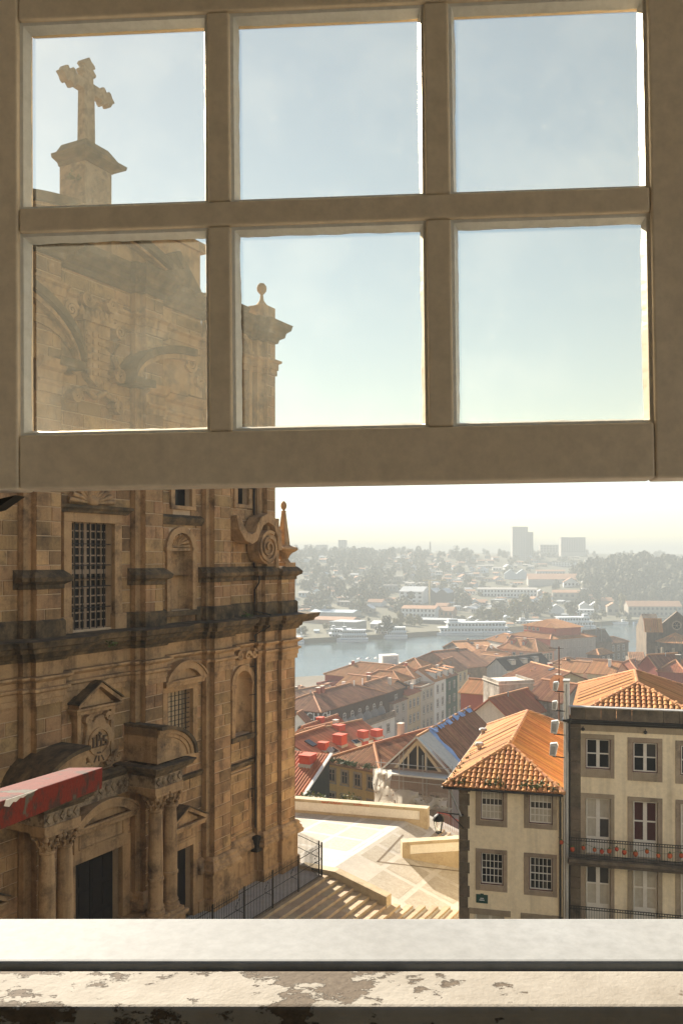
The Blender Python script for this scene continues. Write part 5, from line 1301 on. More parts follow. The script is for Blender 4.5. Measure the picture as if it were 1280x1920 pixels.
# red-roofed group on the left
hr = house('red_roof_house', 'house with bright red ribbed roof and dark gable wall left of the yellow house', (563,1498), 75, th=R(-23), L=14, depth=5.4, wall_h=6, roof='shed', rise=2.75, wall='p_dkgreen', tile='tile_red', B_is_anchor=True, over=.2, col=.3, cap='tile_red')
chimney(hr, 577, 1431, 27, 16, 'shed', d=1.3)
MB().slab([(hr.L+.05,-.3,hr.e+.05),(hr.L+.35,-.3,hr.e+.05),(hr.L+.35,hr.D,hr.e+hr.rise+.18),(hr.L+.05,hr.D,hr.e+hr.rise+.18)],.12).build('white_verge', M['whitewash'], hr.root)
hr2 = house('skylight_house', 'red tiled house with open roof hatch and two tall red chimneys', (600,1428), 92, B=(668,1402), depth=9, wall_h=5, roof='gx', rise=2.0, wall='p_white', tile='tile_red', over=.25, col=.3, cap='ridge')
chimney(hr2, 637, 1396, 25, 21, 'gx', d=1.2); chimney(hr2, 606, 1406, 17, 15, 'gx', d=1.0); skylight(hr2, 625, 1409, 22, 'gx', True)
hr3 = house('twin_chimney_house', 'red tiled house with two red chimneys in front of the white street facade', (640,1398), 112, B=(716,1380), depth=8, wall_h=5, roof='gx', rise=1.7, wall='p_white', tile='tile_red', over=.25, col=.32)
chimney(hr3, 680, 1384, 17, 15, 'gx', d=1.2); chimney(hr3, 706, 1381, 21, 14, 'gx', d=1.2); skylight(hr3, 668, 1392, 16, 'gx')
hr4 = house('grey_gable_house', 'small house with grey gable end and dark red roof below the round-window gable', (537,1388), 118, th=R(-25), L=5.2, depth=9.5, wall_h=6, roof='gy', rise=2.1, wall='p_grey', tile='tile_red', over=.2, col=.32)
chimney(hr4, 573, 1357, 13, 12, 'gy', d=1.0); 
hr5 = house('hatch_roof_house', 'low orange tiled roof with dark hatch before the dark red roof', (604,1390), 112, B=(664,1374), depth=6, wall_h=5, roof='gx', rise=1.2, wall='p_white', tile='tile', over=.25, col=.33)
chimney(hr5, 635, 1372, 20, 14, 'gx', d=1.3); skylight(hr5, 612, 1376, 15, 'gx')
hr6 = house('round_window_gable', 'small white gable with a round window at the church edge', (534,1362), 140, th=R(-14), L=4.4, depth=2.2, wall_h=6, roof='gy', rise=2.3, wall='p_white', tile='tile_br', over=.2, clutter=False)
wr_ = MB(); wr_.arc(hr6.L/2+.6,hr6.e-.3,.45,.62,0,2*math.pi,-.08,.05,16); wr_.build('round_window', M['granite'], hr6.root); MB().arc(hr6.L/2+.6,hr6.e-.3,.01,.46,0,2*math.pi,-.03,.03,14).build('pane', M['glass'], hr6.root)
# ------------------------------------------------------------------ hotel with arched windows and white letters
hc = house('arched_window_hotel', 'long dark brown house with arched white windows and letters CH CH on its end wall', (601,1335), 165, B=(720.5,1299.5), depth=11, wall_h=4.6, roof='hip', rise=2.5, wall='p_brown', tile='tile_br')
for i in range(7):
    u = hc.L*(.20+.76*(i+.2)/6.4); put_win(hc.root,'F',u,1.55,1.25,1.7,hc.L,hc.D,'white_p','glass_m','arch',False)
    if i: 
        q = MB(); pts = [(-.05,.0),(-2.1,.0),(-2.1,1.3)]+[(-2.1+2.05*math.sin(R(90*k/6)),1.3+1.1*math.cos(R(90*k/6))-.0) for k in range(1,7)]
        q.yz([(a,b) for a,b in pts][::-1],u-1.85,u-1.75); q.build('terrace_screen', M['p_grey'], hc.root)
MB().box(-1.5,hc.L,-2.5,-.005,-16,0).build('lower_wall', M['p_white'], hc.root); MB().box(-1.5,hc.L,-2.7,-2.4,.0,1.05).build('terrace_parapet', M['rubble'], hc.root); MB().box(-1.5,hc.L,-2.9,-2.3,-.3,-.0).build('cornice', M['granite'], hc.root)
for j in range(3):
    for i in range(7): put_win(hc.root,'F',1.2+i*(hc.L-2)/6.6,-2.3-3.4*j,1.15,1.7,hc.L,hc.D,y=-2.5)
for i in range(3): MB().tube([(hc.L*(.2+.14*i),hc.D*.52,hc.e+hc.rise-.2),(hc.L*(.2+.14*i),hc.D*.52,hc.e+hc.rise+.5)],.14,6).build('roof_vent', M['zinc'], hc.root)
for i in range(2): MB().tube([(hc.L*(.78+.14*i),hc.D*.4,hc.e+hc.rise*.7),(hc.L*(.78+.14*i),hc.D*.4,hc.e+hc.rise+.7)],.14,6).build('roof_vent', M['whitewash'], hc.root)
text('sign_letters', 'CH', 2.1, M['letter_w'], hc.root, (-.12,1.7,3.5), rot=(R(90),0,R(-90)), ext=.05); text('sign_letters', 'CH', 2.1, M['letter_w'], hc.root, (1.9,-.12,3.5), ext=.05)
# ------------------------------------------------------------------ the street row, one house after another
S = Frame(unproj(737,1319,195), R(66))
def street(name, label, xl, xr, yl, wall, tile, roof='gx', rise=2.2, depth=9, rows=3, cols=2, w=1.1, hh=1.9, dz=3.6, top=.7, **kw):
    u0 = S.x(xl); u1 = S.x(xr); z = S.at(xl, yl)[1]; P = S.world(u0,0,z); A = proj(P)
    return house(name, label, A, P.y, th=S.th, L=u1-u0-.02, depth=depth, wall_h=14, roof=roof, rise=rise, wall=wall, tile=tile, wins=(dict(rows=rows,cols=cols,w=w,hh=hh,dz=dz,top=top,m0=.08,m1=.08),), group='houses along the sunlit street', over=.25, **kw)
s1 = street('row_house','beige house below the dark brown gable in the street row',737,763,1319,'p_greige','tile_br','gx',.6,rows=3,cols=2)
sg = house('attic_gable_house','dark brown gable with one white window above the beige street house',proj(S.world(S.x(724),1.0,S.at(724,1302)[1])),S.world(S.x(724),1.0,0).y,th=S.th,L=S.x(764)-S.x(724),depth=9,wall_h=9,roof='gx',rise=2.2,wall='p_brown',tile='tile2',over=.3)
put_win(sg.root,'F',sg.L*.62,sg.e-2.2,1.5,2.2,sg.L,sg.D,sur=False)
s2 = street('row_house','tan house with low red roof and three windows in the street row',763,788.5,1304,'p_ochre','tile_red','gx',.9,rows=3,cols=3,depth=5,top=1.4)
s3 = street('row_house','beige house with flat roof terrace in the street row',788.5,813.5,1291,'p_beige','tile','flat',1,rows=3,cols=3,top=1.0)
s4 = street('row_house','white tiled house with two dormers in the street row',813.5,835.5,1278.5,'p_white','tile','gx',3.0,rows=3,cols=2,top=1.2)
s5 = street('row_house','dark green house with white windows in the street row',835.5,857,1272,'p_green','tile_br','gx',2.6,rows=3,cols=2,top=1.3)
s6 = street('row_house','cream yellow house beside the dark green one in the street row',857,876,1260,'p_cream2','tile2','gx',3.0,rows=4,cols=2,top=.8)
s7 = street('row_house','long white house with four windows at the far end of the street row',876,915,1264,'p_white','tile','gx',2.6,rows=3,cols=4,top=.8)
for hh_, us_ in ((s4,(.28,.72)),(s5,(.28,.72)),(s7,(.15,.7))):
    for u in us_:
        w = 1.5; z = hh_.e+.35; r = link('dormer', None, hh_.root, loc=(hh_.L*u,.5,z)); MB().box(-w/2,w/2,-.1,2.6,-.3,1.8).build('cheek', M['p_salmon' if hh_ is s7 else 'p_white'], r); MB().slab([(-w*.62,-.3,1.8),(w*.62,-.3,1.8),(w*.62,2.8,2.3),(-w*.62,2.8,2.3)],.12).build('dormer_roof', M['tile'], r)
        wm,sm,g = win_mesh(1.1,1.5,'white_p','sash'); o = link('window', wm, r, loc=(0,-.12,.9)); link('pane', WM[('g',1.1,1.5,'glass_m','sash')] if ('g',1.1,1.5,'glass_m','sash') in WM else WM.setdefault(('g',1.1,1.5,'glass_m','sash'), g.mesh('pane',M['glass_m'])), o)
# set-back attics behind the row
def attic(name,label,xl,xr,yl,wall,tile,back,rise,cols,roof='hip',depth=11,wh=4):
    u0,u1 = S.x(xl,-back), S.x(xr,-back); z = S.at(xl,yl,-back)[1]; P = S.world(u0,back,z); return house(name,label,proj(P),P.y,th=S.th,L=u1-u0,depth=depth,wall_h=wh,roof=roof,rise=rise,wall=wall,tile=tile,wins=(dict(rows=1,cols=cols,w=1.0,hh=1.6,top=.6),),over=.3)
attic('attic_house','white attic storey with orange hip roof set back above the tan house',750,772,1279,'p_white','tile',3.5,2.0,3)
attic('attic_house','white attic with four tall windows under orange roof above the roof terrace',776,799,1272,'p_white','tile',3.8,2.2,4)
attic('attic_house','house with tall orange hip roof rising behind the white dormer house',797,826,1262,'p_brown','tile',3.5,3.0,0)
# ------------------------------------------------------------------ roofs behind the hotel, down to the river
house('red_wall_house','long riverside house with plain red end wall and orange hip roof',(609,1264),238,B=(750,1279),depth=14,wall_h=8,roof='hip',rise=3.2,wall='p_redw',tile='tile')
house('back_roof_house','orange roofed house with dark end wall directly behind the hotel',(632,1284),208,B=(722,1294),depth=9,wall_h=7,roof='gx',rise=2.0,wall='p_brown',tile='tile')
house('low_roof_house','low orange roof with rooftop clutter left of the hotel ridge',(566,1312),205,B=(640,1297),depth=9,wall_h=6,roof='gx',rise=1.5,wall='p_redw',tile='tile2')
house('chimney_house','small pale roofed house with square chimney at the river edge',(551,1304),255,B=(595,1301),depth=9,wall_h=6,roof='hip',rise=2.0,wall='p_redw',tile='tile2')
house('red_step_house','stepped red walled house below the long red end wall',(594,1283),232,B=(612,1285),depth=8,wall_h=6,roof='flat',rise=1,wall='p_redw',tile='tile2')
ht = house('roof_terrace_house','flat roof terrace crowded with white tables and a large white plant box',(688,1262),255,B=(782,1258),depth=22,wall_h=8,roof='flat',rise=1,wall='p_white',tile='p_conc')
rt = random.Random(21)
bx = empty('plant_box', ht.fr.world(ht.L*.55,14,ht.e), ht.fr.th, 'large white box on the crowded roof terrace', 'box'); bevel(MB().box(0,5.6,0,4,0,3.4).build('casing', M['whitewash'], bx), .08); MB().box(.5,5.1,-.06,0,.4,3.0).build('louvre', M['p_grey'], bx)
for k in range(26):
    u,v = rt.uniform(.04,.96)*ht.L, rt.uniform(1.5,13); s = rt.uniform(.7,1.4); t = empty('terrace_table', ht.fr.world(u,v,ht.e+.12), rt.uniform(0,3), 'small white table among others on the roof terrace', 'table', 'white tables on the roof terrace')
    MB().lathe(0,0,[(1e-3,.78),(.55*s,.77),(.55*s,.72),(.06,.7),(.05,.06),(.35,.03),(.35,0)],10).build('table_top', M['whitewash'], t)
for k in range(5):
    u,v = ht.L*(.1+.18*k), 15.5+rt.uniform(-1,1); t = empty('parasol', ht.fr.world(u,v,ht.e+.12), 0, 'closed pale parasol standing on the roof terrace', 'parasol', 'parasols on the roof terrace'); MB().lathe(0,0,[(1e-3,2.9),(.9,2.35),(.92,2.25),(.1,2.4)],8).build('canopy', M['whitewash'], t); MB().tube([(0,0,0),(0,0,2.8)],.04,5).build('pole', M['zinc'], t)
house('stone_gable_house','tall stone gable house with long brown roof above the street row',(767,1240),256,B=(857,1254),depth=13,wall_h=9,roof='gy',rise=3.9,wall='rubble',tile='tile_br')
house('dark_gable_house','house with dark brown gable and orange roof near the water',(830,1213),310,B=(868,1222),depth=13,wall_h=8,roof='gy',rise=2.8,wall='p_brown',tile='tile')
house('small_orange_house','small orange roofed house right of the dark brown gable',(869,1222),300,B=(906,1229),depth=10,wall_h=8,roof='hip',rise=2.4,wall='p_ochre',tile='tile')
house('small_orange_house','pale walled house with flat orange roof behind the stone wall',(884,1232),280,B=(938,1238),depth=9,wall_h=7,roof='gx',rise=1.6,wall='p_pink',tile='tile')
house('stone_wall_house','roofless looking house with rough stone side wall above the white row house',(868,1245),252,B=(906,1250),depth=16,wall_h=9,roof='gx',rise=2.2,wall='rubble',tile='tile2')
hd = house('slate_roof_house','white walled house with dark slate roof and three small dormers',(912,1252),240,B=(950,1257),depth=19,wall_h=8,roof='gy',rise=3.0,wall='p_conc',tile='tile_dk',cap='granite')
for k in range(3):
    r = link('dormer', None, hd.root, loc=(hd.L*.80,4+5*k,hd.e+1.0), rot=(0,0,R(90))); MB().box(-.9,.9,-.4,2.4,-.4,1.4).build('cheek', M['p_conc'], r); MB().slab([(-1.1,-.6,1.4),(1.1,-.6,1.4),(1.1,2.6,1.7),(-1.1,2.6,1.7)],.12).build('dormer_roof', M['tile_dk'], r); wm,sm,g = win_mesh(1.1,1.5,'white_p','sash'); link('window', wm, r, loc=(0,-.42,.5))
house('river_edge_house','pale house with small hip roof standing against the river',(912,1199),330,B=(948,1206),depth=10,wall_h=9,roof='hip',rise=2.6,wall='p_conc',tile='tile')
hp = house('pink_house','pink house with two gabled dormers and white balcony doors',(933,1215),300,B=(1008,1222.5),depth=9,wall_h=11,roof='hip',rise=3.6,wall='p_pink',tile='tile',wins=(dict(rows=3,cols=4,w=1.3,hh=2.3,top=.9,dz=3.6),dict(face='R',rows=3,cols=4,w=1.3,hh=2.2,top=.9,dz=3.6)))
dormer(hp, 959,1208,7,'hip'); dormer(hp, 981,1210,7,'hip')
MB().box(-.6,hp.L+.6,-.8,-.02,hp.e-3.5,hp.e-3.35).build('balcony_slab', M['granite'], hp.root)
hq = house('salmon_house','tall salmon house with stacked orange roofs and attic windows, highest of the old town',(956,1190),322,B=(1031,1199),depth=22,wall_h=14,roof='hip',rise=3.0,wall='p_salmon',tile='tile',wins=(dict(face='R',rows=4,cols=7,w=1.3,hh=2.4,top=1.0,dz=3.5,m0=.04,m1=.04),))
MB().box(hq.L-.02,hq.L+.06,0,hq.D,-14,hq.e-.1).build('tiled_side_wall', M['p_greige'], hq.root)
mb = MB(); a0 = (2.2,4,hq.e+2.0); MB().box(2.4,hq.L-2.4,4.6,17,hq.e+.5,hq.e+3.7).build('attic_wall', M['p_salmon'], hq.root)
for f in (((1.6,3.8,hq.e+3.6),(hq.L-1.6,3.8,hq.e+3.6),(hq.L/2,9,hq.e+6.2),(hq.L/2,9,hq.e+6.2)),((hq.L-1.6,3.8,hq.e+3.6),(hq.L-1.6,18,hq.e+3.6),(hq.L/2,13,hq.e+6.2),(hq.L/2,9,hq.e+6.2)),((1.6,18,hq.e+3.6),(1.6,3.8,hq.e+3.6),(hq.L/2,9,hq.e+6.2),(hq.L/2,13,hq.e+6.2))): mb.roof(*f,.5,.08)
mb.build('upper_roof', M['tile'], hq.root)
for i in range(4): put_win(hq.root,'F',3.4+i*2.3,hq.e+2.6,1.5,1.3,hq.L,hq.D,y=4.55,sur=False)
hk = house('ruined_gable_house','bare stone gable with scaffold poles beside the river',(1079,1203),335,B=(1107,1206),depth=12,wall_h=14,roof='gy',rise=4.6,wall='rubble',tile='rubble',cap='granite')
for k in range(5): MB().tube([(hk.L*k/4,2+k,hk.e),(hk.L*k/4,2+k,hk.e+8)],.1,5).build('scaffold_pole', M['zinc'], hk.root)
house('grey_quay_house','grey stone house with hip roof and side windows at the open water',(1106,1204),345,B=(1139,1207),depth=14,wall_h=14,roof='hip',rise=2.0,wall='rubble',tile='tile2',wins=(dict(face='R',rows=4,cols=3,w=1.3,hh=2.2,top=1,dz=3.4),dict(rows=3,cols=2,w=1.2,hh=2,top=1.5,dz=3.6)))
house('narrow_quay_house','narrow brown house between the ruined gable and the quay house',(1100,1226),300,B=(1122,1228),depth=9,wall_h=10,roof='hip',rise=1.6,wall='p_brown',tile='tile',wins=(dict(face='R',rows=2,cols=2,w=1.2,hh=2,top=.8,dz=3.4),))
# ------------------------------------------------------------------ roofs between the street and the corner house
house('ribbed_roof_house','house with broad brown ribbed roof behind the blank concrete wall',(945,1268),155,B=(1012,1289),depth=11,wall_h=7,roof='gx',rise=2.3,wall='p_ochre',tile='tile_br')
house('orange_shed','small orange roofed shed on the brown ribbed roof house',(1008,1268),150,B=(1040,1266),depth=4,wall_h=3,roof='gx',rise=.7,wall='p_pink',tile='tile')
hb = house('blank_wall_house','house with tall stained blank concrete wall and flat top',(935,1284),122,B=(999,1281),depth=6,wall_h=12,roof='flat',rise=1,wall='p_stained',tile='p_conc')
house('brown_roof_annex','low annex with brown roof right of the stained concrete wall',(992,1308),118,B=(1052,1318),depth=6,wall_h=9,roof='gx',rise=2.2,wall='p_stained',tile='tile_br')
house('bright_roof_house','house with pale orange roof and red side wall left of the concrete wall',(863,1298),140,B=(936,1304),depth=8,wall_h=8,roof='gx',rise=1.7,wall='p_redw',tile='tile')
house('low_brown_house','low house with ribbed red-brown roof behind the tarpaulined ridge',(880,1342),112,B=(958,1352),depth=10,wall_h=7,roof='gy',rise=2.6,wall='p_conc',tile='tile_red')
for (A,Yh,Bp,dp,rf,rs2,wl,tl,lab) in (
    ((1042,1258),215,(1092,1262),9,'gx',2.2,'p_ochre','tile','cluttered orange roof at the foot of the tall aerial mast'),
    ((1100,1262),190,(1150,1266),9,'gx',2.4,'p_ochre','tile','pale orange roof just above the balcony house ridge'),
    ((1138,1257),205,(1196,1262),10,'hip',2.4,'p_redw','tile_red','broad dark red roof left of the brown dormer house'),
    ((1196,1248),185,(1232,1254),8,'gy',2.6,'p_redw','tile_br','small brown gabled house with rounded white pipe'),
    ((1232,1258),180,(1284,1262),8,'hip',2.2,'p_redw','tile_red','red walled house under the Gothic apse at the right edge'),
    ((1076,1247),260,(1140,1250),8,'gx',1.6,'p_conc','tile2','low pale house with chimney pot at the near quay'),
    ((1030,1246),250,(1064,1250),8,'hip',2.0,'p_ochre','tile','small orange hip roof below the salmon house side wall')):
    house('roof_house', lab, A, Yh, B=Bp, depth=dp, wall_h=6, roof=rf, rise=rs2, wall=wl, tile=tl)
# ------------------------------------------------------------------ Gothic church at the right edge
M['gothic'] = pm('dark_gothic_stone', (.20,.155,.105), (.12,.09,.062), .6, .95, .4, .05, stain=(.05,.04,.03), stain_scale=.25, stain_at=(.45,.7), streak=.6)
gp = unproj(1226,1235,250); gz = gp.z
go = empty('gothic_church', gp, R(-8), 'dark stone Gothic church with rose window and rounded apse at the right edge', 'church')
MB().box(-1.5,3.2,6,30,-14,7.2).build('transept', M['gothic'], go); MB().yz([(6,7.2),(30,7.2),(18,12)],-1.4,3.1).build('transept_gable', M['gothic'], go)
mb = MB(); mb.roof((-2,6,7.2),(3.4,6,7.2),(3.4,9,11.2),(-2,9,11.2),.5,.08); mb.build('transept_roof', M['tile'], go)
MB().xz([(2.6,-14),(13,-14),(13,9.0),(7.8,13.4),(2.6,9.0)],8,10).build('nave_gable', M['gothic'], go)
rs3 = link('rose_window', None, go); MB().arc(7.6,9.2,1.05,1.45,0,2*math.pi,7.7,8.1,24).build('ring', M['granite'], rs3); MB().arc(7.6,9.2,.01,1.06,0,2*math.pi,7.85,7.95,20).build('pane', M['glass'], rs3)
for k in range(6): MB().tube([(7.6,7.82,9.2),(7.6+1.1*math.cos(k*math.pi/3),7.82,9.2+1.1*math.sin(k*math.pi/3))],.07,5).build('tracery', M['granite'], rs3)
ap = [(7.0+5.6*math.cos(R(180+36*k)),5.5+5.6*math.sin(R(180+36*k))) for k in range(6)]
MB().xy(ap,-14,4.6).build('apse_wall', M['gothic'], go)
mb = MB()
for a,b in zip(ap[:-1],ap[1:]):
    o_ = 1.08; f = lambda p: (7+(p[0]-7)*o_,5.5+(p[1]-5.5)*o_,4.6); mb.roof(f(a),f(b),(7,6.5,7.2),(7,6.5,7.2),.5,.08)
mb.build('apse_roof', M['tile'], go)
for k,(a,b) in enumerate(zip(ap[:-1],ap[1:])):
    m_ = ((a[0]+b[0])/2,(a[1]+b[1])/2); an = math.atan2(b[1]-a[1],b[0]-a[0]); w_ = link('lancet_window', None, go, loc=(m_[0],m_[1],0), rot=(0,0,an))
    mb = MB(); mb.box(-.95,-.75,-.12,.1,-6,1.6); mb.box(.75,.95,-.12,.1,-6,1.6); mb.arc(0,1.6,.75,.97,0,math.pi,-.12,.1,10); mb.box(-.08,.08,-.1,.1,-6,2.2); mb.build('tracery', M['gothic'], w_)
    g = MB().box(-.75,.75,-.04,.02,-6,1.6); g.arc(0,1.6,.01,.76,0,math.pi,-.04,.02,10); g.build('pane', M['glass'], w_)
    bevel(MB().box(a[0]-.35,a[0]+.35,a[1]-.9,a[1]+.1,-14,3.2).build('buttress', M['granite'], go), .08)
MB().box(-6,-1.5,8,20,-14,-1.5).build('side_chapel', M['gothic'], go); mb = MB(); mb.roof((-6.3,7.6,-1.5),(-1.4,7.6,-1.5),(-1.4,12,.6),(-6.3,12,.6),.5,.08); mb.build('chapel_roof', M['tile2'], go)
bevel(MB().box(-5.6,-4.9,7.0,8.0,-14,-3).build('buttress', M['granite'], go), .08)
MB().tube([(7.8,9,13.3),(7.8,9,14.4)],.09,5).build('gable_cross', M['granite'], go); MB().tube([(-.2,6.2,7.4),(-.2,6.2,8.6)],.1,5).build('gable_cross', M['granite'], go)
# ------------------------------------------------------------------ masts and aerials
mp = unproj(1047,1330,60); ms = empty('aerial_mast', mp, 0, 'tall thin rusty aerial mast standing left of the balcony house roof', 'mast')
hm = 118*60/F; M['rust'] = pm('rusty_steel', (.16,.07,.035), (.09,.045,.03), 5, .8, .3, .005)
MB().tube([(0,0,-1),(0,0,hm)],[.06,.04],6).build('pole', M['rust'], ms)
for z,l in ((hm*.97,.9),(hm*.72,.55),(hm*.66,.5)):
    MB().tube([(-l*.8,0,z+.02),(l*.35,0,z-.02)],.022,5).build('boom', M['iron'], ms)
    for k in range(6): MB().tube([(-l*.75+k*l*.2,-.16,z),(-l*.75+k*l*.2,.16,z)],.012,4).build('element', M['iron'], ms)
MB().lathe(0,-.1,[(1e-3,0),(.35,.05),(.6,.2),(.62,.22),(.35,.08)],16).build('dish', M['p_pink'], ms).matrix_basis = Matrix.Translation((-.1,0,hm*.42)) @ Matrix.Rotation(R(75),4,'X')
aerial(1190,1247,200,14,'small rooftop aerial on the dark red roof'); aerial(955,1207,330,12,'rooftop aerial on the pale house against the river'); aerial(878,1380,110,38,'thin rooftop aerial in front of the brown ribbed roof'); aerial(795,1400,100,26,'spindly aerial on the brown roof beside the open gable'); aerial(905,1200,320,16,'distant aerial poking above the small orange houses')
# plants that lean over the low wall
for k,(px,py) in enumerate(((575,1500),(588,1503),(600,1504),(644,1507),(655,1505),(665,1510))):
    p = unproj(px,py,63.5); r = empty('wall_shrub', p, 0, 'small flowering shrub peeping over the long low wall', 'shrub', 'shrubs behind the low wall'); mb = MB(); weed(mb,(0,0,.0),.28,90,.2,rw); mb.build('foliage', M['leaf_y' if k in (1,4) else 'leaf'], r); MB().tube([(0,0,-1.5),(.05,0,.0)],.03,5).build('stem', M['bark'], r)
# ================================================================== FAR BANK
rf = random.Random(31)
def where(px, py):                                             # which stretch of the far hillside a pixel lies on
    v = 'near the skyline' if py < 1062 else 'high up' if py < 1085 else 'halfway up' if py < 1112 else 'low down'
    u = 'at left' if px < 660 else 'left of centre' if px < 790 else 'above the cruise ship' if px < 930 else 'below the tower' if px < 1030 else 'beside the wooded hill' if px < 1120 else 'at far right'
    return v+' '+u
def crown_mesh(name, m, seed, n=420, lobes=10, s=.2):
    r = random.Random(seed); mb = MB(); L = []
    for _ in range(lobes):
        a = r.uniform(0,6.28); q = r.uniform(.15,.62); L.append((q*math.cos(a), q*math.sin(a), r.uniform(.25,1.15), r.uniform(.28,.48)))
    for i in range(n):
        cx,cy,cz,rr = L[i % lobes]
        d = Vector((r.gauss(0,1),r.gauss(0,1),r.gauss(0,1))).normalized(); p = Vector((cx,cy,cz))+d*rr*r.uniform(.75,1.05)
        t = d.cross(Vector((r.gauss(0,1),r.gauss(0,1),r.gauss(0,1)))).normalized(); b = (d*.25+t.cross(d)).normalized(); k = s*r.uniform(.6,1.3)
        mb.add([p-t*k*.6, p+b*k*.5-t*.1*k, p+t*k*.7, p-b*k*.55], [(0,1,2,3)])
    return mb.mesh(name, M[m])
CR = {m: [crown_mesh('crown', m, 40+i) for i in range(4)] for m in ('leaf_far','leaf_y')}
TRK = MB().tube([(0,0,0),(0.02,0,.3),(0,.02,.7)],[.06,.05,.02],6).mesh('trunk', M['bark'])
def tree(px, py, wpx, hpx, m, label, group='trees on the far bank', p=None):
    p = p or far_hit(px, py); Y = p.y; w, h = wpx*Y/F, hpx*Y/F
    r = empty('tree', (p.x,p.y,far_z(p.x,p.y)), rf.uniform(0,6), label, 'tree', group)
    link('trunk', TRK, r, scale=(h*.5,h*.5,h*.75)); link('crown', rf.choice(CR[m]), r, loc=(0,0,h*.12), scale=(w*.62,w*.62,h*.66))
for (px,py,w,h,m,lab) in ((720,1190,34,34,'leaf_far','large rounded tree behind the moored tour boats'),(745,1182,22,24,'leaf_y','yellowing tree right of the large rounded quay tree'),(752,1172,20,26,'leaf_y','pale tree beside the white pavilion'),
    (770,1174,20,24,'leaf_y','yellowing tree left of the black roofed sheds'),(786,1172,18,20,'leaf_y','small yellow tree in front of the white office'),(900,1164,26,24,'leaf_y','yellow green tree above the long cruise ship stern'),(918,1166,30,26,'leaf_far','dense tree above the long cruise ship'),(930,1168,28,28,'leaf_y','broad pale tree left of the pink dormer house'),
    (965,1158,34,36,'leaf_y','tall pale tree above the salmon house'),(982,1152,30,38,'leaf_y','tallest pale tree of the quay grove'),(1000,1160,34,34,'leaf_far','dense grey green tree of the quay grove'),(1020,1150,26,40,'leaf_y','slim poplar right of the quay grove'),(1068,1158,30,30,'leaf_far','round tree left of the second white ship'),
    (1168,1150,22,38,'leaf_y','pale tree before the long stone warehouse'),(1116,1148,10,24,'leaf_y','slim pale poplar by the white boathouses'),(565,1192,22,16,'leaf_far','dark shrubby tree by the church cornice'),(940,1150,40,24,'leaf_far','wide tree row behind the long cruise ship'),(1041,1108,14,22,'leaf_far','dark pointed cypress in front of the long warehouse')):
    tree(px,py,w,h,m,lab)
k = 0
while k < 110:
    px, py = rf.uniform(560,1280), rf.uniform(1040,1165)
    if 1090 < px and py < 1135: continue
    if 760 < px < 1080 and 1108 < py < 1160 and rf.random() < .75: continue
    tree(px,py,rf.uniform(8,16),rf.uniform(6,11),'leaf_far' if rf.random() < .75 else 'leaf_y','hazy tree on the far hillside '+where(px,py),'trees scattered over the far hillside'); k += 1
# the wooded hill on the right and the dark wood on the left read as one mass
def wood(name, n, fn, label, s0, s1):
    mb = MB(); src = [[(Vector(v.co)) for v in m.vertices] for m in CR['leaf_far']]; fcs = [[tuple(p.vertices) for p in m.polygons] for m in CR['leaf_far']]
    for i in range(n):
        X,Y = fn(); z = far_z(X,Y); k = rf.randrange(4); s = rf.uniform(s0,s1); a = rf.uniform(0,6.28); c,sn = math.cos(a),math.sin(a)
        step = 2
        vs = src[k]; fs = fcs[k][::step]; base = len(mb.v)
        for f in fs:
            b = len(mb.v)
            for vi in f: v = vs[vi]; mb.v.append((X+(v.x*c-v.y*sn)*s, Y+(v.x*sn+v.y*c)*s, z-1+v.z*s*1.15))
            mb.f.append((b,b+1,b+2,b+3))
    mb.build(name, M['leaf_far'], label=label, kind='stuff')
def hill_pt():
    while True:
        X,Y = rf.gauss(258,70), rf.gauss(880,75)
        q = proj((X,Y,far_z(X,Y)))
        if 1085 < q[0] < 1330 and q[1] < 1140: return X,Y
wood('wooded_hill', 330, hill_pt, 'dense hazy wood covering the steep hill at the right', 7, 13)
def left_pt():
    while True:
        X,Y = rf.uniform(-190,140), rf.uniform(600,1250)
        q = proj((X,Y,far_z(X,Y)))
        if 530 < q[0] < 880 and 1038 < q[1] < 1150 and rf.random() < (1 if q[0] < 730 else .4): return X,Y
wood('far_wood', 210, left_pt, 'hazy woodland spread over the far hillside at the left', 6, 11)
def sky_pt():
    X,Y = rf.uniform(-350,900), rf.uniform(1150,1700); return X,Y
wood('ridge_wood', 300, sky_pt, 'line of faint treetops along the far skyline', 5, 9)
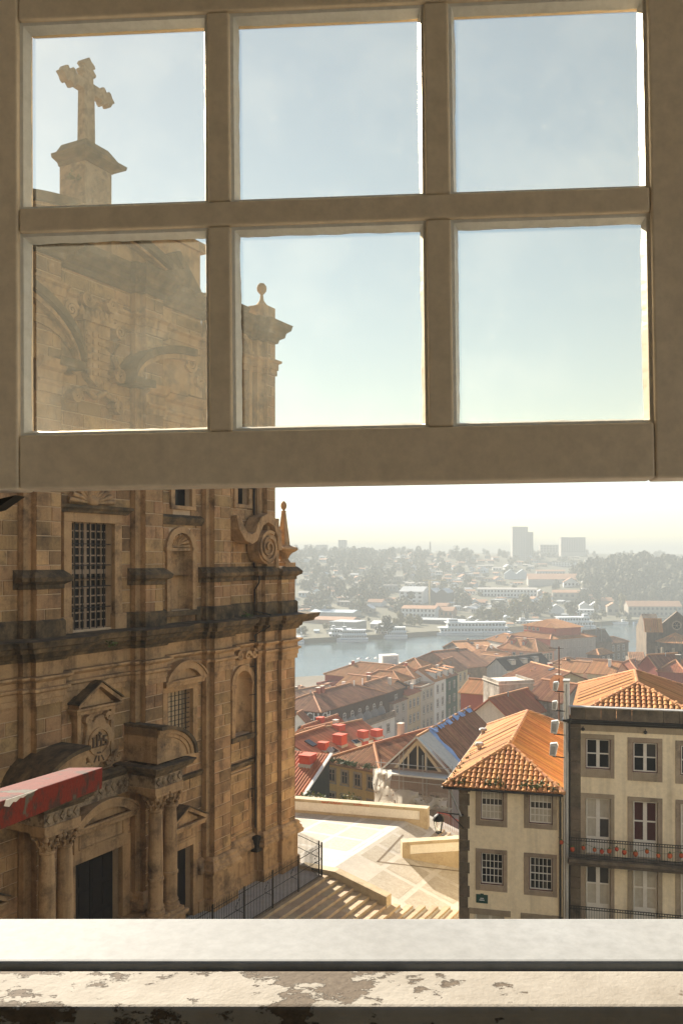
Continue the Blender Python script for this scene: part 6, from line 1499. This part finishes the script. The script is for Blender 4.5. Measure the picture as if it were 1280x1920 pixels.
# ------------------------------------------------------------------ buildings across the river
for nm, c in (('f_white',(.74,.73,.70)),('f_blue',(.52,.60,.64)),('f_pale',(.44,.41,.36)),('f_brick',(.42,.24,.15)),('f_grey',(.30,.29,.27)),('f_dark',(.10,.09,.08)),('f_stone',(.33,.29,.23))): M[nm] = pm(nm, c, tuple(x*.9 for x in c), .05, .9, 0, .01)
M['f_roof'] = pm('f_roof', (.46,.24,.13), (.36,.19,.10), .05, .9, 0, .01); M['f_metal'] = pm('f_metal', (.55,.56,.55), (.45,.46,.45), .05, .5, 0, .01)
FW = {}
def far_house(name, label, x0, x1, yb, hpx, wall, roof, kind='gx', rp=.35, rows=1, cols=4, depth=12, th=-18, group=None, cat='building', Y=None, glass='f_dark'):
    p = far_hit((x0+x1)/2, yb) if Y is None else unproj((x0+x1)/2, yb, Y); Yb = p.y; s = Yb/F; W, Hh = (x1-x0)*s, hpx*s
    t = R(th); W /= max(.3, math.cos(t)); r = empty(name, (p.x-W/2*math.cos(t),p.y-W/2*math.sin(t),p.z), t, label, cat, group)
    MB().box(0,W,0,depth,-6,Hh).build('wall', M[wall], r)
    if kind == 'gx':
        rise = Hh*rp; mb = MB(); mb.slab([(-.4,-.4,Hh),(W+.4,-.4,Hh),(W+.4,depth/2,Hh+rise),(-.4,depth/2,Hh+rise)],.3); mb.slab([(W+.4,depth+.4,Hh),(-.4,depth+.4,Hh),(-.4,depth/2,Hh+rise),(W+.4,depth/2,Hh+rise)],.3); mb.build('roof', M[roof], r); MB().yz([(0,Hh),(depth,Hh),(depth/2,Hh+rise*.9)],0,.3).build('gable', M[wall], r); MB().yz([(0,Hh),(depth,Hh),(depth/2,Hh+rise*.9)],W-.3,W).build('gable', M[wall], r)
    elif kind == 'saw':
        n = max(2,round(W/14)); 
        for k in range(n):
            a,b = W*k/n, W*(k+1)/n; rise = (b-a)*.35; MB().xz([(a,Hh-.05),(b,Hh-.05),((a+b)/2,Hh+rise)],0,.4).build('gable', M[wall], r); mb = MB(); mb.slab([(a,-.3,Hh),((a+b)/2,-.3,Hh+rise+.1),((a+b)/2,depth,Hh+rise+.1),(a,depth,Hh)][::-1],.25); mb.slab([((a+b)/2,-.3,Hh+rise+.1),(b,-.3,Hh),(b,depth,Hh),((a+b)/2,depth,Hh+rise+.1)][::-1],.25); mb.build('roof', M[roof], r)
    elif kind == 'gy':
        rise = W*.3; MB().xz([(0,Hh-.05),(W,Hh-.05),(W/2,Hh+rise)],0,.4).build('gable', M[wall], r); mb = MB(); mb.slab([(-.4,-.4,Hh),(W/2,-.4,Hh+rise+.1),(W/2,depth,Hh+rise+.1),(-.4,depth,Hh)][::-1],.3); mb.slab([(W/2,-.4,Hh+rise+.1),(W+.4,-.4,Hh),(W+.4,depth,Hh),(W/2,depth,Hh+rise+.1)][::-1],.3); mb.build('roof', M[roof], r)
    else: MB().box(-.3,W+.3,-.3,depth+.3,Hh,Hh+.5).build('roof', M[roof], r)
    ww, wh = min(2.6,W/cols*.5) if cols else 1, min(2.4,Hh/max(1,rows)*.5)
    key = (round(ww,1),round(wh,1),glass)
    if key not in FW: FW[key] = MB().box(-ww/2,ww/2,-.12,.02,-wh/2,wh/2).mesh('window', M[glass])
    for j in range(rows):
        for i in range(cols): link('window', FW[key], r, loc=(W*(i+.5)/cols,0,Hh*(j+.55)/rows))
    return r
far_house('tower_block','tall hazy tower block, highest on the far skyline',960,989,1048,60,'f_pale','f_pale','flat',rows=14,cols=6,depth=22,th=0,Y=1280); far_house('tower_block','lower slab joined to the right of the tallest tower block',987,999,1048,50,'f_pale','f_pale','flat',rows=12,cols=3,depth=22,th=0,Y=1300)
far_house('slab_block','long slab block on the skyline right of the tallest tower',1051,1097,1036,28,'f_pale','f_pale','flat',rows=7,cols=10,depth=18,th=0,Y=1350); far_house('tower_block','slim tower on the left skyline',634,649,1042,29,'f_pale','f_pale','flat',rows=8,cols=3,depth=18,th=0,Y=1380)
far_house('tower_block','squat block on the skyline at the far left',594,613,1042,20,'f_pale','f_pale','flat',rows=5,cols=4,depth=16,th=0,Y=1400); far_house('skyline_block','faint low block between skyline trees left of the long slab',1012,1046,1036,14,'f_pale','f_pale','flat',rows=3,cols=6,depth=16,th=0,Y=1420)
ck = unproj(806,1038,1300); cko = empty('factory_chimney', ck, 0, 'thin factory chimney on the skyline left of the tower', 'chimney'); MB().lathe(0,0,[(1.6,-10),(1.1,18),(1e-3,18)],10).build('shaft', M['f_stone'], cko)
BL = [
 ('warehouse','white hall with zigzag dark gables in mid slope',748,792,1131,22,'f_white','f_metal','gx',.4,3,4,26,-18),
 ('warehouse','dark timber hall with three zigzag gables beside the white hall',796,838,1130,18,'f_dark','f_metal','saw',.4,1,3,24,-18),
 ('office','white office with long window bands and tiled roof behind the yellow trees',752,815,1158,17,'f_white','f_roof','gx',.3,2,9,16,-16),
 ('brick_house','brick gabled house right of the white office',815,848,1158,13,'f_brick','f_roof','gx',.5,1,4,14,-16),
 ('brick_house','small brick gable above the black sheds',816,838,1146,10,'f_brick','f_roof','gx',.5,1,3,12,-16),
 ('long_house','long white building with many windows behind the quay trees',895,1004,1120,15,'f_white','f_pale','gx',.2,2,18,16,-10),
 ('long_house','blue white saw-tooth sheds under the dark wood',945,990,1086,10,'f_blue','f_blue','saw',.4,0,0,20,-6),
 ('long_house','long low white terrace with orange roof on mid slope',1005,1058,1080,9,'f_white','f_roof','gx',.3,1,10,12,-6),
 ('warehouse','very long warehouse with broad orange roof on mid slope',990,1082,1096,10,'f_pale','f_roof','gx',1.0,0,0,34,-5),
 ('stone_house','bright white villa right of the cypress',1056,1084,1100,8,'f_white','f_roof','gy',.4,1,4,10,-5),
 ('stone_house','stone warehouse with white tower end beside the quay grove',1036,1088,1124,13,'f_stone','f_roof','gx',.35,1,5,16,-8),
 ('warehouse','long wine lodge with orange roof under the wooded hill',1110,1172,1136,9,'f_stone','f_roof','gx',.7,0,0,16,-6),
 ('warehouse','long grey stone monastery building with rows of windows at the right quay',1178,1276,1156,19,'f_stone','f_roof','gx',.5,2,12,20,-4),
 ('boathouse','white row of pointed boathouse gables',1086,1124,1146,10,'f_white','f_white','saw',.4,0,0,10,-8),
 ('boathouse','white gabled boathouse beside the round quay tree',1028,1056,1151,8,'f_white','f_metal','gy',.4,0,0,12,-8),
 ('stone_house','white house with two window rows by the boathouses',1080,1112,1154,10,'f_white','f_metal','gx',.2,2,5,10,-8),
 ('stone_house','small chapel-like house with chimney beside the monastery',1138,1160,1154,16,'f_stone','f_roof','gy',.4,1,2,14,-8),
 ('quay_shed','long low dark shed behind the moored tour boats',617,666,1184,17,'f_grey','f_metal','flat',.2,0,0,18,-22),
 ('quay_shed','open white pavilion with pyramid roof on the quay',694,730,1179,9,'f_grey','f_white','gx',.6,0,0,14,-20),
 ('quay_shed','black roofed open market shed on the quay',780,838,1170,8,'f_dark','f_metal','gx',.3,1,6,16,-18),
 ('quay_shed','long white roofed sheds at the left quay',580,662,1156,8,'f_pale','f_blue','gx',.5,0,0,18,-18),
 ('quay_shed','row of brown tiled wine lodges at the left quay',563,660,1170,8,'f_brick','f_roof','gx',.6,0,0,18,-18),
 ('terrace_house','white gabled house on the slope left of the white hall',688,716,1137,8,'f_white','f_roof','gx',.7,0,0,10,-20),
 ('terrace_house','dark ruined factory with white pillars on the left slope',690,742,1108,10,'f_grey','f_grey','flat',.2,1,8,14,-10),
 ('terrace_house','long pale ruined factory wall above the pillars',694,752,1090,9,'f_stone','f_pale','flat',.2,1,12,14,-8),
 ('quay_shed','white marquee among the yellow trees',838,870,1172,8,'f_white','f_white','gx',.3,1,5,10,-16),
 ('terrace_house','white terrace of tall houses left of the wooded hill',1096,1120,1062,12,'f_white','f_pale','flat',.2,3,4,12,-5),
 ('terrace_house','long white housing block below the skyline trees',1036,1098,1064,10,'f_white','f_pale','flat',.2,3,12,12,-5),
 ('terrace_house','pale retaining wall house high on the left slope',560,588,1054,6,'f_white','f_pale','flat',.2,0,0,10,-5)]
for b in BL: far_house(b[0],b[1],b[2],b[3],b[4],b[5],b[6],b[7],b[8],b[9],b[10],b[11],b[12],b[13])
k = 0; placed = []
while k < 200:
    px, py = rf.uniform(560,1280), rf.uniform(1042,1150)
    if px > 1100 and py < 1132: continue
    if px < 720 and rf.random() < .45: continue
    if any(b[2]-8 < px < b[3]+8 and b[4]-b[5]-6 < py < b[4]+8 for b in BL): continue
    if any(abs(px-q[0]) < 10 and abs(py-q[1]) < 4 for q in placed): continue
    placed.append((px,py)); w = rf.uniform(7,20); sc_k = .7+.5*(py-1040)/110
    wl = rf.choice(['f_white','f_white','f_pale','f_pale','f_blue','f_stone']); rfm = rf.choice(['f_roof','f_roof','f_roof','f_metal','f_pale'])
    far_house('hillside_house', 'small '+{'f_white':'white','f_pale':'cream','f_blue':'bluish','f_stone':'grey'}[wl]+' house with '+{'f_roof':'tiled','f_metal':'metal','f_pale':'pale'}[rfm]+' roof '+where(px,py)+' across the river', px-w/2*sc_k, px+w/2*sc_k, py, rf.uniform(4,7.5)*sc_k, wl, rfm, rf.choice(['gx','gx','gy','flat']), .4, 1, 3, 9, rf.uniform(-40,25), 'houses scattered over the far hillside', 'house'); k += 1
# marquees, kiosks and trees along the quay promenade
q_ = 0
while q_ < 46:
    px, py = rf.uniform(560,1200), 0; u = rf.uniform(0,330); t = rf.uniform(8,75); p = FB0+FBD*u+Vector((-FBD.y,FBD.x))*t; P3 = Vector((p.x,p.y,far_z(p.x,p.y))); s_ = proj(P3)
    if not 560 < s_[0] < 1275: continue
    if any(b[2]-4 < s_[0] < b[3]+4 and b[4]-b[5] < s_[1] < b[4]+4 for b in BL): q_ += 1; continue
    if q_ % 2: tree(0,0,rf.uniform(10,18),rf.uniform(9,16),'leaf_y' if rf.random() < .5 else 'leaf_far','small tree on the far quay '+where(s_[0],s_[1]).replace('low down ','').replace('halfway up ',''),'trees along the far quay promenade',p=P3)
    else: far_house('quay_kiosk','small kiosk or marquee on the far quay '+where(s_[0],s_[1]).replace('low down ','').replace('halfway up ',''),s_[0]-rf.uniform(3,8),s_[0]+rf.uniform(3,8),s_[1],rf.uniform(3,5),rf.choice(['f_white','f_grey','f_brick']),rf.choice(['f_white','f_metal','f_roof','f_blue']),rf.choice(['gx','gy']),.5,0,0,6,rf.uniform(-30,10),'kiosks along the far quay','kiosk')
    q_ += 1
# crane
cp = far_hit(805,1135); cn = empty('tower_crane', (cp.x,cp.y,cp.z), R(10), 'thin yellowish construction crane by the zigzag hall', 'crane'); hcr = 46*cp.y/F; M['crane'] = pm('crane_paint', (.55,.42,.2), None, 1, .7, 0)
MB().box(-.7,.7,-.7,.7,0,hcr).build('mast', M['crane'], cn); MB().box(-6,14,-.4,.4,hcr,hcr+1).build('jib', M['crane'], cn)
# ------------------------------------------------------------------ boats
M['hull'] = pm('white_hull', (.80,.80,.78), (.72,.73,.72), .3, .5, 0, .01); M['hull_b'] = pm('blue_hull', (.10,.16,.26), None, .3, .5, 0, .01)
def boat(name, label, x0, x1, yw, decks, m='hull', beam=9.0, dh=2.7, ncol=16, bow=1, dY=0):
    Yw = 52*F/(yw-CY); a = unproj(x0,yw,Yw); L = (x1-x0)*Yw/F
    r = empty(name, (a.x,a.y,WATER), math.atan2(FBD.y,FBD.x)*.12, label, 'boat', 'boats moored along the far quay')
    f = lambda t: beam*(.5 if t < .8 else .5*(1-((t-.8)/.2)**2))
    def outline(s, x_a, x_b, n=14):
        up = [((x_a+(x_b-x_a)*i/n)*L, s*f(x_a+(x_b-x_a)*i/n if bow > 0 else 1-(x_a+(x_b-x_a)*i/n))) for i in range(n+1)]; return [(x,beam/2-y) for x,y in up]+[(x,beam/2+y) for x,y in up[::-1]]
    mb = MB(); o1 = outline(.86,0.02,.98); o2 = outline(1,0,1); n = len(o1)
    mb.add([(p[0],p[1],-.6) for p in o1]+[(p[0],p[1],1.9) for p in o2], [tuple(range(n,2*n))]+[(i,(i+1)%n,(i+1)%n+n,i+n) for i in range(n)]); mb.build('hull', M[m], r)
    MB().xy(outline(1.01,.0,1.0),1.55,1.75).build('rubbing_strake', M['hull_b'], r)
    wm_ = MB().box(-.5,.5,-.08,.05,-.5,.5).mesh('window', M['f_dark'])
    for d in range(decks):
        xa,xb = (.06+.03*d,.90-.09*d) if bow > 0 else (.10+.09*d,.94-.03*d); z0 = 1.9+d*dh
        dk = MB().xy(outline(.86-.05*d,xa,xb),z0,z0+dh-.25).build('deck_house', M['hull'], r); MB().xy(outline(.98-.04*d,max(0,xa-.03),min(1,xb+.02)),z0+dh-.25,z0+dh).build('deck_roof', M['hull'], r)
        nc = max(4,int(ncol*(xb-xa)))
        for i in range(nc): x = (xa+(xb-xa)*(i+.5)/nc)*L; t = x/L if bow > 0 else 1-x/L; link('window', wm_, dk, loc=(x,beam/2-f(t)*(.86-.05*d)-.02,z0+dh*.48), scale=(L*(xb-xa)/nc*.66,1,dh*.42))
    zt_ = 1.9+decks*dh; xw = .74 if bow > 0 else .26
    bevel(MB().box((xw-.06)*L,(xw+.06)*L,beam*.28,beam*.72,zt_,zt_+2.0).build('wheelhouse', M['hull'], r), .2); MB().box((xw-.05)*L,(xw+.05)*L,beam*.27,beam*.28,zt_+.9,zt_+1.6).build('wheelhouse_window', M['f_dark'], r)
    MB().tube([(xw*L,beam/2,zt_+2),(xw*L-.4,beam/2,zt_+5)],.12,5).build('mast', M['hull'], r)
    for y in (beam/2-f(.4)*.8, beam/2+f(.4)*.8): MB().tube([(.1*L,y,zt_+1),(.65*L,y,zt_+1)],.06,4).build('rail', M['hull'], r)
boat('tour_boat','white tour boat with rounded bow nearest the church, leftmost of the moored boats',612,662,1202,2,ncol=10,bow=-1)
boat('tour_boat','white tour boat lying outside the leftmost moored boat',630,690,1204,2,ncol=14,bow=-1,beam=8)
boat('tour_boat','white two deck tour boat moored right of the leftmost pair',700,740,1196,2,ncol=9,bow=-1)
boat('tour_boat','white tour boat with striped bow beside the two deck one',717,764,1198,2,ncol=12,bow=-1,beam=8)
boat('cruise_ship','very long white river cruise ship with two rows of square windows',811,962,1192,2,ncol=24,bow=-1,beam=11,dh=3.4)
boat('cruise_ship','second white river ship half hidden behind the ruined gable',1040,1122,1179,2,ncol=16,bow=1,beam=11,dh=3.2)
boat('tour_boat','white excursion boat behind the salmon house roof',960,1040,1176,1,ncol=14,bow=-1)
boat('barge','small dark barge on open water left of the Gothic church',1188,1210,1171,0,'hull_b',beam=4); boat('barge','low pale workboat at the right quay',1138,1180,1171,0,beam=4)
boat('tour_boat','low boat at the left edge of the river beside the church cornice',548,570,1208,1,ncol=5,beam=6)
# ================================================================== THE ROOM AND ITS WINDOW
D = .82                                                        # distance of the sash from the camera
pxm = D/F
M['paint'] = pm('old_white_gloss_paint', (.88,.745,.585), (.83,.69,.525), 6, .5, .25, .0012, fine=60, stain=(.62,.52,.40), stain_scale=7, stain_at=(.66,.88), spec=.4)
M['paint_w'] = pm('sill_white_paint', (.86,.85,.82), (.82,.80,.76), 5, .35, .2, .0008, fine=90, stain=(.66,.62,.54), stain_scale=9, stain_at=(.68,.85), spec=.9)
M['sill_paint'] = pm('darkened_sill_paint', (.28,.285,.28), (.235,.235,.225), 4, .7, .3, .0008, fine=70, stain=(.19,.165,.13), stain_scale=11, stain_at=(.70,.82), spec=.12)  # white paint darkened in colour to offset the direct sun on the rail
M['putty'] = pm('dusty_putty', (.62,.57,.48), (.50,.45,.37), 25, .9, .5, .002, fine=120)
M['room'] = pm('room_plaster', (.84,.75,.61), (.80,.70,.55), 1, .9, .1, .003)
M['facade_own'] = pm('own_facade_dark_render', (.14,.11,.08), (.10,.08,.055), .5, .9, .2, .01)  # darkened so the unseen outer wall throws little light on the church
def peel_mat():
    m, nt, b = nodes('peeling_painted_stone'); tc = N(nt,'ShaderNodeNewGeometry').outputs['Position']
    mp = N(nt,'ShaderNodeMapping'); nt.links.new(tc,mp.inputs[0]); mp.inputs['Scale'].default_value = (14,22,22)
    n1 = noise(nt,mp.outputs[0],1.3,8,.72); n2 = noise(nt,tc,3.2,3,.5); n3 = noise(nt,tc,140,3,.7)
    f = ramp(nt, addm(nt, n1, mul(nt, addm(nt,n2,-.5), 1.0)), .555,.575)
    paint = mix(nt, ramp(nt,noise(nt,tc,11,5,.7),.35,.75),(.30,.275,.235),(.21,.185,.15)); stone_ = mix(nt, ramp(nt,n3,.3,.7),(.125,.098,.07),(.08,.06,.042))  # paint and stone tones also lowered against the direct sun
    dots = ramp(nt, noise(nt,tc,48,2,.5), .70,.74)
    col = mix(nt, dots, mix(nt, f, paint, stone_), (.09,.065,.045))
    nt.links.new(col,b.inputs['Base Color']); b.inputs['Roughness'].default_value = .8; b.inputs['Specular IOR Level'].default_value = .15
    bump(nt,b,addm(nt,mul(nt,f,-1.0),mul(nt,n3,.25)),.9,.003); return m
M['peel'] = peel_mat()
# --- sash: an upper sash of small panes, pushed up; slightly out of true
SA = Vector((0, D, 0)); sash = empty('sash_window', (0,D,0), 0, 'raised white painted sash window with six small panes close to the camera', 'window')
sash.rotation_euler = (R(-1.2), R(-.75), R(-2.9))
SR = sash.rotation_euler.to_matrix(); SRi = SR.inverted(); SN = SR @ Vector((0,1,0))
def s_at(px, py):                                              # sight line -> point in the sash's own plane
    d = Vector(((px-CX)/F,1,(CY-py)/F)); t = SN.dot(SA)/SN.dot(d); return SRi @ (d*t-SA)
X = lambda px: s_at(px,500).x
Z = lambda py: s_at(640,py).z
# pane openings as seen: columns (left,right), rows (top,bottom)
cols_ = [(30,388),(433,797),(846,1219)]; rows_ = [(20,388),(430,818)]
TH = .034
rowadj = lambda i: (0,-11,-24)[i]                              # the rails rise slightly to the right
mem = {}
xs0, xs1 = X(-95), X(1345)
def bar_v(name, x0, x1, z0, z1):
    return bevel(MB().box(x0,x1,-.0,TH,z0,z1).build(name, M['paint'], sash), .0025, 3)
zb, ztop = Z(907), Z(-190)
bar_v('left_stile', xs0, X(33), zb, ztop); bar_v('right_stile', X(1222), xs1, zb+.0, ztop)
bevel(MB().box(X(33)+.0004,X(1222)-.0004,.001,TH-.001,zb+.0005,Z(803)).build('bottom_rail', M['paint'], sash), .0025, 3)
bevel(MB().box(X(33)+.0004,X(1222)-.0004,.001,TH-.001,Z(8),ztop).build('top_rail', M['paint'], sash), .0025, 3)
bevel(MB().box(X(33)+.0004,X(1222)-.0004,.0015,TH-.0015,Z(414),Z(368)).build('cross_bar', M['paint'], sash), .0025, 3)
for a,b in ((389,432),(799,846)):
    for (t,bt) in ((8,368),(414,803)): bevel(MB().box(X(a),X(b),.002,TH-.002,Z(bt)+.0004,Z(t)-.0004).build('glazing_bar', M['paint'], sash), .0025, 3)
gmat = thin_glass('old_window_glass', .05, (1.0,1.0,.90), scale=7.0, tint=(.90,.855,.755))
rg_ = random.Random(2)
for (a,b) in ((33,389),(432,799),(846,1221)):
    for (t,bt) in ((8,368),(414,803)):
        MB().box(X(a)-.003,X(b)+.003,.018,.0205,Z(bt)-.003,Z(t)+.003).build('pane', gmat, sash)
        # glazing bead and putty round each pane: a small sloped fillet with a wavy paint edge
        for side in ('l','r','t','b'):
            n = 40; mb = MB(); jj = 0
            for k in range(n+1):
                u = k/n; jj = jj*.8+rg_.uniform(-.0004,.0004); j = jj; w_ = .0062
                if side in 'lr':
                    z_ = Z(bt)+(Z(t)-Z(bt))*u; x_ = X(a) if side == 'l' else X(b); s = 1 if side == 'l' else -1
                    pr_ = [(x_-.0005*s,.006,z_),(x_+.003*s,.0065,z_),(x_+s*(w_+j),.0172,z_),(x_-.0005*s,.0176,z_)]
                else:
                    x_ = X(a)+(X(b)-X(a))*u; z_ = Z(t) if side == 't' else Z(bt); s = -1 if side == 't' else 1
                    pr_ = [(x_,.006,z_-.0005*s),(x_,.0065,z_+.003*s),(x_,.0172,z_+s*(w_+j)),(x_,.0176,z_-.0005*s)]
                mb.v += pr_
                if k:
                    q = 4*(k-1)
                    for i in range(3): mb.f.append((q+i,q+i+1,q+i+5,q+i+4))
            mb.build('putty', M['paint_w'], sash)
# --- fixed frame: jambs, sill rail; below it the flaking stone sill
fr_ = empty('window_frame', (0,D,0), 0, 'white painted window frame with a clean white sill rail below the open sash', 'window frame')
zs = -.36
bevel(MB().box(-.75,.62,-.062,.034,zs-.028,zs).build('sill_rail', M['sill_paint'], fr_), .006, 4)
jx = -.43
bevel(MB().box(jx-.25,jx-.13,.0345,.055,zs-.12,.9).build('left_jamb', M['paint_w'], fr_), .003, 3)
bevel(MB().box(jx-.33,jx-.1,-.05,.0,zs+.0005,.9).build('left_stop', M['paint_w'], fr_), .003, 3)
bevel(MB().box(X(1345)+.01,X(1345)+.13,.0345,.1,zs-.12,.9).build('right_jamb', M['paint_w'], fr_), .003, 3)
MB().xz([(jx-.03,.045),(jx+.042,.062),(jx+.022,.048),(jx-.03,.035)],.03,.052).build('dark_wedge', M['iron'], fr_)  # small near-black wedge below the left end of the sash
sl_ = empty('stone_sill', (0,D,0), 0, 'flaking white painted stone sill at the bottom edge', 'window sill')
bv = bevel(MB().box(-.9,.8,-.13,-.0625,zs-.3,zs-.005).build('sill_stone', M['peel'], sl_), .007, 4)
# --- the building the camera stands in, its unseen outer walls enlarged to shape light
rm = link('room', None, kind='structure')
def sheet(name, x0,x1,y0,y1,z0,z1,m): return MB().box(x0,x1,y0,y1,z0,z1).build(name, M[m], rm)
OX0, OX1, OZ0, OZ1 = jx-.45, X(1345)+.13, -.44, 1.2
sheet('front_wall_left_blocker', -60,OX0,.74,.95,-22,44,'facade_own'); sheet('front_wall_right_reflector', OX1,20,.74,.95,-22,13,'room'); sheet('front_wall_below', OX0,OX1,.76,.95,-22,OZ0,'facade_own'); sheet('front_wall_above_blocker', OX0,OX1,.74,.95,OZ1,30,'facade_own')  # unseen outer walls: left and above block skylight, pale right one bounces it
sheet('wall_left', -2.6,-2.5,-4,.739,-1.6,1.7,'room')
sheet('floor', -2.5,2.4,-4,.739,-1.7,-1.6,'room'); sheet('ceiling', -2.5,2.4,-4,.739,1.7,1.8,'room')
for (a,b,c,d) in ((-4,-3.3,-1.6,1.7),(-.3,.739,-1.6,1.7),(-3.3,-.3,-1.6,-.9),(-3.3,-.3,1.5,1.7)): sheet('wall_right', 2.4,2.5,a,b,c,d,'room')   # unseen opening added and sized to brighten the sash from the right
sheet('wall_back', -2.6,2.5,-4.1,-4,-1.6,1.7,'room')
# --- rusty red girder that juts out beside the window
def girder_mat():
    m, nt, b = nodes('flaking_red_paint'); tc = N(nt,'ShaderNodeTexCoord').outputs['Object']
    n1 = noise(nt,tc,6,8,.75); n2 = noise(nt,tc,3.0,4,.6); n3 = noise(nt,tc,40,5,.75)
    red = mix(nt, ramp(nt,n3,.3,.75),(.12,.015,.006),(.06,.008,.005)); rust = mix(nt, ramp(nt,n3,.3,.7),(.05,.022,.014),(.02,.012,.009))
    col = mix(nt, ramp(nt,n1,.50,.58), red, rust); col = mix(nt, ramp(nt,n2,.60,.63), col, (.06,.055,.04)); nt.links.new(col,b.inputs['Base Color']); b.inputs['Roughness'].default_value = .85; b.inputs['Specular IOR Level'].default_value = .15; bump(nt,b,addm(nt,n1,n3),.5,.01); return m
gm = girder_mat()
A_, B_ = unproj(191,1459,5.6), unproj(-30,1541,3.9)
bd = (A_-B_); bl = bd.length; yaw = math.atan2(bd.y,bd.x); pit = -math.asin(bd.z/bl)
gd = empty('red_girder', B_, 0, 'flaking red painted steel girder jutting out at the left beside the window', 'girder'); gd.rotation_euler = (0,pit,yaw)
bevel(MB().box(-3,bl,-.001,.22,-.068,.068).build('beam', gm, gd), .006)
bevel(MB().box(bl,bl+.012,-.0,.22,-.068,.068).build('end_plate', gm, gd), .003)
M['splash'] = pm('white_paint_splash', (.45,.42,.37), None, 20, .7, .2, .002)
mb = MB(); pts = [(bl*.12,.05),(bl*.13,.083),(bl*.26,.083),(bl*.36,.084),(bl*.33,.077),(bl*.30,.072),(bl*.28,.074),(bl*.25,.062),(bl*.23,.068),(bl*.20,.05),(bl*.18,.058),(bl*.155,.035)]
mb.xz([(x,z*.8) for x,z in pts],-.004,-.0012); mb.build('paint_splash', M['splash'], gd)
# ------------------------------------------------------------------ haze
hz = MB().box(-2600,3000,-300,4200,-58,50).build('haze', None, kind='stuff', label='thin pale haze filling the air over the river')
m = bpy.data.materials.new('haze'); m.use_nodes = True; nt = m.node_tree; nt.nodes.remove(nt.nodes['Principled BSDF'])
pv = N(nt,'ShaderNodeVolumePrincipled'); pv.inputs['Color'].default_value = (.46,.49,.49,1); pv.inputs['Density'].default_value = .00092; pv.inputs['Anisotropy'].default_value = 0
nt.links.new(pv.outputs[0], nt.nodes['Material Output'].inputs['Volume']); hz.data.materials.append(m)
